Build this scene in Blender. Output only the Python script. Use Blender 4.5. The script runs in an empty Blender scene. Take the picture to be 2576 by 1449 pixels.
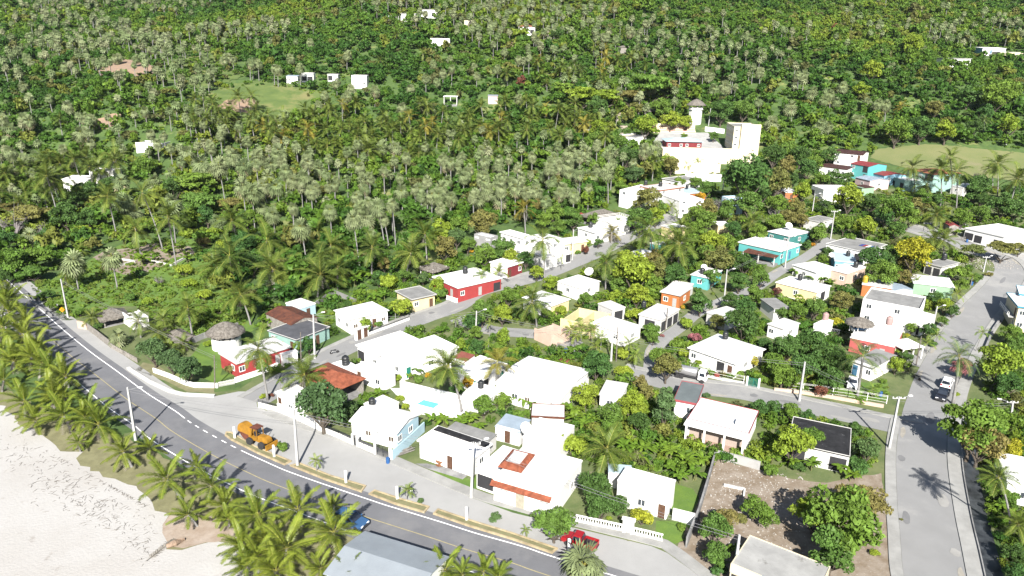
import bpy, bmesh, math, random
import numpy as np
from mathutils import Vector, Matrix
random.seed(11); rng = np.random.default_rng(7)
scn = bpy.context.scene
col = scn.collection
R = math.radians
# ---------------------------------------------------------------- camera, sky, sun, exposure
FPX, PITCH, ROLL, CAMH = 1819.0, R(18.3), R(1.1), 60.0
cam = bpy.data.objects.new('camera', bpy.data.cameras.new('camera'))
col.objects.link(cam); scn.camera = cam
cam.data.sensor_width = 36.0
cam.data.lens = 36.0 * FPX / 2576.0
cam.data.clip_end = 6000.0
CM = Matrix.Rotation(R(90) - PITCH, 3, 'X') @ Matrix.Rotation(ROLL, 3, 'Z')
cam.matrix_world = Matrix.Translation((0, 0, CAMH)) @ CM.to_4x4()
SUN_EL = 36.0
sun = bpy.data.objects.new('sun', bpy.data.lights.new('sun', 'SUN'))
col.objects.link(sun)
sun.data.energy = 5.0; sun.data.angle = R(0.5); sun.data.color = (1.0, 0.955, 0.88)
sun.rotation_euler = (R(90 - SUN_EL), 0, R(1.0))          # light travels towards +Y (away from the camera)
world = bpy.data.worlds.new('World'); scn.world = world; world.use_nodes = True
wn = world.node_tree
sky = wn.nodes.new('ShaderNodeTexSky'); sky.sky_type = 'NISHITA'; sky.sun_disc = False
sky.sun_elevation = R(SUN_EL); sky.sun_rotation = R(180)
wn.links.new(sky.outputs[0], wn.nodes['Background'].inputs[0]); wn.nodes['Background'].inputs[1].default_value = 0.05
scn.view_settings.view_transform = 'Standard'; scn.view_settings.look = 'None'
scn.view_settings.exposure = 1.6; scn.view_settings.gamma = 1.0
scn.cycles.max_bounces = 6; scn.cycles.diffuse_bounces = 3; scn.cycles.transparent_max_bounces = 4
scn.cycles.transmission_bounces = 3; scn.cycles.use_denoising = True

# ---------------------------------------------------------------- survey: picture point -> ground point
CMn = np.array(CM)
def ray(x, y):
    d = CMn @ np.array([x - 1288.0, -(y - 724.5), -FPX]); return d / np.linalg.norm(d)
def project(p):
    q = CMn.T @ (np.asarray(p, float) - np.array([0, 0, CAMH]))
    return 1288.0 + FPX * q[0] / -q[2], 724.5 - FPX * q[1] / -q[2], -q[2]
def project_n(P):
    q = (P - np.array([0, 0, CAMH])) @ CMn
    return 1288.0 + FPX * q[:, 0] / -q[:, 2], 724.5 - FPX * q[:, 1] / -q[:, 2], -q[:, 2]
def flat(x, y, z=0.0):
    d = ray(x, y); t = (z - CAMH) / d[2]; return np.array([d[0] * t, d[1] * t])
ROADC = [(2, 733), (62, 790), (120, 845), (180, 897), (245, 947), (322, 1007), (390, 1052), (435, 1087), (532, 1144), (625, 1190), (701, 1223), (899, 1294), (969, 1317),
         (1079, 1352), (1169, 1382), (1288, 1417), (1380, 1449)]
RC = [flat(*p) for p in ROADC]
_d = RC[0] - RC[2]; _d /= np.linalg.norm(_d)
pre = [RC[0] + _d * k for k in (14, 28)]
far = [pre[1] + np.array([-26, 16]), pre[1] + np.array([-80, 40]), pre[1] + np.array([-400, 160])]
_e = RC[-1] - RC[-4]; _e /= np.linalg.norm(_e)
RC = far[::-1] + pre[::-1] + RC + [RC[-1] + _e * k for k in (20, 60, 300)]
RC = np.array(RC)
def sroad(x, y):
    x = np.atleast_1d(np.asarray(x, float)); y = np.atleast_1d(np.asarray(y, float))
    best = np.full(x.shape, 1e18); sg = np.ones(x.shape)
    for a, b in zip(RC[:-1], RC[1:]):
        d = b - a; L = d @ d
        t = np.clip(((x - a[0]) * d[0] + (y - a[1]) * d[1]) / L, 0, 1)
        ex = x - a[0] - t * d[0]; ey = y - a[1] - t * d[1]
        q = ex * ex + ey * ey; m = q < best
        best = np.where(m, q, best); sg = np.where(m, np.sign(d[0] * ey - d[1] * ex), sg)
    return np.sqrt(best) * sg
def sstep(a, b, v):
    t = np.clip((v - a) / (b - a), 0, 1); return t * t * (3 - 2 * t)
_pq = np.array([-400, 0, 12, 30, 65, 110, 160, 200, 240, 300, 400, 520, 700, 900, 1400.])
_pz = np.array([0, 0, .05, .5, 2.2, 6, 12, 18.5, 28, 48, 75, 105, 150, 190, 240.])
_fq = np.arange(-100, 1400, 4.0); _fz = np.interp(_fq, _pq, _pz)
_k = np.hanning(11); _k /= _k.sum(); _fz = np.convolve(np.pad(_fz, 5, mode='edge'), _k, mode='valid')
_fz[_fq <= 12] = np.minimum(_fz[_fq <= 12], .08)
def T(x, y):
    sc = np.isscalar(x)
    x = np.atleast_1d(np.asarray(x, float)); y = np.atleast_1d(np.asarray(y, float))
    s = sroad(x, y); w = sstep(20, 120, s)
    q = s * (1 - w) + (y - 90) * w
    z = np.interp(q, _fq, _fz)
    z = z * (1 - .22 * sstep(60, 380, -x) * sstep(140, 300, q))
    u = sstep(130, 300, q)
    z = z + u * (5 * np.sin(x * .013 + 1.3) * np.cos(y * .011) + 2.5 * np.sin(x * .031 + y * .021))
    z = np.where(s < -5.5, -np.minimum((-s - 5.5) * .055, 3.2), z)
    return float(z[0]) if sc else z
def hit(px, py, h=0.0):
    d = ray(px, py)
    ts = np.concatenate([np.arange(40, 400, 4.0), np.arange(400, 1500, 12.0)])
    f = CAMH + d[2] * ts - T(d[0] * ts, d[1] * ts) - h
    i = np.argmax(f < 0)
    if f[i] >= 0: i = len(ts) - 1
    a, b = ts[max(i - 1, 0)], ts[i]
    for _ in range(2):
        q = np.linspace(a, b, 9); g = CAMH + d[2] * q - T(d[0] * q, d[1] * q) - h; j = int(np.argmax(g < 0))
        if g[j] >= 0: j = 8
        a, b = q[max(j - 1, 0)], q[j]; ga, gb = g[max(j - 1, 0)], g[j]
    if ga > 0 > gb: b = a + (b - a) * ga / (ga - gb)
    return np.array([d[0] * b, d[1] * b, CAMH + d[2] * b])
OX = OY = 0.0
def C(i, j):
    global OX, OY
    OX, OY = i * 644.0, j * 362.25
def pp(x, y): return OX + x / 4.0, OY + y / 4.0
def Z0():                                                    # plain 2576-wide coordinates, given times four
    global OX, OY
    OX = OY = 0.0

# ---------------------------------------------------------------- materials
MATS = {}
def nn(t, kind, **kw):
    n = t.nodes.new('ShaderNode' + kind)
    for k, v in kw.items(): setattr(n, k, v)
    return n
def mat(name, c, rough=.75, var=.12, scale=.6, c2=None, metal=0.0, bump=0.0, bscale=8.0, wave=None, stain=None, detail=6, spec=.3):
    if name in MATS: return MATS[name]
    m = bpy.data.materials.new(name); m.use_nodes = True; t = m.node_tree
    b = t.nodes['Principled BSDF']; b.inputs['Roughness'].default_value = rough; b.inputs['Metallic'].default_value = metal
    b.inputs['Specular IOR Level'].default_value = spec
    co = nn(t, 'TexCoord'); no = nn(t, 'TexNoise'); no.inputs['Scale'].default_value = scale; no.inputs['Detail'].default_value = detail
    no.inputs['Roughness'].default_value = .65
    t.links.new(co.outputs['Object'], no.inputs['Vector'])
    rp = nn(t, 'ValToRGB'); c2 = c2 or tuple(max(0, v * (1 - 2.2 * var)) for v in c)
    rp.color_ramp.elements[0].position = .36; rp.color_ramp.elements[1].position = .64
    rp.color_ramp.elements[0].color = (*c2, 1); rp.color_ramp.elements[1].color = (*c, 1)
    t.links.new(no.outputs['Fac'], rp.inputs[0]); out = rp.outputs[0]
    if stain:
        n2 = nn(t, 'TexNoise'); n2.inputs['Scale'].default_value = stain[1]; n2.inputs['Detail'].default_value = 8; n2.inputs['Roughness'].default_value = .7
        t.links.new(co.outputs['Object'], n2.inputs['Vector'])
        r2 = nn(t, 'ValToRGB'); r2.color_ramp.elements[0].position = stain[2]; r2.color_ramp.elements[1].position = min(stain[2] + .12, 1)
        t.links.new(n2.outputs['Fac'], r2.inputs[0])
        mx = nn(t, 'MixRGB'); mx.inputs[2].default_value = (*stain[0], 1)
        t.links.new(r2.outputs[0], mx.inputs[0]); t.links.new(out, mx.inputs[1]); out = mx.outputs[0]
    t.links.new(out, b.inputs['Base Color'])
    if wave:
        wv = nn(t, 'TexWave'); wv.wave_type = 'BANDS'; wv.bands_direction = wave[0]; wv.inputs['Scale'].default_value = wave[1]
        t.links.new(co.outputs['Object'], wv.inputs['Vector'])
        bp = nn(t, 'Bump'); bp.inputs['Strength'].default_value = wave[2]; bp.inputs['Distance'].default_value = .08
        t.links.new(wv.outputs['Fac'], bp.inputs['Height']); t.links.new(bp.outputs[0], b.inputs['Normal'])
    elif bump:
        n3 = nn(t, 'TexNoise'); n3.inputs['Scale'].default_value = bscale; n3.inputs['Detail'].default_value = 5
        t.links.new(co.outputs['Object'], n3.inputs['Vector'])
        bp = nn(t, 'Bump'); bp.inputs['Strength'].default_value = bump; bp.inputs['Distance'].default_value = .1
        t.links.new(n3.outputs['Fac'], bp.inputs['Height']); t.links.new(bp.outputs[0], b.inputs['Normal'])
    MATS[name] = m; return m
def leafmat(name, cols, trans=.3, attr=False, rough=.55):
    """foliage whose hue differs from plant to plant: cols = list of colours along a ramp"""
    if name in MATS: return MATS[name]
    m = bpy.data.materials.new(name); m.use_nodes = True; t = m.node_tree
    b = t.nodes['Principled BSDF']; b.inputs['Roughness'].default_value = rough; b.inputs['Specular IOR Level'].default_value = .12
    if attr:
        a = nn(t, 'Attribute'); a.attribute_name = 'tint'; src = a.outputs['Fac']
    else:
        a = nn(t, 'ObjectInfo'); src = a.outputs['Random']
    rp = nn(t, 'ValToRGB'); e = rp.color_ramp.elements
    while len(e) < len(cols): e.new(.5)
    for i, c in enumerate(cols):
        e[i].position = i / max(1, len(cols) - 1); e[i].color = (*c, 1)
    t.links.new(src, rp.inputs[0])
    co = nn(t, 'TexCoord'); no = nn(t, 'TexNoise'); no.inputs['Scale'].default_value = 1.7 if attr else 2.4; no.inputs['Detail'].default_value = 3
    if attr: no.inputs['Scale'].default_value = .5
    t.links.new(co.outputs['Object'], no.inputs['Vector'])
    mr = nn(t, 'MapRange'); mr.inputs[1].default_value = .3; mr.inputs[2].default_value = .7; mr.inputs[3].default_value = .5; mr.inputs[4].default_value = 1.34
    t.links.new(no.outputs['Fac'], mr.inputs[0])
    mx = nn(t, 'MixRGB', blend_type='MULTIPLY'); mx.inputs[0].default_value = 1
    t.links.new(rp.outputs[0], mx.inputs[1]); t.links.new(mr.outputs[0], mx.inputs[2])
    t.links.new(mx.outputs[0], b.inputs['Base Color'])
    tr = nn(t, 'BsdfTranslucent'); t.links.new(mx.outputs[0], tr.inputs[0])
    ms = nn(t, 'MixShader'); ms.inputs[0].default_value = trans
    t.links.new(b.outputs[0], ms.inputs[1]); t.links.new(tr.outputs[0], ms.inputs[2])
    t.links.new(ms.outputs[0], t.nodes['Material Output'].inputs[0])
    MATS[name] = m; return m

# ---------------------------------------------------------------- mesh building
def tag(o, label=None, cat=None, group=None, kind=None):
    if label: o['label'] = label
    if cat: o['category'] = cat
    if group: o['group'] = group
    if kind: o['kind'] = kind
    return o
def thing(name, label, cat, loc=(0, 0, 0), rz=0.0, group=None):
    o = bpy.data.objects.new(name, None); col.objects.link(o)
    o.location = loc; o.rotation_euler = (0, 0, rz); o.empty_display_size = .3
    return tag(o, label, cat, group)
class MB:
    def __init__(s): s.v = []; s.f = []
    def add(s, vs, fs):
        n = len(s.v); s.v += [tuple(float(c) for c in v) for v in vs]; s.f += [tuple(i + n for i in f) for f in fs]; return s
    def box(s, x0, x1, y0, y1, z0, z1, M=None):
        vs = [(x0, y0, z0), (x1, y0, z0), (x1, y1, z0), (x0, y1, z0), (x0, y0, z1), (x1, y0, z1), (x1, y1, z1), (x0, y1, z1)]
        if M is not None: vs = [tuple(M @ Vector(v)) for v in vs]
        return s.add(vs, [(3, 2, 1, 0), (4, 5, 6, 7), (0, 1, 5, 4), (1, 2, 6, 5), (2, 3, 7, 6), (3, 0, 4, 7)])
    def prism(s, poly, z0, z1):
        n = len(poly); vs = [(p[0], p[1], z0) for p in poly] + [(p[0], p[1], z1) for p in poly]
        return s.add(vs, [tuple(range(n))[::-1], tuple(range(n, 2 * n))] + [(i, (i + 1) % n, n + (i + 1) % n, n + i) for i in range(n)])
    def tube(s, pts, rad, n=8, cap=True):
        pts = [Vector(p) for p in pts]
        if not hasattr(rad, '__len__'): rad = [rad] * len(pts)
        vs, fs = [], []
        for i, p in enumerate(pts):
            t = (pts[min(i + 1, len(pts) - 1)] - pts[max(i - 1, 0)]).normalized()
            a = t.orthogonal().normalized() if abs(t.z) < .95 else Vector((1, 0, 0)); a = (a - t * a.dot(t)).normalized(); b = t.cross(a)
            for k in range(n):
                q = 2 * math.pi * k / n; vs.append(p + (a * math.cos(q) + b * math.sin(q)) * rad[i])
        for i in range(len(pts) - 1):
            for k in range(n):
                k2 = (k + 1) % n; fs.append((i * n + k, i * n + k2, i * n + n + k2, i * n + n + k))
        if cap: fs += [tuple(range(n))[::-1], tuple(range((len(pts) - 1) * n, len(pts) * n))]
        return s.add(vs, fs)
    def lathe(s, prof, n=14, c=(0, 0, 0)):
        vs, fs = [], []
        for r, z in prof:
            for k in range(n):
                q = 2 * math.pi * k / n; vs.append((c[0] + r * math.cos(q), c[1] + r * math.sin(q), c[2] + z))
        for i in range(len(prof) - 1):
            for k in range(n):
                k2 = (k + 1) % n; fs.append((i * n + k, i * n + k2, i * n + n + k2, i * n + n + k))
        fs += [tuple(range(n))[::-1], tuple(range((len(prof) - 1) * n, len(prof) * n))]
        return s.add(vs, fs)
    def build(s, name, m, parent=None, smooth=False, bevel=0.0, loc=None):
        me = bpy.data.meshes.new(name); me.from_pydata(s.v, [], s.f); me.update()
        if bevel:
            bm = bmesh.new(); bm.from_mesh(me)
            bmesh.ops.bevel(bm, geom=bm.edges[:], offset=bevel, segments=2, affect='EDGES', clamp_overlap=True)
            bm.to_mesh(me); bm.free()
        if smooth: me.polygons.foreach_set('use_smooth', [True] * len(me.polygons))
        for x in (m if isinstance(m, (list, tuple)) else [m]): me.materials.append(x)
        o = bpy.data.objects.new(name, me); col.objects.link(o)
        if parent is not None: o.parent = parent
        if loc is not None: o.location = loc
        return o
def npmesh(name, V, F, mats, midx=None, tint=None):
    """mesh from numpy vertices and quads"""
    me = bpy.data.meshes.new(name); nv, nf = len(V), len(F)
    me.vertices.add(nv); me.vertices.foreach_set('co', np.ascontiguousarray(V, dtype=np.float32).ravel())
    me.loops.add(nf * 4); me.loops.foreach_set('vertex_index', np.ascontiguousarray(F, dtype=np.int32).ravel())
    me.polygons.add(nf); me.polygons.foreach_set('loop_start', np.arange(0, nf * 4, 4, dtype=np.int32))
    if midx is not None: me.polygons.foreach_set('material_index', np.ascontiguousarray(midx, dtype=np.int32))
    for m in mats: me.materials.append(m)
    if tint is not None:
        a = me.attributes.new('tint', 'FLOAT', 'POINT'); a.data.foreach_set('value', np.ascontiguousarray(tint, dtype=np.float32))
    me.update(calc_edges=True); return me
def link(name, me, parent=None, loc=(0, 0, 0), rot=(0, 0, 0), sc=1.0):
    o = bpy.data.objects.new(name, me); col.objects.link(o)
    if parent is not None: o.parent = parent
    o.location = loc; o.rotation_euler = rot; o.scale = (sc, sc, sc) if not hasattr(sc, '__len__') else sc
    return o
# ---------------------------------------------------------------- materials of the setting
WHITE = mat('white_paint', (.60, .595, .58), .7, .04, .5, stain=((.24, .235, .22), .9, .67))
WHITE2 = mat('weathered_white', (.45, .445, .43), .8, .08, .8, stain=((.2, .2, .195), .8, .56))
CONC = mat('concrete', (.27, .27, .265), .85, .1, .35, stain=((.30, .29, .28), .5, .62), bump=.2)
CONC2 = mat('old_concrete', (.21, .21, .21), .9, .22, .5, stain=((.2, .2, .2), 1.0, .58))
ASPH = mat('asphalt', (.115, .117, .127), .85, .06, .25, stain=((.132, .132, .138), .12, .5), bump=.3, bscale=30)
STREET = mat('worn_street_concrete', (.182, .183, .184), .85, .05, .18, stain=((.215, .213, .207), .09, .55), bump=.2, bscale=20)
APRON = mat('pale_concrete', (.25, .25, .247), .85, .05, .16, stain=((.21, .21, .207), .1, .55), bump=.2, bscale=20)
SIDEW = mat('pavement_concrete', (.235, .235, .228), .85, .1, .5, bump=.2)
LINEW = mat('white_road_paint', (.8, .8, .8), .7, .05, 3)
LINEY = mat('yellow_road_paint', (.30, .26, .14), .7, .12, 3)
KERBY = mat('worn_yellow_kerb', (.34, .275, .17), .8, .2, 1.0, stain=((.33, .30, .24), 1.5, .56))
SAND = mat('pale_sand', (.305, .30, .293), .95, .05, .06, c2=(.27, .26, .248), stain=((.215, .20, .185), .6, .60), bump=.5, bscale=3)
SOIL = mat('dry_soil', (.26, .22, .185), .95, .2, .4, c2=(.19, .145, .11), bump=.6, bscale=2)
LOT = mat('rubble_soil', (.20, .17, .14), .95, .2, .5, c2=(.13, .10, .07), stain=((.36, .34, .31), 3.0, .60), bump=.6, bscale=3)
DRYGR = mat('dry_grass', (.15, .145, .078), .95, .2, .6, c2=(.11, .105, .055), bump=.5, bscale=5)
LAWN = mat('green_grass', (.085, .14, .022), .95, .2, .35, c2=(.06, .11, .02), stain=((.125, .125, .05), .25, .64), bump=.6, bscale=5)
FIELD = mat('field_grass', (.125, .13, .055), .95, .12, .08, c2=(.095, .115, .04), stain=((.15, .135, .08), .05, .6), bump=.4, bscale=3)
UNDER = mat('undergrowth', (.06, .10, .024), .95, .3, .25, c2=(.03, .058, .015), stain=((.16, .17, .06), .07, .56), bump=1.0, bscale=1.2)
CLEAR = mat('bare_hill_earth', (.17, .125, .095), .95, .2, .3, c2=(.22, .15, .10), stain=((.18, .2, .07), .5, .62), bump=.6, bscale=2)

YARD = mat('yard_ground', (.10, .115, .048), .95, .2, .3, c2=(.06, .085, .028), stain=((.17, .145, .105), .22, .60), bump=.6, bscale=4)
# ---------------------------------------------------------------- the land, one sheet
def axis(a, b, c, d, fine, coarse):
    return np.concatenate([np.arange(a, b, coarse), np.arange(b, c, fine), np.arange(c, d + coarse, coarse)])
gx = axis(-1500, -190, 170, 1500, 2.5, 14.0); gy = axis(-900, 36, 330, 1500, 2.5, 14.0)
GX, GY = np.meshgrid(gx, gy); GZ = T(GX.ravel(), GY.ravel())
V = np.stack([GX.ravel(), GY.ravel(), GZ], 1); nx, ny = len(gx), len(gy)
ii = (np.arange(ny - 1)[:, None] * nx + np.arange(nx - 1)[None, :]).ravel()
F = np.stack([ii, ii + 1, ii + nx + 1, ii + nx], 1)
me = npmesh('ground', V, F, [UNDER]); me.polygons.foreach_set('use_smooth', [True] * len(F))
tag(link('ground', me), kind='structure')
sea = MB().add([(-3000, -3000, -2.75), (3000, -3000, -2.75), (3000, 3000, -2.75), (-3000, 3000, -2.75)], [(0, 1, 2, 3)])
tag(sea.build('sea_water', mat('sea_water', (.02, .16, .2), .08, .05, .05)), kind='structure')

def drape(name, poly, m, off, kind='structure', step=3.0, world=False, jit=0.0, thick=0.0, label=None, cat=None, group=None, parent=None):
    """a sheet (or a slab with edges) that follows the land; poly in picture coordinates unless world"""
    pts = [np.asarray(p, float) for p in poly] if world else [hit(*pp(*p))[:2] for p in poly]
    if jit:
        out = []
        for a, b in zip(pts, pts[1:] + pts[:1]):
            n = max(1, int(np.linalg.norm(b - a) / 1.2))
            for k in range(n):
                p = a + (b - a) * k / n; out.append(p + rng.normal(0, jit, 2))
        pts = out
    bm = bmesh.new()
    bm.faces.new([bm.verts.new((p[0], p[1], 0)) for p in pts]); bm.normal_update()
    xs = [p[0] for p in pts]; ys = [p[1] for p in pts]
    for ax, (a, b) in enumerate(((min(xs), max(xs)), (min(ys), max(ys)))):
        for c in np.arange(a + step / 2, b, step):
            co = (c, 0, 0) if ax == 0 else (0, c, 0); no = (1, 0, 0) if ax == 0 else (0, 1, 0)
            bmesh.ops.bisect_plane(bm, geom=bm.verts[:] + bm.edges[:] + bm.faces[:], plane_co=co, plane_no=no)
    bm.normal_update()
    for f in bm.faces:
        if f.normal.z < 0: f.normal_flip()
    bm.verts.ensure_lookup_table()
    z = T(np.array([v.co.x for v in bm.verts]), np.array([v.co.y for v in bm.verts]))
    for v, q in zip(bm.verts, z): v.co.z = q + off
    if thick:
        r = bmesh.ops.extrude_face_region(bm, geom=bm.faces[:])
        for v in [g for g in r['geom'] if isinstance(g, bmesh.types.BMVert)]: v.co.z += thick
        bmesh.ops.recalc_face_normals(bm, faces=bm.faces[:])
    me = bpy.data.meshes.new(name); bm.to_mesh(me); bm.free(); me.materials.append(m)
    o = bpy.data.objects.new(name, me); col.objects.link(o)
    if parent is not None: o.parent = parent
    return tag(o, label, cat, group, kind)
def smoothline(P, n=5):
    P = [np.asarray(p, float) for p in P]; out = []
    for i in range(len(P) - 1):
        p0, p1, p2, p3 = P[max(i - 1, 0)], P[i], P[i + 1], P[min(i + 2, len(P) - 1)]
        for k in range(n):
            t = k / n
            out.append(.5 * (2 * p1 + (p2 - p0) * t + (2 * p0 - 5 * p1 + 4 * p2 - p3) * t * t + (3 * p1 - p0 - 3 * p2 + p3) * t ** 3))
    return np.array(out + [P[-1]])
def normals(L):
    d = np.gradient(L, axis=0); d /= np.linalg.norm(d, axis=1)[:, None]; return np.stack([-d[:, 1], d[:, 0]], 1)   # to the left of travel
def ribbon(name, L, a, b, m, off, kind='structure', thick=0.0, dash=None, **kw):
    """strip between offsets a and b (metres to the left of travel) along line L"""
    N = normals(L); mb = MB(); k = max(2, int(abs(b - a) / 2.5) + 1)
    offs = np.linspace(a, b, k); run = 0.0
    rows = []
    for p, n in zip(L, N):
        q = np.array([p + n * o for o in offs]); z = T(q[:, 0], q[:, 1]) + off
        rows.append([(x[0], x[1], h + thick) for x, h in zip(q, z)])
    if thick:
        mb_rows = [[(r[0][0], r[0][1], r[0][2] - thick - .1)] + r + [(r[-1][0], r[-1][1], r[-1][2] - thick - .1)] for r in rows]; rows = mb_rows
    for i in range(len(rows) - 1):
        seg = np.linalg.norm(L[i + 1] - L[i]); run += seg
        if dash and (run % dash[0]) > dash[1]: continue
        for j in range(len(rows[0]) - 1):
            mb.add([rows[i][j], rows[i + 1][j], rows[i + 1][j + 1], rows[i][j + 1]], [(0, 1, 2, 3) if b < a else (3, 2, 1, 0)])
    o = mb.build(name, m); return tag(o, kw.get('label'), kw.get('cat'), kw.get('group'), kind)
RL = smoothline(RC, 6)
# travel runs from the far west to the east; inland is to the left
_keep = RL[(RL[:, 1] > -200)]
ribbon('coastal_road', RL, -4.3, 4.7, ASPH, .035)
ribbon('road_centre_line', RL, -.07, .07, LINEY, .05)
ribbon('road_edge_line', RL, -3.5, -3.34, LINEW, .05)
prj = np.array([project((p[0], p[1], 0))[0] if p[1] > 20 else 9999 for p in RL])
iA, iB = int(np.argmin(np.abs(prj - 405))), int(np.argmin(np.abs(prj - 560)))
ribbon('road_edge_line', RL[:iA + 1], 3.3, 3.46, LINEW, .05)
ribbon('road_edge_line', RL[iB:], 3.3, 3.46, LINEW, .05)
fine = smoothline(RL[iA:iB + 1], 10)
ribbon('road_edge_line', fine, 3.3, 3.46, LINEW, .05, dash=(2.6, 1.3))
ribbon('road_shoulder', RL[:iA + 3], 4.7, 7.3, APRON, .03)

# ---------------------------------------------------------------- open ground
C(0, 3)
drape('beach', [(-400, -500), (60, -260), (200, -80), (420, 40), (540, 130), (620, 180), (800, 215), (820, 340), (920, 390), (1050, 450), (1250, 490), (1380, 590),
                (1500, 680), (1690, 800), (1650, 1000), (1700, 1180), (1840, 1170), (2000, 1120), (2300, 1080), (2500, 1250), (2900, 1500), (3500, 1900), (-1500, 1900)], SAND, .03, jit=.35, step=4)
drape('dry_grass_verge', [(-200, -700), (60, -420), (300, -300), (600, -160), (900, -60), (1300, 60), (1700, 280), (2100, 480), (2560, 700), (3200, 950), (3900, 1180), (3500, 1850), (2900, 1480), (2500, 1235), (2300, 1125),
                 (2000, 1165), (1840, 1215), (1630, 1200), (1600, 980), (1600, 855), (1440, 745), (1330, 650), (1200, 550), (1020, 510), (860, 440), (750, 400), (740, 270), (580, 245), (480, 195), (360, 90), (140, -30), (0, -210)], DRYGR, .022, jit=.25)
drape('eroded_bank', [(1690, 850), (2050, 830), (2300, 900), (2400, 1060), (2200, 1100), (2000, 1110), (1850, 1150), (1700, 1150), (1650, 1010)], SOIL, .04, jit=.25)
C(1, 3)
Z0(); 
def P4(*pts): return [(x * 4, y * 4) for x, y in pts]
APR = [(430, 1003), (470, 1036), (520, 1073), (565, 1108), (640, 1150), (730, 1188), (820, 1220), (905, 1252), (1000, 1283), (1090, 1311), (1180, 1338), (1270, 1364), (1360, 1390), (1470, 1422), (1560, 1460),
       (1790, 1500), (1758, 1449), (1678, 1391), (1638, 1374), (1453, 1330), (1290, 1290), (1180, 1250), (1000, 1160), (880, 1105), (740, 1062), (648, 1024), (640, 985), (600, 985), (540, 997), (470, 987)]
drape('parking_apron', P4(*APR), APRON, .024)
drape('dry_grass_lot', P4((80, 1400), (420, 1000), (600, 980), (660, 940), (760, 900), (900, 850), (1180, 760), (1500, 620), (1700, 560), (2080, 470), (2500, 480), (2640, 520), (2640, 1250), (2300, 1480), (1500, 1480), (1420, 1330), (1000, 1170), (650, 1040), (560, 1000), (330, 935), (200, 830), (80, 745), (230, 700), (500, 760), (560, 820), (420, 960)),
      YARD, .008, step=5)
drape('green_lawn', P4((78, 722), (150, 690), (235, 650), (330, 600), (480, 600), (560, 660), (640, 770), (640, 830), (590, 850), (480, 850), (420, 790), (330, 770), (250, 770), (195, 800), (160, 806), (130, 790)), LAWN, .03, jit=.3)
drape('foundation_earth', P4((235, 648), (262, 632), (340, 622), (400, 610), (480, 620), (490, 640), (430, 650), (410, 670), (355, 690), (318, 692), (275, 680)), LOT, .05, jit=.15)
drape('garden_lawn', P4((478, 900), (505, 862), (560, 860), (575, 880), (555, 945), (600, 930), (590, 945), (540, 965), (500, 945)), LAWN, .03, jit=.1)
drape('verge_lawn', P4((340, 930), (420, 960), (470, 985), (540, 990), (540, 970), (480, 965), (430, 945), (400, 920), (360, 912)), DRYGR, .03, jit=.05)
drape('yard_lawn', P4((790, 770), (830, 755), (870, 770), (880, 800), (850, 815), (820, 805), (785, 790)), LAWN, .03, jit=.1)
drape('street_lawn', P4((990, 1158), (1020, 1166), (1095, 1190), (1090, 1175), (1130, 1190), (1185, 1208), (1205, 1190), (1217, 1215), (1190, 1236), (1100, 1205), (1040, 1185)), LAWN, .035, jit=.06)
drape('garden_lawn', P4((1680, 1150), (1720, 1075), (1745, 1090), (1850, 1110), (1905, 1128), (1905, 1158), (1800, 1130)), LAWN, .03, jit=.08)
drape('garden_lawn', P4((1690, 1215), (1745, 1230), (1760, 1260), (1742, 1290), (1680, 1280), (1690, 1240)), LAWN, .03, jit=.08)
drape('garden_lawn', P4((1650, 1310), (1740, 1315), (1725, 1360), (1680, 1375), (1650, 1350)), LAWN, .03, jit=.05)
drape('garden_lawn', P4((2090, 975), (2150, 960), (2235, 965), (2228, 1010), (2150, 1005)), LAWN, .03, jit=.08)
drape('garden_lawn', P4((1480, 600), (1495, 582), (1530, 570), (1545, 585), (1500, 615)), LAWN, .03, jit=.08)
drape('rubble_lot', P4((1790, 1150), (1900, 1180), (1990, 1205), (2080, 1215), (2215, 1190), (2240, 1300), (2245, 1470), (1800, 1480), (1700, 1380), (1745, 1290)), LOT, .03, jit=.1)
drape('football_field', P4((2190, 398), (2200, 375), (2330, 362), (2576, 385), (2640, 400), (2640, 470), (2500, 448), (2400, 440), (2290, 425)), FIELD, .05, step=5, jit=.3)
drape('dirt_yard', P4((2320, 560), (2480, 640), (2600, 690), (2640, 640), (2500, 600), (2420, 560)), APRON, .03, jit=.3)
drape('hill_clearing', P4((238, 190), (262, 165), (300, 150), (345, 152), (385, 165), (400, 185), (350, 192)), CLEAR, .3, step=8, jit=.6)
drape('hill_clearing', P4((535, 272), (575, 252), (630, 248), (655, 262), (620, 285)), CLEAR, .3, step=8, jit=.6)
drape('hill_clearing', P4((228, 318), (268, 290), (305, 288), (300, 305), (275, 325)), CLEAR, .3, step=8, jit=.6)
drape('hill_clearing', P4((1250, 120), (1262, 104), (1300, 108), (1302, 125)), CLEAR, .3, step=8, jit=.6)
HGR = mat('hill_grass', (.085, .115, .03), .95, .25, .12, c2=(.05, .08, .02), stain=((.13, .125, .05), .06, .54), bump=.6, bscale=1.5)
drape('hill_grass', P4((470, 300), (520, 240), (560, 215), (640, 205), (720, 210), (830, 240), (800, 300), (690, 330), (560, 310)), HGR, .2, step=8, jit=.6)
drape('hill_grass', P4((150, 200), (240, 160), (330, 125), (420, 120), (560, 130), (620, 190), (520, 225), (400, 200), (300, 185)), HGR, .2, step=8, jit=.6)
TRACK = mat('pale_dirt_track', (.28, .24, .19), .95, .15, .5, bump=.4)
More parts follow.
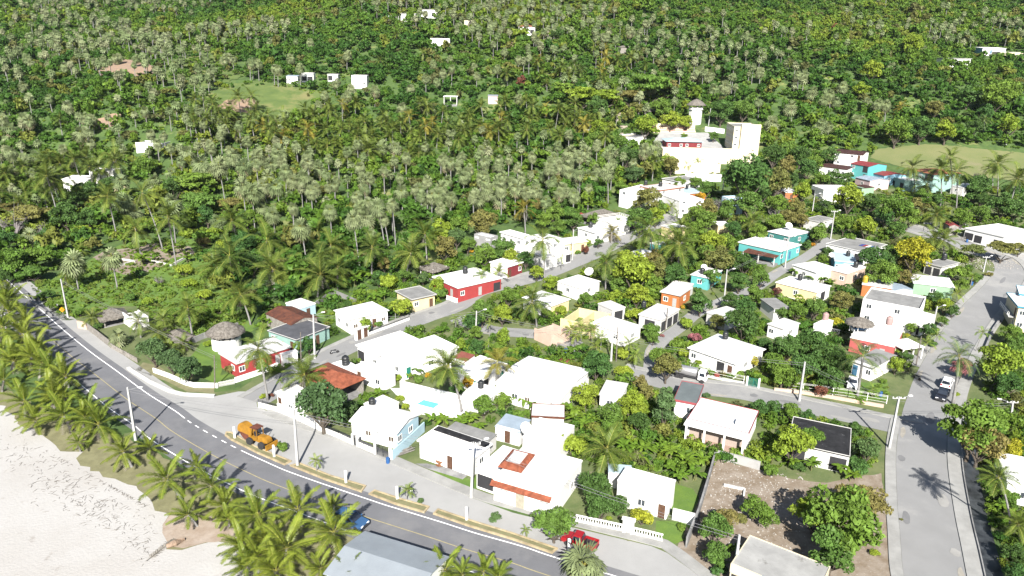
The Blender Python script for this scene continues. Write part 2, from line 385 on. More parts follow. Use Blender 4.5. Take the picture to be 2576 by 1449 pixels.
def street(name, pts, w, m, off=.03, side=(), kind='structure', sw=1.2):
    L = smoothline([hit(*p)[:2] for p in pts], 6)
    ribbon(name, L, -w / 2, w / 2, m, off)
    for s in side:
        if s > 0: ribbon('sidewalk', L, w / 2 + .02, w / 2 + sw, SIDEW, .03, thick=.13)
        else: ribbon('sidewalk', L, -w / 2 - sw, -w / 2 - .02, SIDEW, .03, thick=.13)
    return L
street('dirt_track', [(1560, 345), (1575, 330), (1562, 308), (1550, 295), (1556, 282)], 3.5, TRACK, .06)
street('dirt_track', [(1395, 105), (1375, 95), (1372, 85), (1378, 78)], 5, TRACK, .3)
street('dirt_track', [(1545, 150), (1556, 153)], 4, TRACK, .3)
st1 = street('side_street', [(640, 1010), (700, 975), (745, 950), (800, 915), (856, 884), (935, 848), (1000, 825), (1080, 795), (1150, 770), (1200, 735), (1290, 712), (1370, 690), (1440, 662), (1510, 632), (1560, 605), (1610, 582), (1660, 560), (1700, 545)], 5.6, STREET, .045, side=(1,))
st2 = street('side_street', [(1150, 800), (1230, 830), (1340, 840), (1400, 850), (1450, 870)], 4.5, STREET, .04)
st3 = street('side_street', [(1560, 935), (1640, 955), (1718, 972), (1788, 980), (1860, 988), (1932, 1003), (2000, 1017), (2057, 1030), (2130, 1045), (2182, 1057), (2240, 1070), (2330, 1085)], 5.2, STREET, .045, side=(1,))
st4 = street('narrow_lane', [(1638, 945), (1640, 915), (1645, 880), (1675, 850), (1712, 822), (1750, 790), (1800, 765), (1860, 740), (1900, 725), (1950, 690), (1990, 668), (2030, 645), (2065, 620), (2090, 600)], 3.2, STREET, .05)
st5 = street('village_road', [(2365, 1500), (2352, 1449), (2340, 1360), (2327, 1267), (2318, 1147), (2326, 1060), (2338, 1010), (2352, 964), (2376, 912), (2402, 864), (2435, 815), (2468, 774), (2512, 729), (2540, 687), (2520, 652), (2457, 632), (2400, 606), (2330, 588), (2282, 573)], 7.0, STREET, .04, side=(-1,), sw=2.0)
ribbon('sidewalk', st5[:30], 3.55, 5.0, SIDEW, .03, thick=.13)
ribbon('sidewalk', st5[45:78], 3.55, 5.0, SIDEW, .03, thick=.13)
# frontage pavement between the apron and the garden walls
FP = [(660, 1040), (740, 1072), (880, 1118), (1000, 1172), (1180, 1248), (1290, 1282), (1453, 1325), (1638, 1371), (1678, 1388), (1765, 1455), (1800, 1490)]
FL_ = smoothline([hit(*p)[:2] for p in FP], 4)
ribbon('sidewalk', FL_, -.1, 1.7, SIDEW, .03, thick=.12)
# drainage channel beside the village road: concrete walls, shade painted into the floor
DITCHSHADE = mat('shaded_channel_floor', (.045, .05, .055), .35, .3, .6)
ribbon('drain_channel', st5[:34], -7.6, -5.55, DITCHSHADE, .03)
ribbon('channel_wall', st5[:34], -5.55, -5.4, CONC2, .02, thick=.35)

PATCHM = [mat('tar_patch', (.135, .136, .14), .9, .08, .8), mat('pale_patch', (.225, .222, .213), .9, .08, .6), mat('sand_drift', (.25, .235, .205), .95, .12, 1.2)]
rp_ = np.random.default_rng(4)
for L, w in ((st1, 5.4), (st3, 5.0), (st5, 6.8), (st4, 3.0), (st2, 4.2)):
    N_ = normals(L)
    for i in range(3, len(L) - 3, 4):
        if rp_.uniform() < .35: continue
        c = L[i] + N_[i] * rp_.uniform(-.5, .5) * (w - 1.2); t = np.array([N_[i][1], -N_[i][0]]); a, b = rp_.uniform(.5, 3.2), rp_.uniform(.25, .9); k = int(rp_.integers(0, 3))
        if k == 2: c = L[i] + N_[i] * (w / 2 - .5) * (1 if rp_.uniform() < .5 else -1); b = .4; a *= 1.6
        drape('road_patch', [c + t * a * math.cos(q) * rp_.uniform(.75, 1.1) + N_[i] * b * math.sin(q) * rp_.uniform(.75, 1.1) for q in np.linspace(0, 6.283, 12)[:-1]], PATCHM[k], .062 + .004 * (i % 3), world=True, step=6)
# ---------------------------------------------------------------- foliage materials
LEAVES = {
 'g': leafmat('leaf_mid_green', [(0.092, 0.166, 0.028), (0.129, 0.202, 0.032), (0.078, 0.147, 0.032)]),
 'y': leafmat('leaf_yellow_green', [(0.175, 0.248, 0.028), (0.212, 0.267, 0.032), (0.152, 0.230, 0.028)]),
 'd': leafmat('leaf_dark_green', [(0.051, 0.115, 0.030), (0.069, 0.133, 0.032), (0.055, 0.101, 0.025)]),
 'o': leafmat('leaf_olive_brown', [(0.138, 0.147, 0.041), (0.175, 0.152, 0.051), (0.110, 0.138, 0.037)]),
 'k': leafmat('leaf_blue_green', [(0.069, 0.120, 0.046), (0.083, 0.138, 0.046), (0.060, 0.110, 0.041)]),
 'L': leafmat('leaf_lime', [(0.280, 0.272, 0.024), (0.264, 0.288, 0.028), (0.304, 0.272, 0.032)]),
 'c': leafmat('leaf_golden', [(0.440, 0.264, 0.024), (0.360, 0.240, 0.024), (0.400, 0.192, 0.020)]),
 'r': leafmat('blossom_red', [(0.336, 0.080, 0.064), (0.320, 0.096, 0.080), (0.280, 0.072, 0.056)]),
 'p': leafmat('blossom_pink', [(0.240, 0.096, 0.104), (0.224, 0.112, 0.104), (0.264, 0.096, 0.112)]),
 'm': leafmat('leaf_maroon', [(0.128, 0.056, 0.040), (0.160, 0.064, 0.040), (0.112, 0.048, 0.040)])}
COCO = leafmat('coconut_leaflets', [(.088, .132, .024), (.108, .145, .028), (.075, .118, .026)], trans=.3, rough=.42)
COCOY = leafmat('yellowing_coconut_leaflets', [(.19, .18, .03), (.22, .18, .035), (.17, .17, .03)], trans=.35, rough=.42)
RACH = mat('palm_midrib', (.24, .23, .05), .6, .1, 2)
DEADF = mat('dead_palm_leaf', (.19, .17, .14), .9, .2, 2)
FANL = leafmat('fan_palm_leaf', [(.15, .19, .085), (.18, .21, .105), (.13, .175, .075)], trans=.2, rough=.5)
FAND = mat('fan_palm_dry_leaf', (.21, .18, .11), .9, .2, 1)
ROYL = leafmat('royal_palm_leaflets', [(.075, .12, .04), (.09, .135, .045)], trans=.3, rough=.45)
BANL = leafmat('banana_leaf', [(.10, .18, .022), (.13, .20, .025), (.085, .16, .02)], trans=.35, rough=.4)
PTRUNK = mat('pale_palm_trunk', (.19, .185, .18), .9, .15, 3, bump=.4)
BARK = mat('tree_bark', (.09, .075, .06), .95, .2, 3, bump=.6)
BANT = mat('banana_stem', (.11, .12, .045), .8, .2, 2)
GREYT = mat('bare_grey_twig', (.17, .155, .155), .9, .15, 3)

# ---------------------------------------------------------------- crown meshes (unit size)
def unit(n):
    v = rng.normal(size=(n, 3)); return v / np.linalg.norm(v, axis=1)[:, None]
def leafquads(P, N, size, asp=1.7, jitter=.7):
    n = len(P); N = N + rng.normal(0, jitter, (n, 3)); N /= np.linalg.norm(N, axis=1)[:, None]
    a = np.cross(N, unit(n)); a /= np.linalg.norm(a, axis=1)[:, None]; b = np.cross(N, a)
    s = size * rng.uniform(.65, 1.35, (n, 1)); a = a * s * asp * .5; b = b * s * .5
    V = np.stack([P - a, P + b * .9 - a * .1, P + a, P - b * .9 - a * .1], 1).reshape(-1, 3)
    return V, np.arange(n * 4).reshape(n, 4)
def crown_pts(shape, n, lobes, seed):
    """leaf points and directions spread over the lobes of a crown of unit radius, base at z=0"""
    r = np.random.default_rng(seed); P = []; N = []
    for k in range(lobes):
        if shape == 'flat':
            a = r.uniform(0, 6.28); d = .78 * math.sqrt(r.uniform(0, 1)); c = np.array([d * math.cos(a), d * math.sin(a), .30 + .55 * r.uniform() * (1 - .5 * d)]); rad = np.array([.34, .34, .10]) * r.uniform(.7, 1.2)
        elif shape == 'tall':
            t = r.uniform(0, 1); a = r.uniform(0, 6.28); d = (.55 - .35 * t) * math.sqrt(r.uniform(0.1, 1)); c = np.array([d * math.cos(a), d * math.sin(a), .3 + 2.0 * t]); rad = np.array([.36, .36, .34]) * r.uniform(.7, 1.1) * (1.1 - .45 * t)
        elif shape == 'bush':
            a = r.uniform(0, 6.28); d = .6 * math.sqrt(r.uniform(0, 1)); c = np.array([d * math.cos(a), d * math.sin(a), .35 + .5 * r.uniform() * (1 - d)]); rad = np.array([.38, .38, .36]) * r.uniform(.75, 1.1)
        elif shape == 'lopsided':
            a = r.uniform(0, 6.28); d = .66 * math.sqrt(r.uniform(0, 1)); z = r.uniform(0, 1)
            c = np.array([d * math.cos(a) + .18 * z, d * math.sin(a) - .1 * z, .25 + 1.05 * z * (1 - .55 * d)]); rad = np.array([.33, .33, .25]) * r.uniform(.55, 1.25)
        else:
            a = r.uniform(0, 6.28); d = .68 * math.sqrt(r.uniform(0, 1)); z = r.uniform(0, 1)
            c = np.array([d * math.cos(a), d * math.sin(a), .22 + (1.0 - .6 * d * d) * z * .95]); rad = np.array([.33, .33, .27]) * r.uniform(.65, 1.15)
        m = n // lobes; u = r.normal(size=(m, 3)); u /= np.linalg.norm(u, axis=1)[:, None]
        u[:, 2] = np.where((u[:, 2] < -.3) & (r.uniform(size=m) < .75), -u[:, 2], u[:, 2])
        q = r.uniform(.72, 1.06, (m, 1)); P.append(c + u * rad * q); N.append(u)
    return np.concatenate(P), np.concatenate(N)
def crown_mesh(name, shape, n, lobes, size, m, seed):
    P, N = crown_pts(shape, n, lobes, seed); V, F = leafquads(P, N, size)
    return npmesh(name, V, F, [m])
SHAPES = [('dome', 26), ('lopsided', 24), ('dome', 18), ('flat', 26), ('bush', 12), ('tall', 20)]
CROWN = {}
def crown(shape_i, key):
    k = (shape_i, key)
    if k not in CROWN:
        sh, lb = SHAPES[shape_i]; CROWN[k] = crown_mesh('leaf_crown', sh, 3000 if shape_i != 4 else 1700, lb, .085 if shape_i != 4 else .11, LEAVES[key], 40 + shape_i)
    return CROWN[k]
def limbs_mesh(name, seed, top, spread, n=6, m=BARK):
    r = np.random.default_rng(seed); mb = MB()
    mb.tube([(0, 0, -.25), (.02, 0, .15), (.0, .03, .4 * top)], [.085, .065, .05], 7)
    for k in range(n):
        a = k * 6.28 / n + r.uniform(-.4, .4); e = np.array([math.cos(a) * spread, math.sin(a) * spread, top * r.uniform(.8, 1.1)])
        mb.tube([(0, 0, .25 * top), tuple(e * .5 + np.array([0, 0, .12])), tuple(e)], [.04, .028, .01], 5)
    me = bpy.data.meshes.new(name); me.from_pydata(mb.v, [], mb.f); me.materials.append(m); return me
LIMBS = [limbs_mesh('tree_limbs', s, t, sp) for s, t, sp in ((1, .95, .5), (2, 1.0, .55), (3, .9, .5), (4, .55, .65), (5, .5, .4), (6, 1.7, .3))]
def frond(el, az, L, droop, nl, leafL, wl, V, F, MI, twist=0.0, lift=.35):
    """one feather leaf: midrib (material 1) and leaflets (material 0)"""
    ca, sa = math.cos(az), math.sin(az); pts = []; e = el; p = np.zeros(3); seg = 9
    for k in range(seg + 1):
        pts.append(p.copy()); t = k / seg
        d = np.array([math.cos(e) * ca, math.cos(e) * sa, math.sin(e)]); p = p + d * L / seg; e -= droop * (.35 + 1.3 * t) / seg
    pts = np.array(pts); side = np.array([-sa, ca, 0.0])
    for k in range(seg):
        w = .012 * (1 - .8 * k / seg) * L; n = len(V); V += [pts[k] - side * w, pts[k] + side * w, pts[k + 1] + side * w * .8, pts[k + 1] - side * w * .8]
        V[-4][2] += .004; F.append((n, n + 1, n + 2, n + 3)); MI.append(1)
    for i in range(nl):
        t = .14 + .86 * (i + .5) / nl; f = t * seg; k = min(int(f), seg - 1); q = pts[k] + (pts[k + 1] - pts[k]) * (f - k)
        tn = pts[k + 1] - pts[k]; tn /= np.linalg.norm(tn); up = np.cross(side, tn) * -1
        up = np.cross(tn, side); up = up if up[2] > 0 else -up
        ll = leafL * L * (math.sin(math.pi * (.12 + .80 * t)) ** .7) * rng.uniform(.85, 1.12)
        for s in (-1, 1):
            d = side * s * .80 + tn * (.45 + .35 * t) + up * rng.uniform(0, lift); d /= np.linalg.norm(d)
            mid = q + d * ll * .55; tip = q + d * ll + np.array([0, 0, -.16 * ll]); wv = tn * wl * L
            n = len(V); V += [q - wv * .5, q + wv * .5, mid + wv * .55, mid - wv * .5]; F.append((n, n + 1, n + 2, n + 3)); MI.append(0)
            n = len(V); V += [mid - wv * .5, mid + wv * .55, tip + wv * .08, tip - wv * .08]; F.append((n, n + 1, n + 2, n + 3)); MI.append(0)
def coco_mesh(name, seed, nf, nl, lo, hi, mats, wind=0.0, leafL=.27, wl=.026, droop=(.8, 1.5)):
    global rng
    keep = rng; rng = np.random.default_rng(seed); V, F, MI = [], [], []
    for k in range(nf):
        t = k / (nf - 1); el = hi + (lo - hi) * t ** .85 + rng.uniform(-.12, .12); az = k * 2.4 + rng.uniform(-.25, .25)
        if wind: az = az + wind * math.sin(az - .6) * .45
        frond(el, az, rng.uniform(.85, 1.08), rng.uniform(*droop) * (1.0 if el > 0 else .6), nl, leafL, wl, V, F, MI)
    rng = keep
    return npmesh(name, np.array(V), np.array(F), mats, np.array(MI))
def deadskirt(name, seed, n=9, m=DEADF):
    global rng
    keep = rng; rng = np.random.default_rng(seed); V, F, MI = [], [], []
    for k in range(n):
        frond(rng.uniform(-1.1, -.75), k * 2.4 + rng.uniform(-.4, .4), rng.uniform(.55, .85), .5, 9, .17, .02, V, F, MI)
    rng = keep
    return npmesh(name, np.array(V), np.array(F), [m, m], np.array(MI))
def fan_mesh(name, seed, nf, blades, fr, mats, plen=.46):
    r = np.random.default_rng(seed); V, F, MI = [], [], []
    for k in range(nf):
        t = (k + .5) / nf; el = 1.35 - 2.35 * t + r.uniform(-.15, .15); az = k * 2.39996 + r.uniform(-.2, .2)
        d = np.array([math.cos(el) * math.cos(az), math.cos(el) * math.sin(az), math.sin(el)]); side = np.array([-math.sin(az), math.cos(az), 0]); up = np.cross(d, side); up = up if up[2] > 0 else -up
        hub = d * plen * r.uniform(.85, 1.1) + np.array([0, 0, -.08 * t]); mi = 1 if t > .90 else 0
        w = side * .02; n = len(V); V += [-w, w, hub + w * .6, hub - w * .6]; F.append((n, n + 1, n + 2, n + 3)); MI.append(2)
        rad = fr * r.uniform(.85, 1.1); sp = 2.0; dr = r.uniform(-.3, .3) if t < .16 else r.uniform(.75, 1.5); e = d * math.cos(dr) - up * math.sin(dr)
        for b in range(blades):
            a0 = -sp + 2 * sp * b / blades; a1 = -sp + 2 * sp * (b + .70) / blades; am = (a0 + a1) / 2
            def pt(a, q, dz): return hub + (e * math.cos(a) + side * math.sin(a)) * q + d * (.10 * math.sin(a * 3 + k) * q) + np.array([0, 0, -dz])
            n = len(V); V += [hub, pt(a0, rad * .62, .02), pt(am, rad, .20 * rad), pt(a1, rad * .62, .02)]; F.append((n, n + 1, n + 2, n + 3)); MI.append(mi)
    return npmesh(name, np.array(V), np.array(F), mats, np.array(MI))
def banana_mesh(name, seed, nl):
    r = np.random.default_rng(seed); V, F, MI = [], [], []
    for k in range(nl):
        el = r.uniform(.55, 1.35); az = k * 2.4 + r.uniform(-.3, .3); L = r.uniform(.75, 1.05); p = np.array([r.normal(0, .12), r.normal(0, .12), .55]); ca, sa = math.cos(az), math.sin(az); side = np.array([-sa, ca, 0.]); e = el; prev = None; seg = 7
        for q in range(seg + 1):
            t = q / seg; w = .16 * math.sin(math.pi * min(.08 + .9 * t, 1)) ** .6 * L
            row = [p - side * w + np.array([0, 0, -.35 * w]), p.copy(), p + side * w + np.array([0, 0, -.35 * w])]
            if prev is not None:
                for (a, b) in ((0, 1), (1, 2)):
                    n = len(V); V += [prev[a], prev[b], row[b], row[a]]; F.append((n, n + 1, n + 2, n + 3)); MI.append(0)
            prev = row; p = p + np.array([math.cos(e) * ca, math.cos(e) * sa, math.sin(e)]) * L / seg; e -= r.uniform(.14, .34)
    return npmesh(name, np.array(V), np.array(F), [BANL], np.array(MI))
PALMC = [coco_mesh('coconut_crown', 3, 20, 26, -.75, 1.35, [COCO, RACH]), coco_mesh('coconut_crown', 4, 17, 24, -.9, 1.2, [COCO, RACH], 1.0, droop=(1.0, 1.9)),
         coco_mesh('coconut_crown', 5, 21, 26, -.6, 1.4, [COCO, RACH], .5), coco_mesh('coconut_crown', 6, 16, 24, -.8, 1.3, [COCOY, RACH], .6)]
YOUNGL = leafmat('young_coconut_leaflets', [(.125, .17, .022), (.15, .185, .026), (.105, .15, .022)], trans=.3, rough=.34)
YOUNGC = [coco_mesh('young_coconut_crown', 13, 15, 40, -.30, 1.40, [YOUNGL, RACH], .7, .205, .019, (.45, 1.0)), coco_mesh('young_coconut_crown', 14, 14, 40, -.2, 1.35, [YOUNGL, RACH], 1.0, .205, .019, (.5, 1.0)),
          coco_mesh('young_coconut_crown', 15, 16, 40, -.45, 1.42, [YOUNGL, RACH], .4, .20, .019, (.5, 1.2))]
ROYC = [coco_mesh('royal_crown', 23, 15, 26, -.45, 1.3, [ROYL, RACH], 0, .24, .02, (1.3, 2.2)), coco_mesh('areca_crown', 24, 13, 20, -.3, 1.3, [leafmat('areca_leaflets', [(.13, .2, .035), (.16, .21, .04)]), RACH], 0, .26, .028, (1.2, 2.0))]
SKIRT = [deadskirt('dead_frond_skirt', s) for s in (31, 32)]
FANC = [fan_mesh('fan_palm_crown', s, n, 11, .64, [FANL, FAND, RACH]) for s, n in ((51, 22), (52, 19), (53, 25))]
BANC = [banana_mesh('banana_leaves', s, n) for s, n in ((61, 16), (62, 12), (63, 20))]

# ---------------------------------------------------------------- planting
LAND = []          # landmarks used in labels: (phrase, picture x, y)
PLANTS = []        # (object, phrase, x, y, category, group)
def note(o, phrase, px, py, cat, group): PLANTS.append((o, phrase, px, py, cat, group)); o['category'] = cat; o['group'] = group
def scale_at(px, py, h):
    p = hit(px, py, h); return project(p)[2] / FPX, p            # metres per picture unit
TREEW = {'g': 'mid green', 'y': 'yellow green', 'd': 'dark green', 'o': 'olive brown', 'k': 'blue green', 'L': 'bright lime yellow', 'c': 'golden', 'r': 'red flowering', 'p': 'pink flowering', 'm': 'maroon'}
def tree(x, y, r, key='g', shape=None, hf=None, name='broadleaf_tree'):
    """crown centre x, y and radius r, all in crop units"""
    px, py = pp(x, y); r = r / 4.0
    m = scale_at(px, py, 3)[0] * r; bush = m < 1.3
    si = shape if shape is not None else (4 if bush else int(rng.integers(0, 3)))
    hc = {0: 1.0, 1: .95, 2: .9, 3: .85, 4: .55, 5: 1.5}[si] * m * (hf or 1.0) + (0 if bush else .25 * m)
    mm, p = scale_at(px, py, hc); m = mm * r
    gz = T(float(p[0]), float(p[1])); rz = rng.uniform(0, 6.28)
    ch = {0: .62, 1: .7, 2: .62, 3: .5, 4: .5, 5: 1.2}[si] * m; base = max(hc - ch, .05 if bush else .3)
    nm = 'bush' if bush else name; cat = 'bush' if bush else 'tree'
    o = thing(nm, None, cat, (p[0], p[1], gz), rz)
    c = link('crown' if not bush else 'foliage', crown(si, key), o, (0, 0, base), (0, 0, 0), m)
    if not bush:
        link('trunk', LIMBS[si], o, (0, 0, 0), (0, 0, 0), (m, m, base + .45 * m))
    ph = '%s %s' % (TREEW[key], 'bush' if bush else ('tall narrow tree' if si == 5 else 'spreading flat-crowned tree' if si == 3 else 'leafy tree'))
    note(o, ph, px, py, cat, 'garden bushes of the village' if bush else 'broadleaf trees of the village')
    return o
def trunkline(a, b, bend=.35):
    a, b = Vector(a), Vector(b); out = []; n = 7
    for k in range(n + 1):
        t = k / n; p = a.lerp(b, t); p += Vector(((b.x - a.x), (b.y - a.y), 0)) * (t * t - t) * bend; out.append(p)
    return out
def palm(kind, x, y, r, bx=None, by=None, dx=0.0, variant=None, dead=None, phrase=None, group=None):
    """crown centre, crown radius and trunk foot in crop units (foot missing: hidden, taken straight below)"""
    px, py = pp(x, y); r = r / 4.0
    if bx is None:
        h0 = {'coco': 8.0, 'young': 2.6, 'fan': 8.5, 'royal': 8.0, 'areca': 3.0, 'yfan': 3.0}[kind]; q = hit(px, py, h0); base = np.array([q[0] + dx, q[1], T(float(q[0] + dx), float(q[1]))]); top = q
    else:
        f = hit(*pp(bx, by)); base = f; d = ray(px, py); t = f[1] / d[1]; top = np.array([0, 0, CAMH]) + d * t
    dist = project(top)[2]; m = dist / FPX * r
    h = top[2] - base[2]
    nm = {'coco': 'coconut_palm', 'young': 'coconut_palm', 'fan': 'fan_palm', 'yfan': 'fan_palm', 'royal': 'royal_palm', 'areca': 'ornamental_palm'}[kind]
    o = thing(nm, None, 'palm tree', tuple(base)); v = int(rng.integers(0, 99)) if variant is None else variant
    lo = Vector((top[0] - base[0], top[1] - base[1], h)); thick = {'coco': .17, 'young': .2, 'fan': .19, 'yfan': .2, 'royal': .27, 'areca': .09}[kind]
    k = max(.7, min(1.3, m / 2.6)) if kind in ('coco', 'young') else 1
    tl = trunkline((0, 0, -.3), lo, .5)
    MB().tube(tl, [thick * k * (1.35 if i == 0 else 1.0 - .3 * i / 7) for i in range(8)], 7).build('trunk', PTRUNK, o, smooth=True)
    cm = {'coco': PALMC, 'young': YOUNGC, 'fan': FANC, 'yfan': FANC, 'royal': ROYC[:1], 'areca': ROYC[1:]}[kind]; cm = cm[v % (3 if kind in ('coco', 'fan', 'yfan') and variant is None else len(cm))]
    rot = (0, 0, rng.uniform(0, 6.28)) if kind in ('fan', 'yfan', 'royal', 'areca') else (rng.uniform(-.12, .12), rng.uniform(-.1, .14), rng.uniform(-.5, .5) + (0 if kind == 'young' else rng.uniform(0, 6)))
    sc = m * {'coco': 1.12, 'young': 1.15, 'fan': 1.02, 'yfan': 1.05, 'royal': 1.15, 'areca': 1.15}[kind]
    link('crown', cm, o, tuple(lo), rot, sc)
    if kind in ('coco', 'young') and (dead if dead is not None else rng.uniform() < .9):
        link('dead_frond_skirt', SKIRT[v % 2], o, (lo.x, lo.y, lo.z - .05), (0, 0, rng.uniform(0, 6)), sc * (.95 if kind == 'coco' else 1.0))
    ph = phrase or {'coco': 'coconut palm' if h < 5 else 'tall coconut palm', 'young': 'low young coconut palm', 'fan': 'grey green fan palm', 'yfan': 'low fan palm', 'royal': 'royal palm', 'areca': 'small garden palm'}[kind]
    note(o, ph, px, py, 'palm tree', group or {'coco': 'coconut palms of the village', 'young': 'coconut palms along the beach', 'fan': 'fan palms of the hillside', 'yfan': 'fan palms of the hillside', 'royal': 'garden palms', 'areca': 'garden palms'}[kind])
    return o
def banana(x, y, r=100):
    px, py = pp(x, y); r /= 4.0; m, p = scale_at(px, py, 1.6); s = max(1.4, m * r * 1.1)
    o = thing('banana_plant', None, 'banana plant', (p[0], p[1], T(float(p[0]), float(p[1]))), rng.uniform(0, 6.28))
    link('leaves', BANC[int(rng.integers(0, 3))], o, (0, 0, .1 * s), (0, 0, 0), s)
    mb = MB()
    for k in range(3): mb.tube([(rng.normal(0, .12) * s, rng.normal(0, .12) * s, -.1), (rng.normal(0, .1) * s, rng.normal(0, .1) * s, .75 * s)], [.085 * s * .7, .05 * s * .7], 6)
    mb.build('stem', BANT, o)
    note(o, 'broad-leaved banana plant', px, py, 'banana plant', 'banana plants in the yards')
def bare(x, y, r):
    px, py = pp(x, y); m, p = scale_at(px, py, 2); s = m * r / 4.0; rr = np.random.default_rng(int(x * 7 + y)); mb = MB()
    for k in range(26):
        a = rr.uniform(0, 6.28); e = np.array([math.cos(a) * rr.uniform(.3, 1), math.sin(a) * rr.uniform(.3, 1), rr.uniform(.7, 1.6)]) * s
        mb.tube([(0, 0, .1 * s), tuple(e * .45 + np.array([0, 0, .25 * s])), tuple(e)], [.035 * s, .02 * s, .006 * s], 4)
        for j in range(5):
            q = e * rr.uniform(.5, 1); d = rr.normal(0, .3, 3) * s; d[2] = abs(d[2]); mb.tube([tuple(q), tuple(q + d)], [.012 * s, .004 * s], 3)
    o = thing('bare_tree', None, 'tree', (p[0], p[1], T(float(p[0]), float(p[1]))))
    mb.build('branches', GREYT, o); MB().tube([(0, 0, -.3), (0, 0, .4 * s)], [.09 * s, .06 * s], 6).build('trunk', GREYT, o)
    note(o, 'leafless grey tree', px, py, 'tree', 'broadleaf trees of the village')
# ---------------------------------------------------------------- house materials
WALLC = {'white': WHITE, 'ww': WHITE2, 'mint': mat('mint_wall', (0.200, 0.314, 0.285), .8, .06, .6), 'pale_blue': mat('pale_blue_wall', (0.295, 0.412, 0.471), .8, .05, .6), 'yellow': mat('yellow_wall', (0.506, 0.425, 0.240), .8, .06, .6),
         'cream': mat('cream_wall', (0.492, 0.439, 0.319), .8, .05, .5), 'red': mat('red_wall', (0.247, 0.034, 0.034), .8, .06, .8), 'coral': mat('coral_wall', (0.314, 0.076, 0.071), .8, .06, .8), 'orange': mat('orange_wall', (0.323, 0.114, 0.037), .8, .08, .8),
         'teal': mat('teal_wall', (0.038, 0.152, 0.144), .8, .06, .6), 'turq': mat('turquoise_wall', (0.076, 0.285, 0.285), .8, .05, .6), 'grey': mat('grey_render', (0.227, 0.227, 0.227), .85, .1, .6, stain=((0.129, 0.129, 0.129), 1.2, .6)), 'salmon': mat('salmon_wall', (0.412, 0.307, 0.248), .8, .06, .6),
         'wood': mat('grey_board', (0.219, 0.204, 0.185), .9, .2, 2), 'green': mat('pale_green_wall', (0.190, 0.295, 0.200), .8, .06, .6), 'maroon': mat('dark_red_wall', (0.137, 0.019, 0.023), .8, .06, .6), 'pink': mat('pink_wall', (0.425, 0.324, 0.324), .8, .05, .6), 'sky': mat('sky_blue_wall', (0.143, 0.275, 0.361), .8, .05, .6), 'none': WHITE}
ROOFC = {'white': mat('white_roof', (.58, .575, .57), .75, .03, .3, stain=((.20, .197, .19), .7, .65)), 'stain': mat('stained_white_roof', (.42, .415, .41), .8, .06, .6, stain=((.17, .17, .17), .9, .57)), 'grey': mat('grey_concrete_roof', (0.192, 0.192, 0.189), .9, .14, .4, stain=((0.209, 0.205, 0.198), .6, .6)),
         'dark': mat('dark_felt_roof', (0.069, 0.071, 0.080), .9, .15, .5, stain=((0.084, 0.084, 0.087), .8, .58)), 'rust': mat('rusty_corrugated', (0.127, 0.045, 0.024), .75, .3, .9, c2=(0.057, 0.021, 0.015), stain=((0.160, 0.114, 0.091), 1.6, .66), wave=('X', 3.2, .6), metal=.1), 'tile': mat('red_clay_tile', (0.298, 0.092, 0.048), .8, .2, 1.4, c2=(0.160, 0.046, 0.023), wave=('X', 4.5, .7)),
         'terra': mat('terracotta_sheet', (0.192, 0.062, 0.045), .75, .1, .8, wave=('X', 3, .4)), 'metal': mat('blue_grey_metal_roof', (0.298, 0.330, 0.361), .5, .06, .3, wave=('X', 2.2, .8), metal=.2), 'redm': mat('red_metal_roof', (0.190, 0.034, 0.034), .6, .08, .6, wave=('X', 3, .5)), 'blue': mat('pale_blue_roof', (0.293, 0.372, 0.414), .7, .05, .3),
         'thatch': mat('grey_thatch', (0.160, 0.147, 0.130), 1, .25, 2.2, c2=(0.065, 0.057, 0.049), bump=1.0, bscale=9), 'tar': mat('tarred_roof', (0.019, 0.019, 0.021), .8, .3, 1.2, stain=((0.209, 0.209, 0.213), 1.1, .63)), 'brown': mat('brown_metal_roof', (0.057, 0.023, 0.019), .7, .2, .8, stain=((0.133, 0.125, 0.125), .8, .68), wave=('X', 3, .5)), 'olive': mat('grey_green_roof', (0.101, 0.118, 0.122), .8, .1, .5),
         'bluem': mat('pale_blue_metal', (0.239, 0.293, 0.351), .55, .08, .5, wave=('X', 3, .5)), 'orangetile': mat('orange_tile', (0.236, 0.091, 0.046), .8, .2, 1.2)}
ROOFC['slab'] = mat('stained_slab_roof', (.27, .27, .262), .9, .1, .35, c2=(.20, .20, .195), stain=((.075, .07, .06), .45, .57))
GLASS = mat('window_glass', (.05, .06, .07), .15, .2, 1, spec=.6)
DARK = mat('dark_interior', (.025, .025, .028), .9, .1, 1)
FRAMEW = mat('white_window_frame', (.72, .72, .70), .6, .04, 2)
LOUV = mat('brown_louvre_window', (0.088, 0.068, 0.052), .6, .2, 3)
DOORM = mat('brown_wood_door', (0.092, 0.048, 0.030), .7, .2, 3); DOORW = mat('white_door', (0.280, 0.280, 0.276), .6, .05, 2); DOORB = mat('blue_door', (0.048, 0.132, 0.220), .6, .1, 2); DOORG = mat('green_door', (0.016, 0.136, 0.104), .6, .1, 2); DOORR = mat('red_door', (0.180, 0.020, 0.024), .6, .1, 2)
IRON = mat('dark_iron_bars', (0.024, 0.026, 0.030), .6, .1, 3)
REDTRIM = mat('red_trim', (0.240, 0.052, 0.060), .7, .08, 1); BLUETRIM = mat('blue_trim', (0.040, 0.180, 0.264), .7, .06, 1)
TANKB = mat('black_tank_plastic', (0.014, 0.016, 0.018), .45, .1, 2, spec=.5); TANKP = mat('pink_tank', (0.264, 0.176, 0.168), .6, .06, 2); TANKY = mat('yellow_tank', (0.300, 0.220, 0.024), .5, .05, 2); BLUEP = mat('blue_plastic', (0.012, 0.072, 0.220), .45, .1, 2, spec=.5)

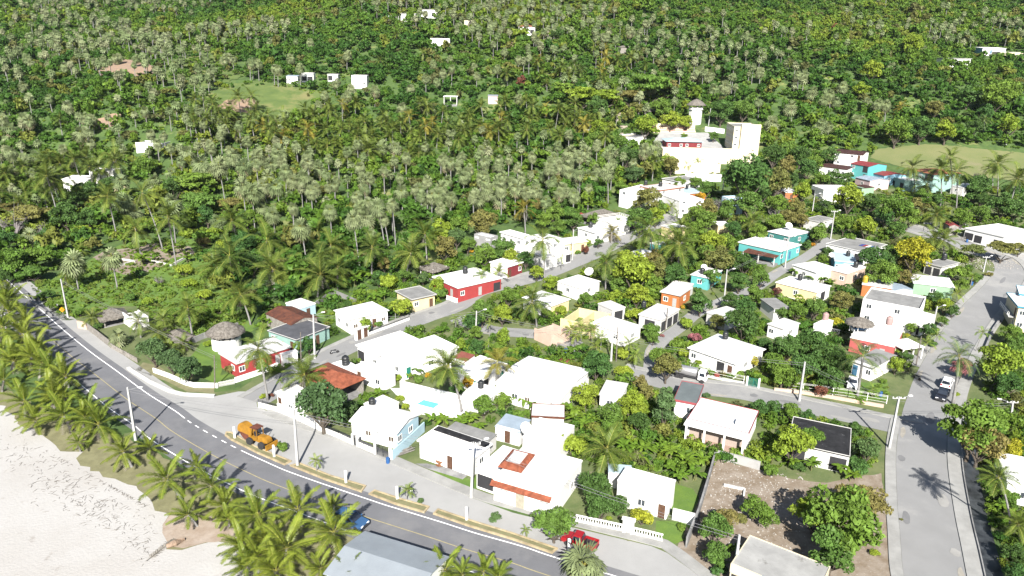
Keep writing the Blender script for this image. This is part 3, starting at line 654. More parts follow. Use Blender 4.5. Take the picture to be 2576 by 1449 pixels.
def rectfit(q, h):
    P = []
    for x, y in q:
        px, py = pp(x, y); P.append(hit(px, py, h)[:2])
    for _ in range(2):
        c = np.mean(P, axis=0); zt = T(float(c[0]), float(c[1])) + h; P = [flat(*pp(x, y), zt) for x, y in q]
    FL, FR, BR, BL = P; u = (FR - FL) + (BR - BL); w = (np.linalg.norm(FR - FL) + np.linalg.norm(BR - BL)) / 2; u /= np.linalg.norm(u)
    v = np.array([-u[1], u[0]]); d = max(1.5, ((BL - FL) @ v + (BR - FR) @ v) / 2); c = np.mean(P, axis=0)
    return c, u, w, d
def hillfit(q, h, dep=None, rot=0.0):
    """a building on the steep slope: front edge of the roof as surveyed, depth from its proportions"""
    a, b = pp(*q[0]), pp(*q[1]); p = hit((a[0] + b[0]) / 2, (a[1] + b[1]) / 2, h); m = project(p)[2] / FPX; w = math.hypot(b[0] - a[0], b[1] - a[1]) * m; d = dep or min(8.0, .7 * w)
    u = np.array([math.cos(rot), math.sin(rot)]); v = np.array([-u[1], u[0]]); return p[:2] + v * d / 2, u, w, d
def side_M(s, w, d):
    """frame of a wall: x along it, y outwards, z up"""
    a = {'f': (0, -d / 2, 0), 'r': (w / 2, 0, R(90)), 'b': (0, d / 2, R(180)), 'l': (-w / 2, 0, R(-90))}[s]
    return Matrix.Translation((a[0], a[1], 0)) @ Matrix.Rotation(a[2], 4, 'Z') @ Matrix.Rotation(math.pi, 4, 'Z') @ Matrix.Diagonal((-1, 1, 1, 1))
def opening(o, kind, M, x, z0, ww, hh, dm=None):
    """a window (frame > pane) or a door set 3 cm proud of the wall"""
    if kind in 'wslk':
        f = MB(); t = .09; e = .05
        f.box(x - ww / 2, x - ww / 2 + t, -.05, e, z0, z0 + hh, M).box(x + ww / 2 - t, x + ww / 2, -.05, e, z0, z0 + hh, M).box(x - ww / 2 + t, x + ww / 2 - t, -.05, e, z0 + hh - t, z0 + hh, M).box(x - ww / 2 + t, x + ww / 2 - t, -.05, e + .06, z0 - .03, z0 + t, M)
        if ww > .8: f.box(x - .03, x + .03, -.05, e, z0 + t, z0 + hh - t, M)
        fo = f.build('window', FRAMEW, o)
        MB().box(x - ww / 2 + t, x + ww / 2 - t, -.05, .02, z0 + t, z0 + hh - t, M).build('pane', LOUV if kind == 'l' else GLASS, fo)
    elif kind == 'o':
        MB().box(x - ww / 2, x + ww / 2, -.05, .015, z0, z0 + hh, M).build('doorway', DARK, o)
    else:
        MB().box(x - ww / 2, x + ww / 2, -.05, .05, z0, z0 + hh, M).build('door', dm or DOORM, o)
def solid(top, th):
    """close a roof sheet given as quads/tris of points with an underside th lower"""
    mb = MB()
    for f in top:
        n = len(f); lo = [(p[0], p[1], p[2] - th) for p in f]
        mb.add(list(f) + lo, [tuple(range(n)), tuple(range(n, 2 * n))[::-1]] + [(i, n + i, n + (i + 1) % n, (i + 1) % n) for i in range(n)])
    return mb
def roofmesh(kind, w, d, h, rise, ov, th=.12):
    a, b = w / 2 + ov, d / 2 + ov
    if kind == 'flat': return MB().box(-a, a, -b, b, h, h + th + .06)
    if kind == 'par':
        m = MB().box(-w / 2 + .15, w / 2 - .15, -d / 2 + .15, d / 2 - .15, h - .1, h + .06); return m
    if kind == 'shed': return solid([[(-a, -b, h - .05), (a, -b, h - .05), (a, b, h + rise), (-a, b, h + rise)]], th)
    if kind in ('gable', 'gablev'):
        if kind == 'gablev': a, b = b, a
        s = rise / (b - ov) if b > ov else .3; e = h - ov * s
        q = [[(-a, -b, e + th), (a, -b, e + th), (a, 0, h + rise + th), (-a, 0, h + rise + th)], [(-a, 0, h + rise + th), (a, 0, h + rise + th), (a, b, e + th), (-a, b, e + th)]]
        if kind == 'gablev': q = [[(-y, x, z) for x, y, z in f] for f in q]
        return solid(q, th)
    if kind in ('hip', 'pyr'):
        if a >= b: r1, r2 = (-(a - b) * .95 - .05, 0, h + rise), ((a - b) * .95 + .05, 0, h + rise)
        else: r1, r2 = (0, -(b - a) * .95 - .05, h + rise), (0, (b - a) * .95 + .05, h + rise)
        A, B, Cc, D = (-a, -b, h + .06), (a, -b, h + .06), (a, b, h + .06), (-a, b, h + .06)
        if a >= b: fs = [[A, B, r2, r1], [B, Cc, r2], [Cc, D, r1, r2], [D, A, r1]]
        else: fs = [[A, B, r1], [B, Cc, r2, r1], [Cc, D, r2], [D, A, r1, r2]]
        return solid(fs, th)
HOUSES = {}
def house(key, label, q, h=3.0, roof='flat', rise=.8, ov=.3, wall='white', rc='white', f='', r='', l='', cat='house', name='house', land=None, trim=None, posts=False, dm=None, base=1.2, rwall=None, fascia=True, sill=1.0, dep=None, rot=0.0):
    c, u, w, d = hillfit(q, h, dep, rot) if base == 3 else rectfit(q, h); gz = T(float(c[0]), float(c[1])); px, py = pp(*np.mean(q, axis=0))
    o = thing(name, label, cat, (c[0], c[1], gz), math.atan2(u[1], u[0]))
    if land: LAND.append((land, px, py))
    wm = WALLC[wall]
    if roof == 'none':                                        # roofless walls
        t = .18; mb = MB(); mb.box(-w / 2, w / 2, -d / 2, -d / 2 + t, -base, h).box(-w / 2, w / 2, d / 2 - t, d / 2, -base, h * .9).box(-w / 2, -w / 2 + t, -d / 2 + t, d / 2 - t, -base, h * .8).box(w / 2 - t, w / 2, -d / 2 + t, d / 2 - t, -base, h * .95)
        mb.box(-t / 2, t / 2, -d / 2 + t, d / 2 - t, -base, h * .85); mb.build('wall', wm, o)
        MB().box(-w / 2 + t, w / 2 - t, -d / 2 + t, d / 2 - t, -.3, .12).build('floor', CONC2, o)
    elif posts:                                               # open shelter on posts
        mb = MB(); e = .18
        for x in (-w / 2 + e, 0, w / 2 - e):
            for y in (-d / 2 + e, d / 2 - e): MB().box(x - .11, x + .11, y - .11, y + .11, -base, h).build('post', wm, o)
        MB().box(-w / 2, w / 2, -d / 2, d / 2, -base, .12).build('floor', CONC2, o)
        if posts == 'wall': MB().box(-w / 2 + .4, w / 2 - .4, d / 2 - .1, d / 2 + .08, 0, h - .1).build('wall', wm, o)
    else:
        mb = MB()
        if roof in ('gable', 'gablev'):
            pr = [(-d / 2, -base), (d / 2, -base), (d / 2, h), (0, h + rise), (-d / 2, h)]; ex = w / 2
            if roof == 'gablev': pr = [(-w / 2, -base), (w / 2, -base), (w / 2, h), (0, h + rise), (-w / 2, h)]; ex = d / 2
            n = 5; P = [((-ex, y, z) if roof == 'gable' else (y, -ex, z)) for y, z in pr] + [((ex, y, z) if roof == 'gable' else (y, ex, z)) for y, z in pr]
            mb.add(P, [tuple(range(n)), tuple(range(n, 2 * n))[::-1]] + [(i, n + i, n + (i + 1) % n, (i + 1) % n) for i in range(n)])
        elif roof == 'par':
            mb.box(-w / 2, w / 2, -d / 2, d / 2, -base, h - .05); t = .14
            mb.box(-w / 2, w / 2, -d / 2, -d / 2 + t, h - .05, h + .45).box(-w / 2, w / 2, d / 2 - t, d / 2, h - .05, h + .45).box(-w / 2, -w / 2 + t, -d / 2 + t, d / 2 - t, h - .05, h + .45).box(w / 2 - t, w / 2, -d / 2 + t, d / 2 - t, h - .05, h + .45)
        else: mb.box(-w / 2, w / 2, -d / 2, d / 2, -base, h - (.004 if roof == 'flat' else 0))
        mb.build('wall', wm, o)
        if rwall:
            for s, cc in rwall.items():
                L = w if s in 'fb' else d; MB().box(-L / 2 + .02, L / 2 - .02, -.02, .012, 0, h - .02, side_M(s, w, d)).build('wall_panel', WALLC[cc], o)
    if roof != 'none':
        ro = roofmesh(roof, w, d, h, rise, ov).build('roof', ROOFC[rc], o)
        if roof == 'flat' and not trim and w > 4 and d > 3.5:
            a, b, t = w / 2 + ov, d / 2 + ov, .1
            MB().box(-a, a, -b, -b + t, h + .18, h + .26).box(-a, a, b - t, b, h + .18, h + .26).box(-a, -a + t, -b + t, b - t, h + .18, h + .26).box(a - t, a, -b + t, b - t, h + .18, h + .26).build('kerb', wm if wall in ('white', 'ww', 'grey', 'cream') else WHITE2, ro)
        if trim:
            a, b = w / 2 + ov + .03, d / 2 + ov + .03
            MB().box(-a, a, -b, -b + .06, h - .08, h + .28).box(-a, a, b - .06, b, h - .08, h + .28).box(-a, -a + .06, -b + .06, b - .06, h - .08, h + .28).box(a - .06, a, -b + .06, b - .06, h - .08, h + .28).build('fascia', trim, ro)
        if roof == 'hip' and rc in ('tile', 'white'):
            pass
    for s, spec in (('f', f), ('r', r), ('l', l)):
        if not spec: continue
        rows = spec.split('/')
        for ri, row in enumerate(rows):
            z = ri * 2.75; L = w if s == 'f' else d; M = side_M(s, w, d)
            for i, k in enumerate(row):
                if k == '.': continue
                x = -L / 2 + L * (i + .5) / len(row); room = L / len(row) * .8
                if k == 'w': opening(o, 'w', M, x, z + sill, min(1.2, room), 1.1)
                elif k == 'l': opening(o, 'l', M, x, z + sill, min(1.1, room), 1.0)
                elif k == 's': opening(o, 's', M, x, z + sill + .9, min(1.4, room), .35)
                elif k == 'd': opening(o, 'd', M, x, .02, min(.95, room), 2.1, dm)
                elif k == 'D': opening(o, 'd', M, x, z + .02, min(.95, room), 2.1, dm)
                elif k == 'g': opening(o, 'd', M, x, .02, min(2.8, room), 2.3, dm)
                elif k == 'o': opening(o, 'o', M, x, z + .02, min(2.4, room), 2.2)
                elif k == 'O': opening(o, 'o', M, x, z + .3, min(4.5, room * 1.15), 2.1)
    HOUSES[key] = (o, c, u, w, d, h, gz); return o
def thatch(key, label, q, h, rise, ov=.6, posts=True, wall='wood', land=None, name='thatched_shelter', cat='shelter'):
    """palm thatch on posts: thick hipped roof with a ragged fringe"""
    c, u, w, d = rectfit(q, h); gz = T(float(c[0]), float(c[1])); o = thing(name, label, cat, (c[0], c[1], gz), math.atan2(u[1], u[0]))
    if land: LAND.append((land,) + pp(*np.mean(q, axis=0)))
    for x in (-w / 2 + .3, w / 2 - .3):
        for y in (-d / 2 + .3, d / 2 - .3): MB().tube([(x, y, -1), (x, y, h + .2)], .13, 8).build('post', WALLC[wall], o)
    MB().box(-w / 2, w / 2, -d / 2, d / 2, -1, .1).build('floor', CONC2, o)
    thatchroof(o, w, d, h, rise, ov)
    return o
def thatchroof(o, w, d, h, rise, ov, round_=False):
    r = np.random.default_rng(int(w * 100)); mb = MB()
    if round_:
        n = 22; R0 = w / 2 + ov; rings = [(1.0, h - .35), (.97, h - .05), (.66, h + rise * .42), (.32, h + rise * .80), (.05, h + rise)]
        vs = [(R0 * q * math.cos(6.2832 * k / n) * r.uniform(.97, 1.03), R0 * q * math.sin(6.2832 * k / n) * r.uniform(.97, 1.03), z + r.normal(0, .04)) for q, z in rings for k in range(n)]
        fs = [(i * n + k, i * n + (k + 1) % n, (i + 1) * n + (k + 1) % n, (i + 1) * n + k) for i in range(len(rings) - 1) for k in range(n)] + [tuple(range(n))[::-1], tuple(range((len(rings) - 1) * n, len(rings) * n))]
        mb.add(vs, fs); per = [(R0 * math.cos(t), R0 * math.sin(t)) for t in np.linspace(0, 6.283, 90)[:-1]]
    else:
        a, b = w / 2 + ov, d / 2 + ov; mb = roofmesh('hip', w, d, h - .2, rise + .2, ov, .3)
        per = [(x, s * b) for s in (-1, 1) for x in np.linspace(-a, a, int(a * 14))] + [(s * a, y) for s in (-1, 1) for y in np.linspace(-b, b, int(b * 14))]
    for x, y in per:                                          # ragged fringe of leaf ends
        L = math.hypot(x, y); e = np.array([x / L, y / L]); t = np.array([-e[1], e[0]]) * .14; p = np.array([x, y]) * .985; q = p + e * r.uniform(.05, .3); z0, z1 = h + .02, h - r.uniform(.25, .55)
        mb.add([(p[0] - t[0], p[1] - t[1], z0), (p[0] + t[0], p[1] + t[1], z0), (q[0] + t[0] * .5, q[1] + t[1] * .5, z1), (q[0] - t[0] * .5, q[1] - t[1] * .5, z1)], [(0, 1, 2, 3)])
    ro = mb.build('roof', ROOFC['thatch'], o)
def tank(x, y, h, label, m=None, s=1.0, name='water_tank'):
    p = hit(*pp(x, y), h); o = thing(name, label, 'water tank', (p[0], p[1], p[2]))
    r = .55 * s
    MB().lathe([(r, 0), (r, .3 * s), (r * 1.05, .34 * s), (r, .38 * s), (r, .7 * s), (r * 1.05, .74 * s), (r, .78 * s), (r, 1.1 * s), (r * .85, 1.3 * s), (r * .35, 1.42 * s)], 16).build('body', m or TANKB, o, smooth=False)
    MB().lathe([(r * .4, 1.4 * s), (r * .4, 1.5 * s), (r * .1, 1.53 * s)], 12).build('lid', m or TANKB, o)
def dish(x, y, h, label, r=.9):
    p = hit(*pp(x, y), h); o = thing('satellite_dish', label, 'satellite dish', (p[0], p[1], p[2]), rng.uniform(2.5, 3.8))
    MB().tube([(0, 0, 0), (0, 0, .7 * r)], .04, 6).build('mast', FRAMEW, o)
    prof = [(.02, -.12), (.3, -.10), (.6, -.04), (.85, .04), (1.0, .12)]
    mb = MB().lathe([(q * r, z * r) for q, z in prof], 18); M = Matrix.Translation((0, .1, .9 * r)) @ Matrix.Rotation(R(-48), 4, 'X')
    mb.f = mb.f[:-1]; mb.v = [tuple(M @ Vector(v)) for v in mb.v]
    mb.build('reflector', FRAMEW, o)
    MB().tube([tuple(M @ Vector((0, -.9 * r, .1))), tuple(M @ Vector((0, 0, .8 * r)))], .02, 5).build('feed_arm', IRON, o)
def wall_line(label, pts, h, m, th=.18, name='garden_wall', cat='wall', top=False, land=None, group=None, style=None, off=0.0):
    """free-standing wall through picture points of its foot (or of its top edge)"""
    P = [hit(*pp(*p), h if top else 0) for p in pts]; base = P[0].copy(); base[2] = T(float(P[0][0]), float(P[0][1])); o = thing(name, label, cat, tuple(base), 0, group)
    mb = MB(); bars = MB(); caps = MB(); posts = []
    for a, b in zip(P[:-1], P[1:]):
        d = (b - a)[:2]; L = np.linalg.norm(d); d /= L; nseg = max(1, int(L / 4)); n = np.array([-d[1], d[0]]) * th / 2
        for k in range(nseg):
            p, q = a[:2] + d * L * k / nseg, a[:2] + d * L * (k + 1) / nseg; zp, zq = T(*map(float, p)) - base[2], T(*map(float, q)) - base[2]; p = p - base[:2]; q = q - base[:2]
            def seg(mbx, z0, z1, nn_=n):
                v = [(*(p - nn_), zp + z0), (*(q - nn_), zq + z0), (*(q + nn_), zq + z0), (*(p + nn_), zp + z0), (*(p - nn_), zp + z1), (*(q - nn_), zq + z1), (*(q + nn_), zq + z1), (*(p + nn_), zp + z1)]
                mbx.add(v, [(3, 2, 1, 0), (4, 5, 6, 7), (0, 1, 5, 4), (1, 2, 6, 5), (2, 3, 7, 6), (3, 0, 4, 7)])
            if style == 'balusters':
                seg(mb, -.5, h * .32); seg(caps, h * .86, h, n * 1.15)
                LL = np.linalg.norm(q - p); m_ = max(2, int(LL / .33))
                for j in range(m_):
                    c = p + (q - p) * (j + .5) / m_; zc = zp + (zq - zp) * (j + .5) / m_; bars.lathe([(.06, h * .32), (.1, h * .48), (.055, h * .66), (.07, h * .86)], 6, (c[0], c[1], zc))
            elif style in ('posts', 'mesh'):
                LL = np.linalg.norm(q - p); m_ = max(1, int(LL / (2.2 if style == 'mesh' else .16)))
                for j in range(m_ + 1):
                    c = p + (q - p) * j / m_; zc = zp + (zq - zp) * j / m_; rr = .04 if style == 'mesh' else .03; hh = h * (1 if style == 'mesh' else rng.uniform(.85, 1.05)); bars.box(c[0] - rr, c[0] + rr, c[1] - rr, c[1] + rr, zc - .3, zc + hh)
                for z in ((.15, .5, .85, .98) if style == 'mesh' else (.3, .8)): seg(caps, h * z, h * z + .035, n * .2)
            elif style == 'rail':
                seg(mb, -.5, h * .62); LL = np.linalg.norm(q - p); m_ = max(2, int(LL / .9))
                for j in range(m_ + 1): c = p + (q - p) * j / m_; zc = zp + (zq - zp) * j / m_; bars.box(c[0] - .03, c[0] + .03, c[1] - .03, c[1] + .03, zc + h * .62, zc + h)
                for z in (.70, .80, .90, .98): seg(caps, h * z, h * z + .03, n * .25)
            else:
                seg(mb, -.5, h); seg(caps, h, h + .06, n * 1.25)
    if mb.v: mb.build('wall', m, o)
    if style == 'balusters': caps.build('handrail', m, o); bars.build('baluster_row', m, o)
    elif style == 'posts': bars.build('pickets', m, o); caps.build('rail', m, o)
    elif style == 'mesh':
        for q in range(len(bars.v) // 8):
            pb = MB(); pb.add(bars.v[q * 8:q * 8 + 8], bars.f[:6]); pb.build('fence_post', m, o)
        caps.build('wire', m, o)
    elif style == 'rail': bars.build('railing_posts', IRON, o); caps.build('railing', IRON, o)
    else: caps.build('coping', m, o)
    if land: LAND.append((land,) + pp(*np.mean(pts, axis=0)))
    return o
# ================================================================ houses: roof corners (front-left, front-right, back-right, back-left) in the picture
C(1, 2)
house('rusty', 'small wooden shed under a rusty brown corrugated gable roof', [(120, 268), (370, 382), (595, 290), (345, 180)], 2.7, 'gable', .9, .15, 'wood', 'rust', r='w', f='..d', land='the rusty-roofed shed', name='shed')
house('dark', 'low house with a dark flat felt roof and mint green walls', [(105, 430), (385, 520), (755, 408), (480, 320)], 2.7, 'flat', 0, .2, 'mint', 'dark', f='w.d', r='..d.', land='the dark-roofed mint house', dm=DOORM)
house('annex', 'pale blue outbuilding with a white flat roof behind the rusty-roofed shed', [(320, 165), (470, 215), (575, 155), (430, 105)], 2.6, 'flat', 0, .1, 'pale_blue', 'white', r='d', f='w')
house('gatehouse', 'white house with a low hipped roof, brown garage gate and iron fence in front', [(820, 238), (968, 325), (1305, 215), (1140, 130)], 3.3, 'hip', .5, .3, 'white', 'white', f='ww', r='lwdl', land='the white house with the brown garage gate')
house('garage', 'small white gate block with double brown wooden doors by the street', [(985, 418), (1003, 425), (1135, 385), (1118, 378)], 2.3, 'flat', 0, .15, 'white', 'white', r='dd', name='gate_block', cat='gate', base=.5)
house('yellowgrey', 'pale yellow house with a grey concrete flat roof', [(1420, 45), (1580, 115), (1790, 72), (1640, -15)], 2.8, 'flat', 0, .4, 'yellow', 'grey', f='w', r='w.d', land='the pale yellow house')
house('bigwhite', 'large low white house with a flat roof and open carport beside the street corner', [(1030, 585), (1230, 690), (1660, 540), (1440, 446)], 3.1, 'flat', 0, .3, 'white', 'stain', f='O.w', r='', land='the large white house with the carport')
house('bigwhite2', 'lower white wing with a stepped flat roof and a green shuttered door', [(1230, 640), (1450, 768), (2050, 608), (1810, 500)], 2.9, 'flat', 0, .25, 'white', 'white', f='.w', r='d.w.w', dm=DOORG)
house('spotted', 'white annex with a blotchy stained flat roof between the red-tiled pavilion and the white house', [(1005, 800), (1290, 925), (1378, 838), (1110, 745)], 2.6, 'par', 0, .1, 'white', 'stain', f='d.w')
house('tankhouse', 'little white pump house carrying a big black water tank by the street', [(770, 772), (900, 842), (1015, 790), (880, 722)], 2.7, 'flat', 0, .1, 'white', 'white', f='.d', name='pump_house')
tank(903, 770, 2.9, 'large black water tank on the little pump house by the street', s=1.25)
house('redtile', 'open pavilion with a hipped red clay tile roof and a timber rail', [(440, 872), (800, 1032), (1085, 912), (720, 755)], 3.1, 'hip', 1.5, .3, 'wood', 'tile', posts='wall', land='the red-tiled pavilion', name='pavilion', cat='pavilion')
house('annexleft', 'white flat-roofed annex behind the corner garden by the red-tiled pavilion', [(210, 1060), (375, 1152), (560, 1080), (400, 985)], 2.7, 'flat', 0, .25, 'white', 'white', f='d.w', r='w')
Z0()
house('cottage', 'white gabled cottage with a pale blue gable wall behind the roadside garden wall', P4((889, 1059), (997, 1089), (1053, 1043), (937, 1016)), 2.9, 'gable', .85, .3, 'white', 'white', f='.lsl', r='w.w.', rwall={'r': 'pale_blue'}, land='the cottage with the pale blue gable')
house('cottagerear', 'flat white extension with a black tank behind the gabled cottage', P4((911, 1014), (949, 1033), (1009, 1016), (969, 999)), 2.7, 'flat', 0, .1, 'white', 'white', r='w')
tank(936 * 4, 1020 * 4, 2.9, 'black water tank on the flat extension of the gabled cottage')
C(1, 2)
house('redshed', 'small open lean-to with a flat terracotta red roof beside a white house', [(1985, 722), (2095, 757), (2190, 677), (2030, 638)], 2.7, 'shed', .2, .05, 'white', 'terra', f='o', r='o', land='the terracotta lean-to', name='lean_to')
house('poolhouse', 'white flat-roofed house beside the terracotta lean-to with a green door', [(2080, 850), (2350, 950), (2430, 745), (2180, 670)], 2.9, 'flat', 0, .2, 'white', 'white', f='.wd', r='o.d', dm=DOORG)
house('poolhouse2', 'low white block with a small black tank beside the pool courtyard', [(2090, 1090), (2320, 1135), (2415, 1020), (2190, 965)], 2.5, 'par', 0, .1, 'white', 'white', r='w')
tank(2262, 1000, 2.6, 'black water tank on the low white block beside the pool', s=.95)
C(2, 2)
house('terrace', 'big white house with a wide sloping white roof and red-brown eaves', [(-136, 1000), (520, 1095), (735, 850), (165, 665)], 3.1, 'gable', .7, .3, 'white', 'white', f='.wl.w', r='..w', trim=None, land='the big white house with the red eaves')
house('hidden', 'white flat-roofed house half hidden behind leafy trees', [(885, 1075), (1010, 1095), (1238, 985), (960, 938)], 2.8, 'flat', 0, .2, 'white', 'stain', f='w', r='w', land='the half-hidden white house')
house('hipwhite', 'white bungalow with a wide white hipped roof, corner porch and hedge', [(1800, 612), (2280, 765), (2497, 612), (2070, 462)], 2.9, 'hip', 1.3, .4, 'white', 'white', f='w..oD', r='.w.w', land='the white bungalow with the hipped roof')
tank(2145, 505, 3.9, 'black water tank on the white hipped roof')
house('greyflat', 'white house with a dark grey green flat roof and pink edge beside the street', [(1640, 1135), (1850, 1165), (1915, 992), (1720, 948)], 2.9, 'flat', 0, .2, 'white', 'olive', f='.w', trim=REDTRIM)
o = house('pinkporch', 'white bungalow with a pink roof edge and a columned front porch', [(1795, 1342), (2400, 1460), (2440, 1258), (1893, 1102)], 3.1, 'flat', 0, .15, 'white', 'white', f='', r='w.w', trim=REDTRIM, land='the pink-edged bungalow')
_, c, u, w, d, h, gz = HOUSES['pinkporch']; M = side_M('f', w, d)
MB().box(-w / 2 + .3, w / 2 - .3, -.02, .02, .1, h - .3, M).build('porch_shade_panel', mat('porch_shade_wall', (.27, .22, .19), .8, .05, 1), o)  # solid panel, its darker colour stands for the shade inside the porch
MB().box(-w / 2 - .1, w / 2 + .1, 0, 2.0, -.6, .25, M).build('porch_floor', mat('salmon_floor', (.27, .19, .155), .8, .08, 1), o)
for x in (-w / 2 + .2, -w / 6, w / 6, w / 2 - .2): MB().box(x - .14, x + .14, 1.65, 1.93, .25, h - .1, M).build('column', WHITE, o)
MB().box(-w / 2 - .2, w / 2 + .2, .16, 2.1, h - .08, h + .2, M).build('porch_roof', ROOFC['white'], o)
MB().box(w / 2 - 2.2, w / 2 - .6, -2.6, -1.4, h + .25, h + 1.0, M).build('roof_box', WHITE, o)
house('yellowruin', 'roofless pale yellow house with broken walls', [(460, 305), (830, 372), (980, 252), (700, 182)], 2.9, 'none', wall='yellow', land='the roofless yellow house', cat='ruin', name='ruined_house')
house('paleruin', 'crumbling pale ruin with jagged walls at the street corner', [(225, 425), (470, 480), (500, 400), (420, 325)], 2.6, 'none', wall='salmon', cat='ruin', name='ruined_house')
house('ruststrip', 'white hip-roofed house beside the yellow ruin', [(810, 365), (1190, 470), (1238, 372), (950, 272)], 2.8, 'hip', .6, .25, 'white', 'white', r='w', f='.w', land='the white house with the rust strip')
house('weatheropen', 'weathered flat-roofed house with an open pillared porch', [(1310, 275), (1480, 325), (1700, 222), (1440, 165)], 2.8, 'flat', 0, .2, 'ww', 'stain', f='o', r='ooo', land='the weathered house with the open porch')
tank(1325, 190, 2.8, 'dark water tank beside the weathered house with the open porch')
house('weatherback', 'small shed with a patchy weathered concrete roof behind the roofless yellow house', [(900, 172), (1000, 228), (1150, 200), (960, 128)], 2.6, 'flat', 0, .1, 'ww', 'stain', r='o', name='shed')
house('hipleft', 'white hip-roofed house with a yellow corner wall next to bananas', [(110, 112), (385, 162), (575, 130), (310, 20)], 2.8, 'hip', .8, .3, 'white', 'white', f='w', r='d', rwall={'r': 'yellow'}, land='the hip-roofed house with the yellow corner')
house('orange', 'bright orange house under a greyish white roof', [(1480, 40), (1650, 66), (1830, 15), (1650, -30)], 3.0, 'flat', 0, .35, 'orange', 'stain', f='wd', r='w', dm=DOORW, land='the bright orange house')
house('slabroof', 'low building with a mottled white concrete roof among trees', [(1980, 255), (2180, 335), (2310, 242), (2140, 190)], 2.5, 'flat', 0, .1, 'ww', 'stain', land='the mottled white roof')
C(3, 2)
house('greyleft', 'low grey roofed house with white walls among dense trees', [(-50, 215), (75, 205), (200, 110), (45, 108)], 2.9, 'flat', 0, .3, 'white', 'grey', f='w')
house('weatherbox', 'small weathered white house with a stained flat roof under trees', [(0, 372), (160, 412), (300, 362), (170, 305)], 2.8, 'flat', 0, .2, 'white', 'stain', f='w.', r='w', land='the small weathered house')
house('twostorey', 'large two-storey white house with a grey roof terrace and parapet', [(885, 110), (1440, 215), (1675, 120), (1105, 20)], 5.4, 'par', 0, 0, 'white', 'grey', f='w.../w.w.', r='..w/..w', land='the two-storey white house with the grey roof')
house('twofront', 'white balcony block in front of the two-storey white house', [(1300, 270), (1560, 345), (1665, 285), (1450, 225)], 3.2, 'par', 0, 0, 'white', 'white', f='.o', r='o')
o = house('coral', 'coral red house with a white roof terrace and a wagon wheel on the wall', [(770, 492), (1255, 588), (1372, 436), (1000, 352)], 3.0, 'flat', 0, .1, 'coral', 'white', f='..w.d.', r='', dm=DOORW, land='the coral red house')
_, c, u, w, d, h, gz = HOUSES['coral']; M = side_M('f', w, d); x0 = -w / 2 + 2.6
mb = MB()
for k in range(16):
    a = k * math.pi / 8; mb.tube([tuple(M @ Vector((x0, .06, 1.6))), tuple(M @ Vector((x0 + .75 * math.cos(a), .06, 1.6 + .75 * math.sin(a))))], .035, 4)
ring = [tuple(M @ Vector((x0 + .8 * math.cos(a), .06, 1.6 + .8 * math.sin(a)))) for a in np.linspace(0, 6.2832, 25)]
mb.tube(ring, .06, 5); mb.build('wagon_wheel', IRON, o)
mb = MB(); 
for k in range(16): mb.box(-w / 2 + .2 + k * .3, -w / 2 + .32 + k * .3, .02, .12, h + .2, h + .85, M)
mb.box(-w / 2, -w / 2 + 5.0, 0, .16, h + .85, h + .95, M); mb.build('balustrade', WHITE, o)
house('coralporch', 'white sloping carport at the street end of the coral red house', [(1262, 588), (1415, 618), (1505, 585), (1360, 468)], 2.6, 'shed', .15, .05, 'white', 'white', posts=True, name='carport', cat='carport')
c0 = hit(*pp(925, 335), 5.2); o = thing('thatched_parasol', 'round thatched sunshade on the roof terrace of the coral red house', 'sunshade', (c0[0], c0[1], T(float(c0[0]), float(c0[1])) + 3.1))
for a in range(6): MB().tube([(1.9 * math.cos(a * 1.047), 1.9 * math.sin(a * 1.047), 0), (1.9 * math.cos(a * 1.047), 1.9 * math.sin(a * 1.047), 2.1)], .09, 6).build('post', WHITE, o)
thatchroof(o, 4.0, 4.0, 2.0, 1.0, .75, True)
o = thing('covered_table', 'blue cloth covered table under the round thatched sunshade', 'table', (c0[0], c0[1] - .3, T(float(c0[0]), float(c0[1])) + 3.1)); MB().box(-1.5, 1.5, -.9, .9, .72, .95).build('table_cover', mat('blue_cloth', (.015, .09, .22), .8, .2, 2), o)
for x in (-1.3, 1.3): MB().box(x - .06, x + .06, -.7, .7, 0, .72).build('leg', FRAMEW, o)
tank(575, 320, 2.9, 'pink water tank left of the thatched sunshade', TANKP, 1.15); tank(1217, 365, 3.2, 'pink water tank on the roof of the coral red house', TANKP, 1.25)
house('pinktankbase', 'small white pump house under the pink tank', [(480, 375), (560, 395), (635, 330), (560, 305)], 2.8, 'flat', 0, .05, 'white', 'white', name='pump_house')
house('greyshed', 'small white shed with blue doors under a sloping grey roof behind the royal palm', [(960, 775), (1140, 832), (1197, 667), (990, 594)], 2.7, 'shed', .35, .2, 'white', 'grey', f='d.w', dm=DOORB, land='the white shed with blue doors', name='shed')
house('bluetrim', 'cream two-storey house with blue roof edge and balcony at the roadside', [(2438, 172), (2700, 222), (2790, 95), (2510, 80)], 5.6, 'flat', 0, .3, 'cream', 'white', f='w.w/w.w', l='..w/..D', trim=BLUETRIM, land='the cream house with blue trim')
o, c, u, w, d, h, gz = HOUSES['bluetrim']; M = side_M('l', w, d)
MB().box(-d / 2 + .5, d / 2 - .8, .0, 1.3, 2.75, 2.95, M).build('balcony_floor', CONC, o)
mb = MB(); mb.box(-d / 2 + .5, d / 2 - .8, 1.22, 1.28, 3.75, 3.82, M).box(-d / 2 + .5, d / 2 - .8, 1.22, 1.28, 3.3, 3.36, M)
for k in range(8): mb.box(-d / 2 + .5 + k * (d - 1.3) / 7.2, -d / 2 + .56 + k * (d - 1.3) / 7.2, 1.2, 1.27, 2.95, 3.8, M)
mb.build('balcony_rail', FRAMEW, o)
house('upperright', 'white house with sky blue edges behind the cream house with blue trim', [(2480, 60), (2700, 90), (2760, 20), (2560, -10)], 5.8, 'flat', 0, .2, 'white', 'white', trim=BLUETRIM, l='.w/w.')
C(3, 3)
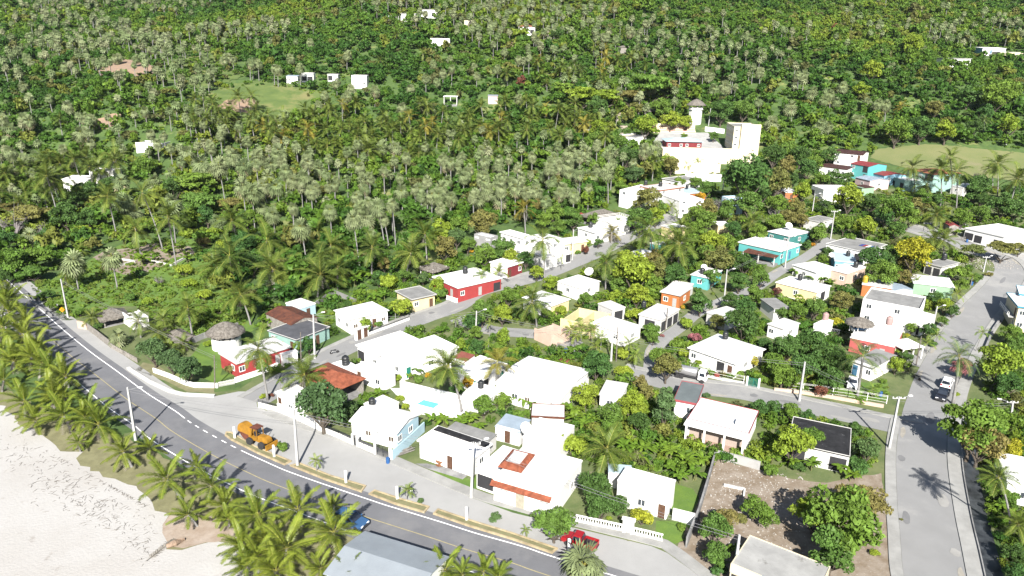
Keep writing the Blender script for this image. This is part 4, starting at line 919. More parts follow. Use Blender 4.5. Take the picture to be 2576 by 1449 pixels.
house('rightwhite', 'white flat-roofed house beyond the drain channel beside the leaning coconut palm', [(2330, 480), (2700, 580), (2760, 300), (2395, 248)], 3.0, 'flat', 0, .2, 'white', 'white', f='w', l='w.w', land='the white house beyond the drain')
house('tarroof', 'derelict building with a black tarred roof strewn with white scraps', [(300, 150), (822, 245), (832, -15), (165, -172)], 2.7, 'flat', 0, .05, 'ww', 'tar', f='o.o', r='o', land='the tarred derelict roof', name='derelict_house')
Z0()
o = house('shop', 'roadside shop with a bare concrete roof, cream parapet and turquoise sign', P4((1836, 1430), (2040, 1500), (2095, 1440), (1890, 1345)), 3.2, 'flat', 0, .05, 'cream', 'slab', f='o.o.o', land='the concrete-roofed shop', cat='shop', name='shop')
_, c, u, w, d, h, gz = HOUSES['shop']; M = side_M('f', w, d)
MB().box(-w / 2, -w / 2 + 3.6, 0.0, .2, h - .7, h + .45, M).build('parapet', WALLC['cream'], o)
MB().box(-w / 2 + 3.65, w / 2, 0.0, .2, h - .7, h + .45, M).build('signboard', mat('turquoise_sign', (.0, .2, .32), .5, .05, 1), o)
house('tarstrip', 'white house with a tarred strip along the back of its roof and a front patio', P4((1066, 1112), (1197, 1160), (1224, 1116), (1092, 1074)), 2.9, 'flat', 0, .3, 'white', 'white', f='.s.d..', r='w', land='the white house with the tarred strip')
o, c, u, w, d, h, gz = HOUSES['tarstrip']; MB().box(-w / 2, w / 2, d / 2 - 1.3, d / 2 + .1, h + .27, h + .33).build('tar_strip', ROOFC['tar'], o)
house('slabrear', 'low concrete-roofed building behind the tarred strip house', P4((1120, 1078), (1222, 1116), (1252, 1092), (1150, 1068)), 2.5, 'flat', 0, .1, 'ww', 'grey')
o = house('redstrip', 'large white house with red tile awnings and a tiled lantern on its flat roof', P4((1257, 1213), (1405, 1253), (1455, 1161), (1307, 1118)), 3.3, 'flat', 0, .1, 'white', 'white', f='s.s', r='..w.', land='the white house with red tile awnings')
_, c, u, w, d, h, gz = HOUSES['redstrip']; M = side_M('f', w, d)
aw = solid([[tuple(M @ Vector(p)) for p in ((-w / 2 - .3, .75, h - .42), (w / 2 - .4, .75, h - .42), (w / 2 - .4, -.05, h + .12), (-w / 2 - .3, -.05, h + .12))]], .1); aw.build('awning', ROOFC['tile'], o)
opening(o, 'd', M, -w / 2 + w * .44, .02, 1.25, 2.5, mat('cream_grille', (.27, .25, .2), .6, .1, 2))
ro = thing('roof_lantern', 'red tiled roof lantern with a pale flat top on the white house', 'roof lantern', (0, 0, 0)); cc, uu, ww, dd = rectfit(P4((1252, 1176), (1313, 1188), (1345, 1145), (1290, 1128)), 5.3)
ro.location = (cc[0], cc[1], gz + h + .25); ro.rotation_euler = (0, 0, math.atan2(uu[1], uu[0])); a, b = ww / 2, dd / 2; e = .62; zz = 5.3 - h - .25
MB().box(-a + .5, a - .5, -b + .5, b - .5, -.1, zz).build('wall', WHITE, ro)
q = [(-a, -b), (a, -b), (a, b), (-a, b)]; k = [(-a * e, -b * e), (a * e, -b * e), (a * e, b * e), (-a * e, b * e)]
solid([[(q[i][0], q[i][1], zz), (q[(i + 1) % 4][0], q[(i + 1) % 4][1], zz), (k[(i + 1) % 4][0], k[(i + 1) % 4][1], zz + .55), (k[i][0], k[i][1], zz + .55)] for i in range(4)], .1).build('tile_skirt', ROOFC['tile'], ro)
MB().box(-a * e + .02, a * e - .02, -b * e + .02, b * e - .02, zz + .1, zz + .34).build('roof', ROOFC['stain'], ro)
house('garageleft', 'white garage wing with a dark open doorway beside the red tile awnings', P4((1213, 1186), (1254, 1199), (1297, 1133), (1253, 1118)), 3.0, 'flat', 0, .05, 'white', 'white', f='O', name='garage', cat='garage')
house('whiteback', 'plain white block with a satellite dish behind the roof lantern', P4((1310, 1100), (1402, 1126), (1450, 1076), (1362, 1058)), 3.1, 'par', 0, .05, 'white', 'white', r='w')
dish(1322 * 4, 1090 * 4, 3.2, 'white satellite dish on the block behind the roof lantern', 1.0)
house('frontright', 'plain white house with window grilles behind the balustrade', P4((1560, 1210), (1694, 1252), (1687, 1206), (1570, 1178)), 3.8, 'flat', 0, .05, 'white', 'white', f='..w.d', r='', land='the white house behind the balustrade')
house('bluishback', 'small pale blue roofed outbuilding behind the white house with window grilles', P4((1528, 1190), (1586, 1192), (1590, 1175), (1534, 1168)), 2.5, 'flat', 0, .05, 'white', 'blue', name='shed')
house('metalroof', 'long roadside hall under a pale blue grey corrugated metal roof', P4((819, 1442), (1060, 1520), (1101, 1398), (922, 1341)), 2.9, 'gable', .75, .3, 'white', 'metal', land='the blue-grey metal roof', cat='hall', name='roadside_hall')
house('bluegrey', 'small white shed with a pale blue grey metal roof among banana plants', P4((1250, 1072), (1308, 1087), (1333, 1060), (1270, 1044)), 2.5, 'shed', .3, .1, 'white', 'bluem', f='d', land='the blue-grey metal shed', name='shed')
C(2, 2)
house('rustblue', 'crumbling shed with a rusty edge and a peeling pale blue roof', [(170, 1295), (500, 1310), (545, 1192), (240, 1175)], 2.5, 'flat', 0, .1, 'ww', 'stain', name='shed', trim=mat('rust_edge', (.1, .035, .02), .8, .2, 2))
C(1, 1)
thatch('palapa', 'square thatched shelter on white posts above the street', [(1640, 1240), (1790, 1275), (1920, 1235), (1790, 1190)], 2.4, 1.2, .4, wall='white', land='the square thatched shelter')
house('redfront', 'white flat-roofed house with red walls and a white balustrade at the street', [(1860, 1385), (2060, 1455), (2440, 1350), (2130, 1215)], 3.0, 'flat', 0, .25, 'red', 'white', f='wd', r='w.d.o', land='the red-walled white-roofed house', dm=DOORW)
tank(2105, 1295, 3.2, 'black water tank on the roof of the red-walled house', s=1.15)
house('whiteflat', 'white house with a plain flat roof next to the red-walled house', [(2370, 1195), (2520, 1240), (2690, 1195), (2500, 1150)], 2.9, 'flat', 0, .25, 'white', 'white', f='w', r='d.w', rwall={'r': 'maroon'})
house('cube', 'grey cube house with two slit windows', [(2200, 917), (2370, 962), (2425, 932), (2262, 903)], 5.2, 'par', 0, 0, 'grey', 'white', f='/s.s', r='/w', land='the grey cube house')
C(2, 1)
house('modern', 'two-storey white house with tall framed window bays', [(-120, 892), (125, 955), (180, 930), (-10, 872)], 5.6, 'flat', 0, .3, 'white', 'white', f='.ww/www', r='/w', land='the two-storey white house with window bays')
house('modernhip', 'white upper house with a low hipped roof beside the window bays', [(160, 955), (400, 1005), (468, 952), (300, 880)], 5.4, 'hip', .7, .3, 'white', 'white', f='.w/w.w', r='/w')
house('modernfront', 'white garage front with small pointed pillars at the street', [(215, 1105), (345, 1150), (580, 1085), (450, 1045)], 2.9, 'flat', 0, .2, 'white', 'stain', f='', r='d.d.O', dm=DOORW)
house('yellowhip', 'pale yellow bungalow with a white hipped roof at the street bend', [(450, 985), (540, 1022), (722, 967), (600, 915)], 2.9, 'hip', .6, .35, 'yellow', 'white', f='w', r='w.d', land='the pale yellow bungalow')
house('whitemid', 'white house with a dark roof tank above the street bend', [(712, 855), (870, 908), (992, 852), (810, 800)], 2.9, 'hip', .4, .3, 'white', 'white', f='w', r='w.d', land='the white house with the dark roof tank')
tank(790, 840, 3.1, 'dark water tank on the white house above the street bend', s=1.2)
o = house('railterrace', 'white flat-roofed house with a white railed roof terrace and outside stair', [(930, 785), (1090, 822), (1195, 762), (1010, 700)], 3.2, 'flat', 0, .15, 'white', 'white', f='w', r='w.o', land='the railed roof terrace')
_, c, u, w, d, h, gz = HOUSES['railterrace']; mb = MB()
for z in (h + .65, h + 1.05): mb.box(-w / 2, w / 2, d / 2 - .06, d / 2, z, z + .07).box(-w / 2, -w / 2 + .06, -d / 2, d / 2 - .06, z, z + .07)
for k in range(9): mb.box(-w / 2 + k * w / 8.2, -w / 2 + .07 + k * w / 8.2, d / 2 - .05, d / 2 - .01, h + .18, h + 1.05)
mb.build('terrace_rail', FRAMEW, o); st = MB()
for k in range(10): st.box(-w / 2 - 2.6 + k * .26, -w / 2 - 2.3 + k * .26, -d / 2, -d / 2 + 1.0, 0, .3 + k * .31)
st.build('stair', WHITE, o)
thatch('grayth', 'long grey thatched roof among the trees behind the railed terrace', [(720, 735), (905, 745), (990, 700), (900, 650)], 2.4, 1.5, .3)
house('bigupper', 'white upper house with a bare concrete wall beside the round leafy tree', [(1130, 478), (1220, 495), (1335, 425), (1250, 415)], 4.8, 'par', 0, 0, 'white', 'stain', f='/w', land='the white upper house')
house('orangetrim', 'white house with an orange tile edge and two black tanks', [(1330, 445), (1545, 480), (1670, 432), (1500, 388)], 5.0, 'flat', 0, .2, 'white', 'stain', r='/w.w', trim=ROOFC['orangetile'])
tank(1345, 410, 5.1, 'black water tank at the back of the orange-edged roof', s=1.1); tank(1493, 425, 5.1, 'black water tank in the middle of the orange-edged roof', s=1.1)
house('whitewin', 'white two-storey house with black-framed windows along the street', [(1540, 525), (1722, 592), (1895, 552), (1695, 488)], 4.6, 'flat', 0, .1, 'white', 'white', f='w.w/.w', r='w.d/w.w', land='the white house with black-framed windows')
house('orangeblue', 'orange house with a pale grey blue roof and a small dark tank', [(1660, 482), (1810, 505), (1905, 482), (1765, 432)], 2.8, 'flat', 0, .3, 'orange', 'blue', f='w.w')
tank(1760, 445, 3.0, 'dark water tank on the pale blue roof of the orange house')
house('greyup', 'white house with a plain grey roof below the school wall', [(1570, 365), (1740, 395), (1825, 345), (1680, 312)], 2.8, 'flat', 0, .25, 'white', 'grey', f='w', r='w')
house('yellowlow', 'small yellow house with a white roof at the far street end', [(1552, 832), (1642, 872), (1705, 815), (1605, 800)], 2.9, 'flat', 0, .15, 'yellow', 'white', f='', r='w', land='the small yellow house')
house('whitehip2', 'low white hip-roofed hut under the tall coconut palm', [(1215, 1085), (1330, 1112), (1398, 1078), (1292, 1055)], 2.3, 'hip', .4, .2, 'white', 'white')
house('turqlow', 'low turquoise hut beside the palms and the dark tank', [(1420, 1005), (1490, 1030), (1525, 990), (1455, 975)], 2.6, 'flat', 0, .1, 'turq', 'white')
tank(1415, 1045, 1.2, 'dark water tank beside the low turquoise hut')
house('whitefan', 'white house with a tan strip of roof and a satellite dish', [(490, 1392), (700, 1455), (855, 1375), (640, 1310)], 2.9, 'hip', .5, .25, 'white', 'white', f='w', r='w', land='the white house with the tan roof strip')
dish(775, 1320, 3.4, 'large white satellite dish on the white house with the tan roof strip', 1.1)
house('tealtank', 'white-roofed house with pale turquoise walls and a black tank', [(1790, 1312), (1965, 1345), (2125, 1275), (1960, 1240)], 2.9, 'hip', .4, .25, 'turq', 'white', f='w', r='w', land='the white-roofed turquoise house')
tank(1915, 1305, 3.3, 'black water tank on the white-roofed turquoise house', s=1.1); dish(1930, 1262, 3.6, 'round satellite dish beside the black tank on the turquoise house', .75)
house('weatherlow', 'low house with a rough grey white roof among trees', [(1485, 1449), (1700, 1480), (1872, 1425), (1700, 1392)], 2.5, 'flat', 0, .15, 'ww', 'stain')
house('paleyellow', 'little pale yellow hut with a white roof', [(2050, 802), (2100, 828), (2168, 802), (2110, 757)], 2.6, 'hip', .4, .2, 'yellow', 'white')
house('paleblue', 'narrow pale blue two-storey house with a railed roof', [(2172, 555), (2230, 578), (2278, 532), (2205, 512)], 4.9, 'par', 0, 0, 'pale_blue', 'white', f='w/w', r='D/w', land='the narrow pale blue house')
house('turqrust', 'wide turquoise house with a white roof', [(2300, 992), (2720, 1090), (2880, 1012), (2480, 930)], 3.0, 'flat', 0, .3, 'turq', 'white', f='', r='w.d.w', land='the wide turquoise house', dm=DOORB)
house('rustawn', 'rusty brown sheet awning in front of the wide turquoise house', [(2340, 1082), (2680, 1155), (2705, 1085), (2400, 1036)], 2.3, 'shed', .25, .05, 'ww', 'rust', posts=True, name='awning', cat='awning')
C(3, 1)
house('teal', 'teal green house with a white roof and a satellite dish', [(30, 887), (250, 935), (392, 882), (180, 830)], 2.9, 'hip', .4, .25, 'teal', 'white', f='w.w', r='w', land='the teal green house')
dish(205, 850, 3.5, 'white satellite dish on the roof of the teal green house', 1.0)
house('greysq', 'small building with a plain grey concrete roof beside the utility pole', [(410, 772), (560, 795), (602, 748), (470, 715)], 2.6, 'flat', 0, .15, 'ww', 'grey')
house('bigmural', 'long white house with a grey roof slab and coloured sheets drying on it', [(570, 1005), (920, 1082), (1240, 1030), (840, 945)], 3.0, 'flat', 0, .15, 'white', 'grey', f='w..o', land='the long white house with the grey roof slab')
o, c, u, w, d, h, gz = HOUSES['bigmural']
for i, (x, cc_) in enumerate(((.15, (.03, .05, .2)), (.24, (.2, .03, .03)), (.31, (.75, .75, .75)), (.38, (.03, .08, .24)))):
    qq = thing('drying_sheet', ['dark blue sheet drying on the long grey roof', 'red sheet drying on the long grey roof', 'white sheet drying on the long grey roof', 'bright blue sheet drying at the far end of the long grey roof'][i], 'sheet', tuple(np.append(c + u * w * x, gz + h + .27)), math.atan2(u[1], u[0]))
    MB().add([(-.5, -1.2, 0), (.5, -1.1, .02), (.45, 1.2, .05), (-.55, 1.1, 0), (-.5, -1.2, .03), (.5, -1.1, .05), (.45, 1.2, .08), (-.55, 1.1, .03)], [(3, 2, 1, 0), (4, 5, 6, 7), (0, 1, 5, 4), (1, 2, 6, 5), (2, 3, 7, 6), (3, 0, 4, 7)]).build('cloth', mat('sheet_%d' % i, cc_, .9, .1, 2), qq)
house('skyblue', 'sky blue house with a pale blue roof and a black tank', [(620, 1170), (805, 1195), (925, 1112), (700, 1098)], 2.9, 'flat', 0, .2, 'sky', 'blue', f='w.d', r='w', land='the sky blue house')
tank(803, 1125, 3.1, 'black water tank on the sky blue house')
dish(635, 1140, 2.6, 'small satellite dish beside the sky blue house', .7)
house('whitehip3', 'white house with a broad white roof beside the narrow lane', [(330, 1235), (565, 1325), (625, 1225), (400, 1165)], 2.9, 'hip', .5, .25, 'white', 'white', f='w', land='the broad white roof by the lane')
house('creamwall', 'cream walled house with a white roof and shuttered window', [(660, 1275), (835, 1315), (945, 1232), (780, 1190)], 3.0, 'flat', 0, .2, 'salmon', 'white', f='.w', r='w', land='the cream walled house')
tank(880, 1240, 3.2, 'black water tank on the cream walled house', s=1.1)
house('roadlong', 'long white roof with a black tank above the dense trees', [(100, 1395), (480, 1490), (640, 1430), (210, 1330)], 2.9, 'hip', .5, .25, 'white', 'white', f='w', r='o', rwall={'f': 'yellow'}, land='the long white roof')
tank(320, 1365, 3.4, 'black water tank on the long white roof')
house('orangeband', 'white-roofed house with an orange wall band and two tanks', [(895, 1408), (1180, 1449), (1310, 1402), (1020, 1360)], 2.8, 'flat', 0, .15, 'orange', 'stain', f='w', land='the house with the orange band')
tank(975, 1390, 3.0, 'bright yellow water tank on the orange-banded house', TANKY, 1.15); tank(1018, 1372, 3.0, 'black water tank beside the yellow tank', s=1.1)
house('bluemetal', 'low shed with a pale blue metal roof beside the orange-banded house', [(1180, 1440), (1300, 1490), (1420, 1455), (1320, 1400)], 2.6, 'gable', .5, .2, 'ww', 'bluem', name='shed')
house('mintright', 'white-roofed house with pale green walls below the round dark tree', [(1420, 1395), (1790, 1432), (1892, 1362), (1480, 1312)], 2.9, 'hip', .7, .25, 'green', 'white', f='w', r='w', land='the pale green house')
house('greyverandah', 'small house with a grey roof and a white balustraded verandah', [(1640, 1215), (1780, 1252), (1885, 1192), (1700, 1148)], 2.8, 'flat', 0, .25, 'ww', 'grey', f='oo', land='the balustraded verandah house')
tank(1770, 1160, 3.0, 'dark ribbed water tank on the grey verandah roof', s=1.2)
house('bigright', 'wide white house with a bare concrete roof and arched porch openings', [(2060, 872), (2440, 952), (2640, 880), (2250, 790)], 3.4, 'flat', 0, .2, 'white', 'stain', f='Oo.o', l='oo', land='the wide concrete-roofed house')
house('brownroof', 'two-storey white house with a long brown roof and balcony', [(700, 88), (965, 108), (1005, 80), (722, 52)], 5.2, 'gable', .7, .3, 'white', 'brown', f='w.w/w.wD', r='/w', land='the brown-roofed white house')
house('rustlong', 'long white house under a rusty brown metal roof', [(555, 228), (830, 262), (872, 230), (600, 195)], 2.9, 'gable', .5, .25, 'white', 'brown', f='.w.w', r='w', land='the long rusty-roofed white house')
house('turqred', 'turquoise two-storey house with a red gable roof and balcony', [(895, 212), (1075, 232), (1130, 205), (965, 170)], 5.2, 'gable', .8, .25, 'turq', 'redm', f='w.d/w.o', r='w/.', l='w/w', dm=DOORM, land='the turquoise house with the red roof')
house('bluered', 'light blue house with a red and grey roof', [(1075, 302), (1240, 332), (1320, 300), (1180, 265)], 3.0, 'gable', .6, .2, 'sky', 'redm', f='w.w', r='w.', land='the light blue house')
house('pinkgable', 'pale pink gabled house with a grey metal roof', [(945, 352), (1090, 385), (1160, 350), (1010, 315)], 3.0, 'gable', .6, .2, 'pink', 'bluem', f='w', r='w', land='the pale pink gabled house')
house('mint', 'mint green two-storey house with a red brown tiled roof', [(1500, 275), (1780, 325), (1835, 275), (1590, 228)], 5.6, 'hip', .9, .3, 'mint', 'orangetile', f='w.w/.wO', r='/o', land='the mint two-storey house')
o = house('mintstair', 'mint green terrace block with an outside stair and balustrade', [(1310, 350), (1440, 405), (1530, 352), (1405, 328)], 3.0, 'par', 0, 0, 'mint', 'white', f='o.o')
house('whiteroof4', 'white house with a patched white roof behind the pole', [(530, 455), (660, 515), (770, 432), (650, 395)], 3.2, 'par', 0, .1, 'white', 'stain', f='o.w', land='the patched white roof')
house('redhump', 'bright red sheet roof among the bananas', [(1790, 805), (1850, 835), (1900, 822), (1840, 775)], 2.6, 'gable', .5, .1, 'wood', 'redm', name='shed', land='the bright red sheet roof')
house('rustsmall', 'small shed with a rusty roof and a green wall', [(880, 425), (990, 455), (1028, 428), (920, 402)], 2.5, 'shed', .2, .1, 'green', 'brown', name='shed')
house('greyfar', 'shaded grey shed at the corner of the football field', [(1880, 425), (2000, 445), (2065, 412), (1950, 395)], 2.8, 'shed', .3, .1, 'ww', 'metal', name='shed', f='w')
house('orangewall', 'small orange walled house beside the lane in the trees', [(135, 475), (230, 512), (252, 472), (170, 420)], 2.6, 'flat', 0, .1, 'orange', 'stain', r='d', land='the small orange house')
C(0, 2)
thatch('beachpalapa', 'thatched shelter with a shaggy roof behind the roadside fence', [(1000, 285), (1062, 345), (1262, 240), (1195, 180)], 2.0, 1.5, .45, wall='wood', land='the shaggy thatched shelter')
house('whiteruin', 'small broken white building beside the shaggy thatched shelter', [(1265, 262), (1335, 322), (1480, 260), (1355, 190)], 2.6, 'none', wall='white', cat='ruin', name='ruined_house')
thatch('oldthatch', 'collapsed old thatch roof sagging between young palms', [(1690, 480), (1830, 540), (1935, 480), (1760, 392)], 1.1, .9, .4, land='the sagging old thatch')
o = house('redhouse', 'long red house with a white and grey roof behind the roadside wall', [(2195, 648), (2320, 730), (2980, 630), (2760, 522)], 2.8, 'flat', 0, .25, 'red', 'stain', f='.w', r='w.w.d.', land='the long red house', dm=DOORW)
C(1, 2)
house('redend', 'white garage end with a pale sliding door beside the long red house', [(250, 670), (270, 680), (412, 640), (390, 620)], 2.3, 'flat', 0, .1, 'white', 'stain', r='d', dm=DOORW, name='garage', cat='garage')
C(0, 2)
c0 = hit(*pp(2285, 590), 0); o = thing('round_pavilion', 'round white pavilion with a conical thatched roof beside the long red house', 'pavilion', tuple(c0)); LAND.append(('the conical thatched roof',) + pp(2285, 480))
MB().lathe([(2.9, -1), (2.9, 2.4), (2.75, 2.4), (2.75, 2.2)], 24).build('wall', WHITE, o); 
for a in range(8): MB().tube([(2.6 * math.cos(a * .785), 2.6 * math.sin(a * .785), 2.2), (2.6 * math.cos(a * .785), 2.6 * math.sin(a * .785), 3.7)], .1, 6).build('post', FRAMEW, o)
thatchroof(o, 6.6, 6.6, 3.6, 1.9, .5, True)
# ---- hillside and school
C(2, 0)
o = thing('round_tower_house', 'white octagonal tower house with a conical thatched roof on the hill', 'tower house', tuple(hit(*pp(1838, 1235)))); LAND.append(('the thatched tower house', 1748, 290))
MB().lathe([(3.0, -2), (3.0, 6.0), (3.5, 6.0), (3.5, 6.25), (3.3, 6.25), (3.3, 6.9), (3.15, 6.9), (3.15, 6.3)], 8).build('wall', WHITE, o)
for a in range(8): MB().tube([(3.1 * math.cos(a * .785), 3.1 * math.sin(a * .785), 6.3), (3.1 * math.cos(a * .785), 3.1 * math.sin(a * .785), 8.3)], .12, 6).build('post', FRAMEW, o)
for x in (-.9, .3): opening(o, 'w', Matrix.Translation((0, -2.78, 0)) @ Matrix.Diagonal((1, -1, 1, 1)), x, 3.6, .6, 1.0)
thatchroof(o, 7.6, 7.6, 8.3, 2.4, .6, True)
o = house('schooltower', 'tall cream four-storey block with a blank end wall and rows of windows', [(2236, 1322), (2490, 1332), (2322, 1212), (2135, 1207)], 11.0, 'par', 0, 0, 'cream', 'grey', l='wwwwww/wwwwww/wwwwww/wwwwww', f='w..../w..../w..../w....', cat='school block', name='school_block', land='the tall cream school block', base=3, dep=17, rot=-.10)
_, c, u, w, d, h, gz = HOUSES['schooltower']; M = side_M('f', w, d); MB().box(-w / 2 + w * .26, w / 2 + .02, .01, 1.4, -3, h + 1.5, M).build('stair_wall', WALLC['cream'], o)
Z0()
house('schoolred', 'red school pavilion with a pale blue hipped roof', P4((1677, 358), (1765, 366), (1776, 346), (1690, 340)), 3.0, 'hip', 1.2, .6, 'maroon', 'blue', f='w.ww.w', land='the pale blue school roof', cat='school pavilion', name='school_pavilion', base=3, dep=9)
house('schoolbase', 'long cream retaining wall and terrace below the school', P4((1668, 379), (1898, 388), (1905, 380), (1668, 378)), 4.4, 'par', 0, 0, 'cream', 'stain', cat='terrace', name='school_terrace', f='', base=3, dep=6, rot=-.04)
house('schoollow', 'lower cream wall block in front of the school terrace', P4((1700, 412), (1812, 420), (1822, 420), (1704, 412)), 3.4, 'par', 0, 0, 'cream', 'stain', cat='terrace', name='school_terrace', f='', base=3, dep=4, rot=-.04)
house('schoolgate', 'white wall with panels at the foot of the school', P4((1725, 432), (1815, 446), (1816, 443), (1728, 429)), 2.6, 'flat', 0, 0, 'white', 'white', cat='wall', name='boundary_wall', base=3, dep=.3)
C(2, 0)
o = thing('grandstand', 'red and cream stepped grandstand behind the pale blue school roof', 'grandstand', tuple(hit(*pp(1620, 1345)))); sd = project(o.location)[2] / FPX; wd = 460 / 4 * sd
for k in range(4):
    MB().box(-wd / 2, wd / 2, k * .9, k * .9 + 1.1, -2, .55 + k * .6).build('step', WALLC['cream'], o); MB().box(-wd / 2 + .3, wd / 2 - .3, k * .9 + .08, k * .9 + .62, .56 + k * .6, .72 + k * .6).build('bench', REDTRIM, o)
MB().box(-wd / 2 - .3, wd / 2 + .3, 4.0, 4.3, -2, 4.0).build('back_wall', WALLC['cream'], o)
house('schoolshed', 'white shed with a dark grey roof left of the school court', [(1195, 1380), (1290, 1390), (1300, 1360), (1210, 1352)], 2.8, 'flat', 0, .1, 'white', 'dark', f='w', base=2)
house('yellowgate', 'small cream gatehouse beside the dirt track', [(1128, 1362), (1185, 1368), (1190, 1340), (1140, 1335)], 2.4, 'flat', 0, .1, 'yellow', 'white', name='gatehouse', base=2)
thatch('hutth', 'little thatched hut in the trees beside the dirt track', [(1355, 1115), (1430, 1120), (1440, 1095), (1370, 1085)], 2.4, 1.2, .3, name='thatched_hut', cat='hut')
Z0()
drape('school_court', P4((1640, 362), (1660, 335), (1780, 335), (1830, 380), (1790, 392), (1680, 392)), CONC, .25, step=4)
def hh(*a, **k): return house(*a, base=3, **k)
hh('hillcomplex', 'modern white hill house with flat roofs near the skyline', P4((1010, 37), (1045, 40), (1055, 22), (1018, 22)), 4.0, 'flat', 0, .5, 'white', 'grey', f='w.w', land='the modern white hill house', r='w')
hh('hillcomplex2', 'open grey-roofed wing of the modern white hill house', P4((1060, 30), (1100, 27), (1105, 16), (1065, 18)), 4.0, 'flat', 0, .3, 'white', 'grey', f='oo', r='o')
hh('hillwall', 'long low cream wall building on the upper slope', P4((1168, 56), (1196, 56), (1198, 48), (1170, 48)), 3.2, 'par', 0, 0, 'cream', 'white', f='.')
hh('hillred', 'white hill house with an orange tiled roof', P4((1304, 70), (1346, 72), (1340, 60), (1312, 60)), 4.0, 'hip', 1.0, .3, 'white', 'orangetile', f='w.o', land='the orange-tiled hill house')
hh('hillwhite', 'unfinished white concrete house with roof stubs on the slope', P4((1083, 102), (1131, 102), (1134, 94), (1086, 95)), 4.5, 'none', wall='white', land='the unfinished white hill house', name='unfinished_house')
hh('hillbox', 'tall unfinished white block house among fan palms', P4((884, 196), (922, 198), (918, 188), (884, 188)), 5.0, 'par', 0, 0, 'white', 'white', f='..w/...', land='the tall white block among the palms')
hh('hillblue', 'small blue-roofed house in a hillside clearing', P4((720, 194), (748, 195), (748, 188), (722, 187)), 3.0, 'shed', .4, .2, 'white', 'bluem', f='w.', land='the blue-roofed hill house')
hh('hillarch', 'white arched wall beside the blue-roofed hill house', P4((757, 190), (788, 189), (790, 183), (760, 184)), 3.4, 'par', 0, 0, 'white', 'white', f='oo', cat='arched wall', name='arched_wall')
hh('hillgrey', 'low pale building between the blue-roofed house and the tall white block', P4((824, 190), (850, 192), (850, 184), (826, 184)), 2.8, 'flat', 0, .2, 'ww', 'stain', f='o.')
hh('hillruin', 'white ruin with broken walls in the palm grove', P4((342, 368), (412, 372), (446, 360), (386, 353)), 1.9, 'none', wall='white', land='the white ruin in the palm grove', cat='ruin', name='ruined_house')
hh('palmhouse', 'large white roofed house hidden among tall coconut palms', P4((158, 452), (222, 462), (246, 440), (186, 430)), 3.4, 'shed', .3, .3, 'white', 'white', f='w.w', land='the white house among the coconut palms', r='o')
hh('palmhouse2', 'white side wing of the house among the coconut palms', P4((225, 437), (285, 440), (305, 424), (250, 418)), 3.4, 'par', 0, 0, 'white', 'white', f='w.')
hh('righthill', 'white hill house with a turquoise front and ribbed roof', P4((2420 + 52, 125), (2530, 126), (2532, 112), (2476, 112)), 3.2, 'shed', .5, .3, 'white', 'white', f='wD..', land='the ribbed-roof hill house', dm=DOORB, rwall={'l': 'sky'})
hh('righthill2', 'long cream hill house beside the ribbed-roof house', P4((2516, 137), (2590, 137), (2592, 128), (2516, 128)), 3.0, 'flat', 0, .2, 'cream', 'stain', f='.w..w')
hh('righthill3', 'white hill house with a flat roof above a blue car', P4((2376, 150), (2442, 152), (2440, 144), (2382, 144)), 4.2, 'flat', 0, .4, 'white', 'grey', f='o.w.', land='the flat-roofed hill house')
hh('thatchhill', 'pale thatched hut on the wooded slope', P4((1556, 123), (1588, 123), (1590, 117), (1558, 117)), 2.5, 'hip', 1.0, .3, 'wood', 'thatch', name='thatched_hut')
hh('slabhill', 'white concrete canopy on a post in the forest', P4((1116, 248), (1150, 249), (1142, 244), (1118, 244)), 3.6, 'flat', 0, .2, 'white', 'white', posts=True, name='canopy', cat='canopy')
hh('pinkhill', 'pale grey roofed house half hidden in the forest', P4((1228, 245), (1252, 244), (1256, 236), (1234, 237)), 3.2, 'shed', .4, .2, 'pink', 'metal')
# ================================================================ walls and fences
C(0, 2)
wall_line('low white garden wall at the bend below the leafy hedge trees', [(1545, 850), (1700, 905), (1860, 975), (1950, 1000), (2195, 1005)], .9, WHITE, land='the low white corner wall')
wall_line('white slatted garden gate between white posts', [(2205, 995), (2360, 965)], 1.05, WHITE, .1, 'garden_gate', 'gate', style='posts')
wall_line('white garden wall in front of the long red house', [(2365, 955), (2576, 885), (2800, 800)], 1.0, WHITE)
wall_line('low rough white stone kerb wall curving round the street corner', [(1290, 815), (1340, 850), (1500, 950), (1700, 1045), (1850, 1080), (2160, 1095)], .35, WHITE2, .5, 'stone_kerb_wall')
wall_line('brown board fence beside the pavement', [(885, 425), (985, 500), (1110, 600)], 1.6, WALLC['wood'], .08, 'board_fence', 'fence')
wall_line('grey post and rail fence continuing from the brown board fence', [(1115, 605), (1250, 680), (1385, 755)], 1.2, WALLC['wood'], .1, 'rail_fence', 'fence', style='posts')
wall_line('rough pale stone wall stub at the end of the board fence', [(790, 400), (880, 420)], 1.6, WALLC['salmon'], .3, 'stone_wall')
wall_line('grey concrete kerb wall along the upper bend of the road', [(265, 60), (300, 130), (400, 205), (520, 290)], .5, CONC2, .3, 'road_wall')
wall_line('grey block wall behind the round pavilion', [(1940, 560), (2050, 510), (2400, 400)], 1.2, CONC2, .2, 'block_wall')
Z0()
def zz(x, y): return (644 + x / 6) * 4, (925.7 + y / 6) * 4
wall_line('white corner wall with a lattice of crossed rails', [zz(40, 590), zz(330, 665)], 1.5, WHITE, style='rail')
wall_line('long white roadside garden wall under the big leafy tree', [zz(335, 668), zz(560, 760), zz(900, 925), zz(1030, 975)], 1.7, WHITE, .22)
wall_line('white roadside wall with dark railings before the gabled cottage', [zz(1035, 978), zz(1250, 1065), zz(1450, 1160)], 1.5, WHITE, style='rail')
wall_line('short white wall with railings between the two iron gates', [zz(1545, 1195), zz(1790, 1300)], 1.5, WHITE, style='rail')
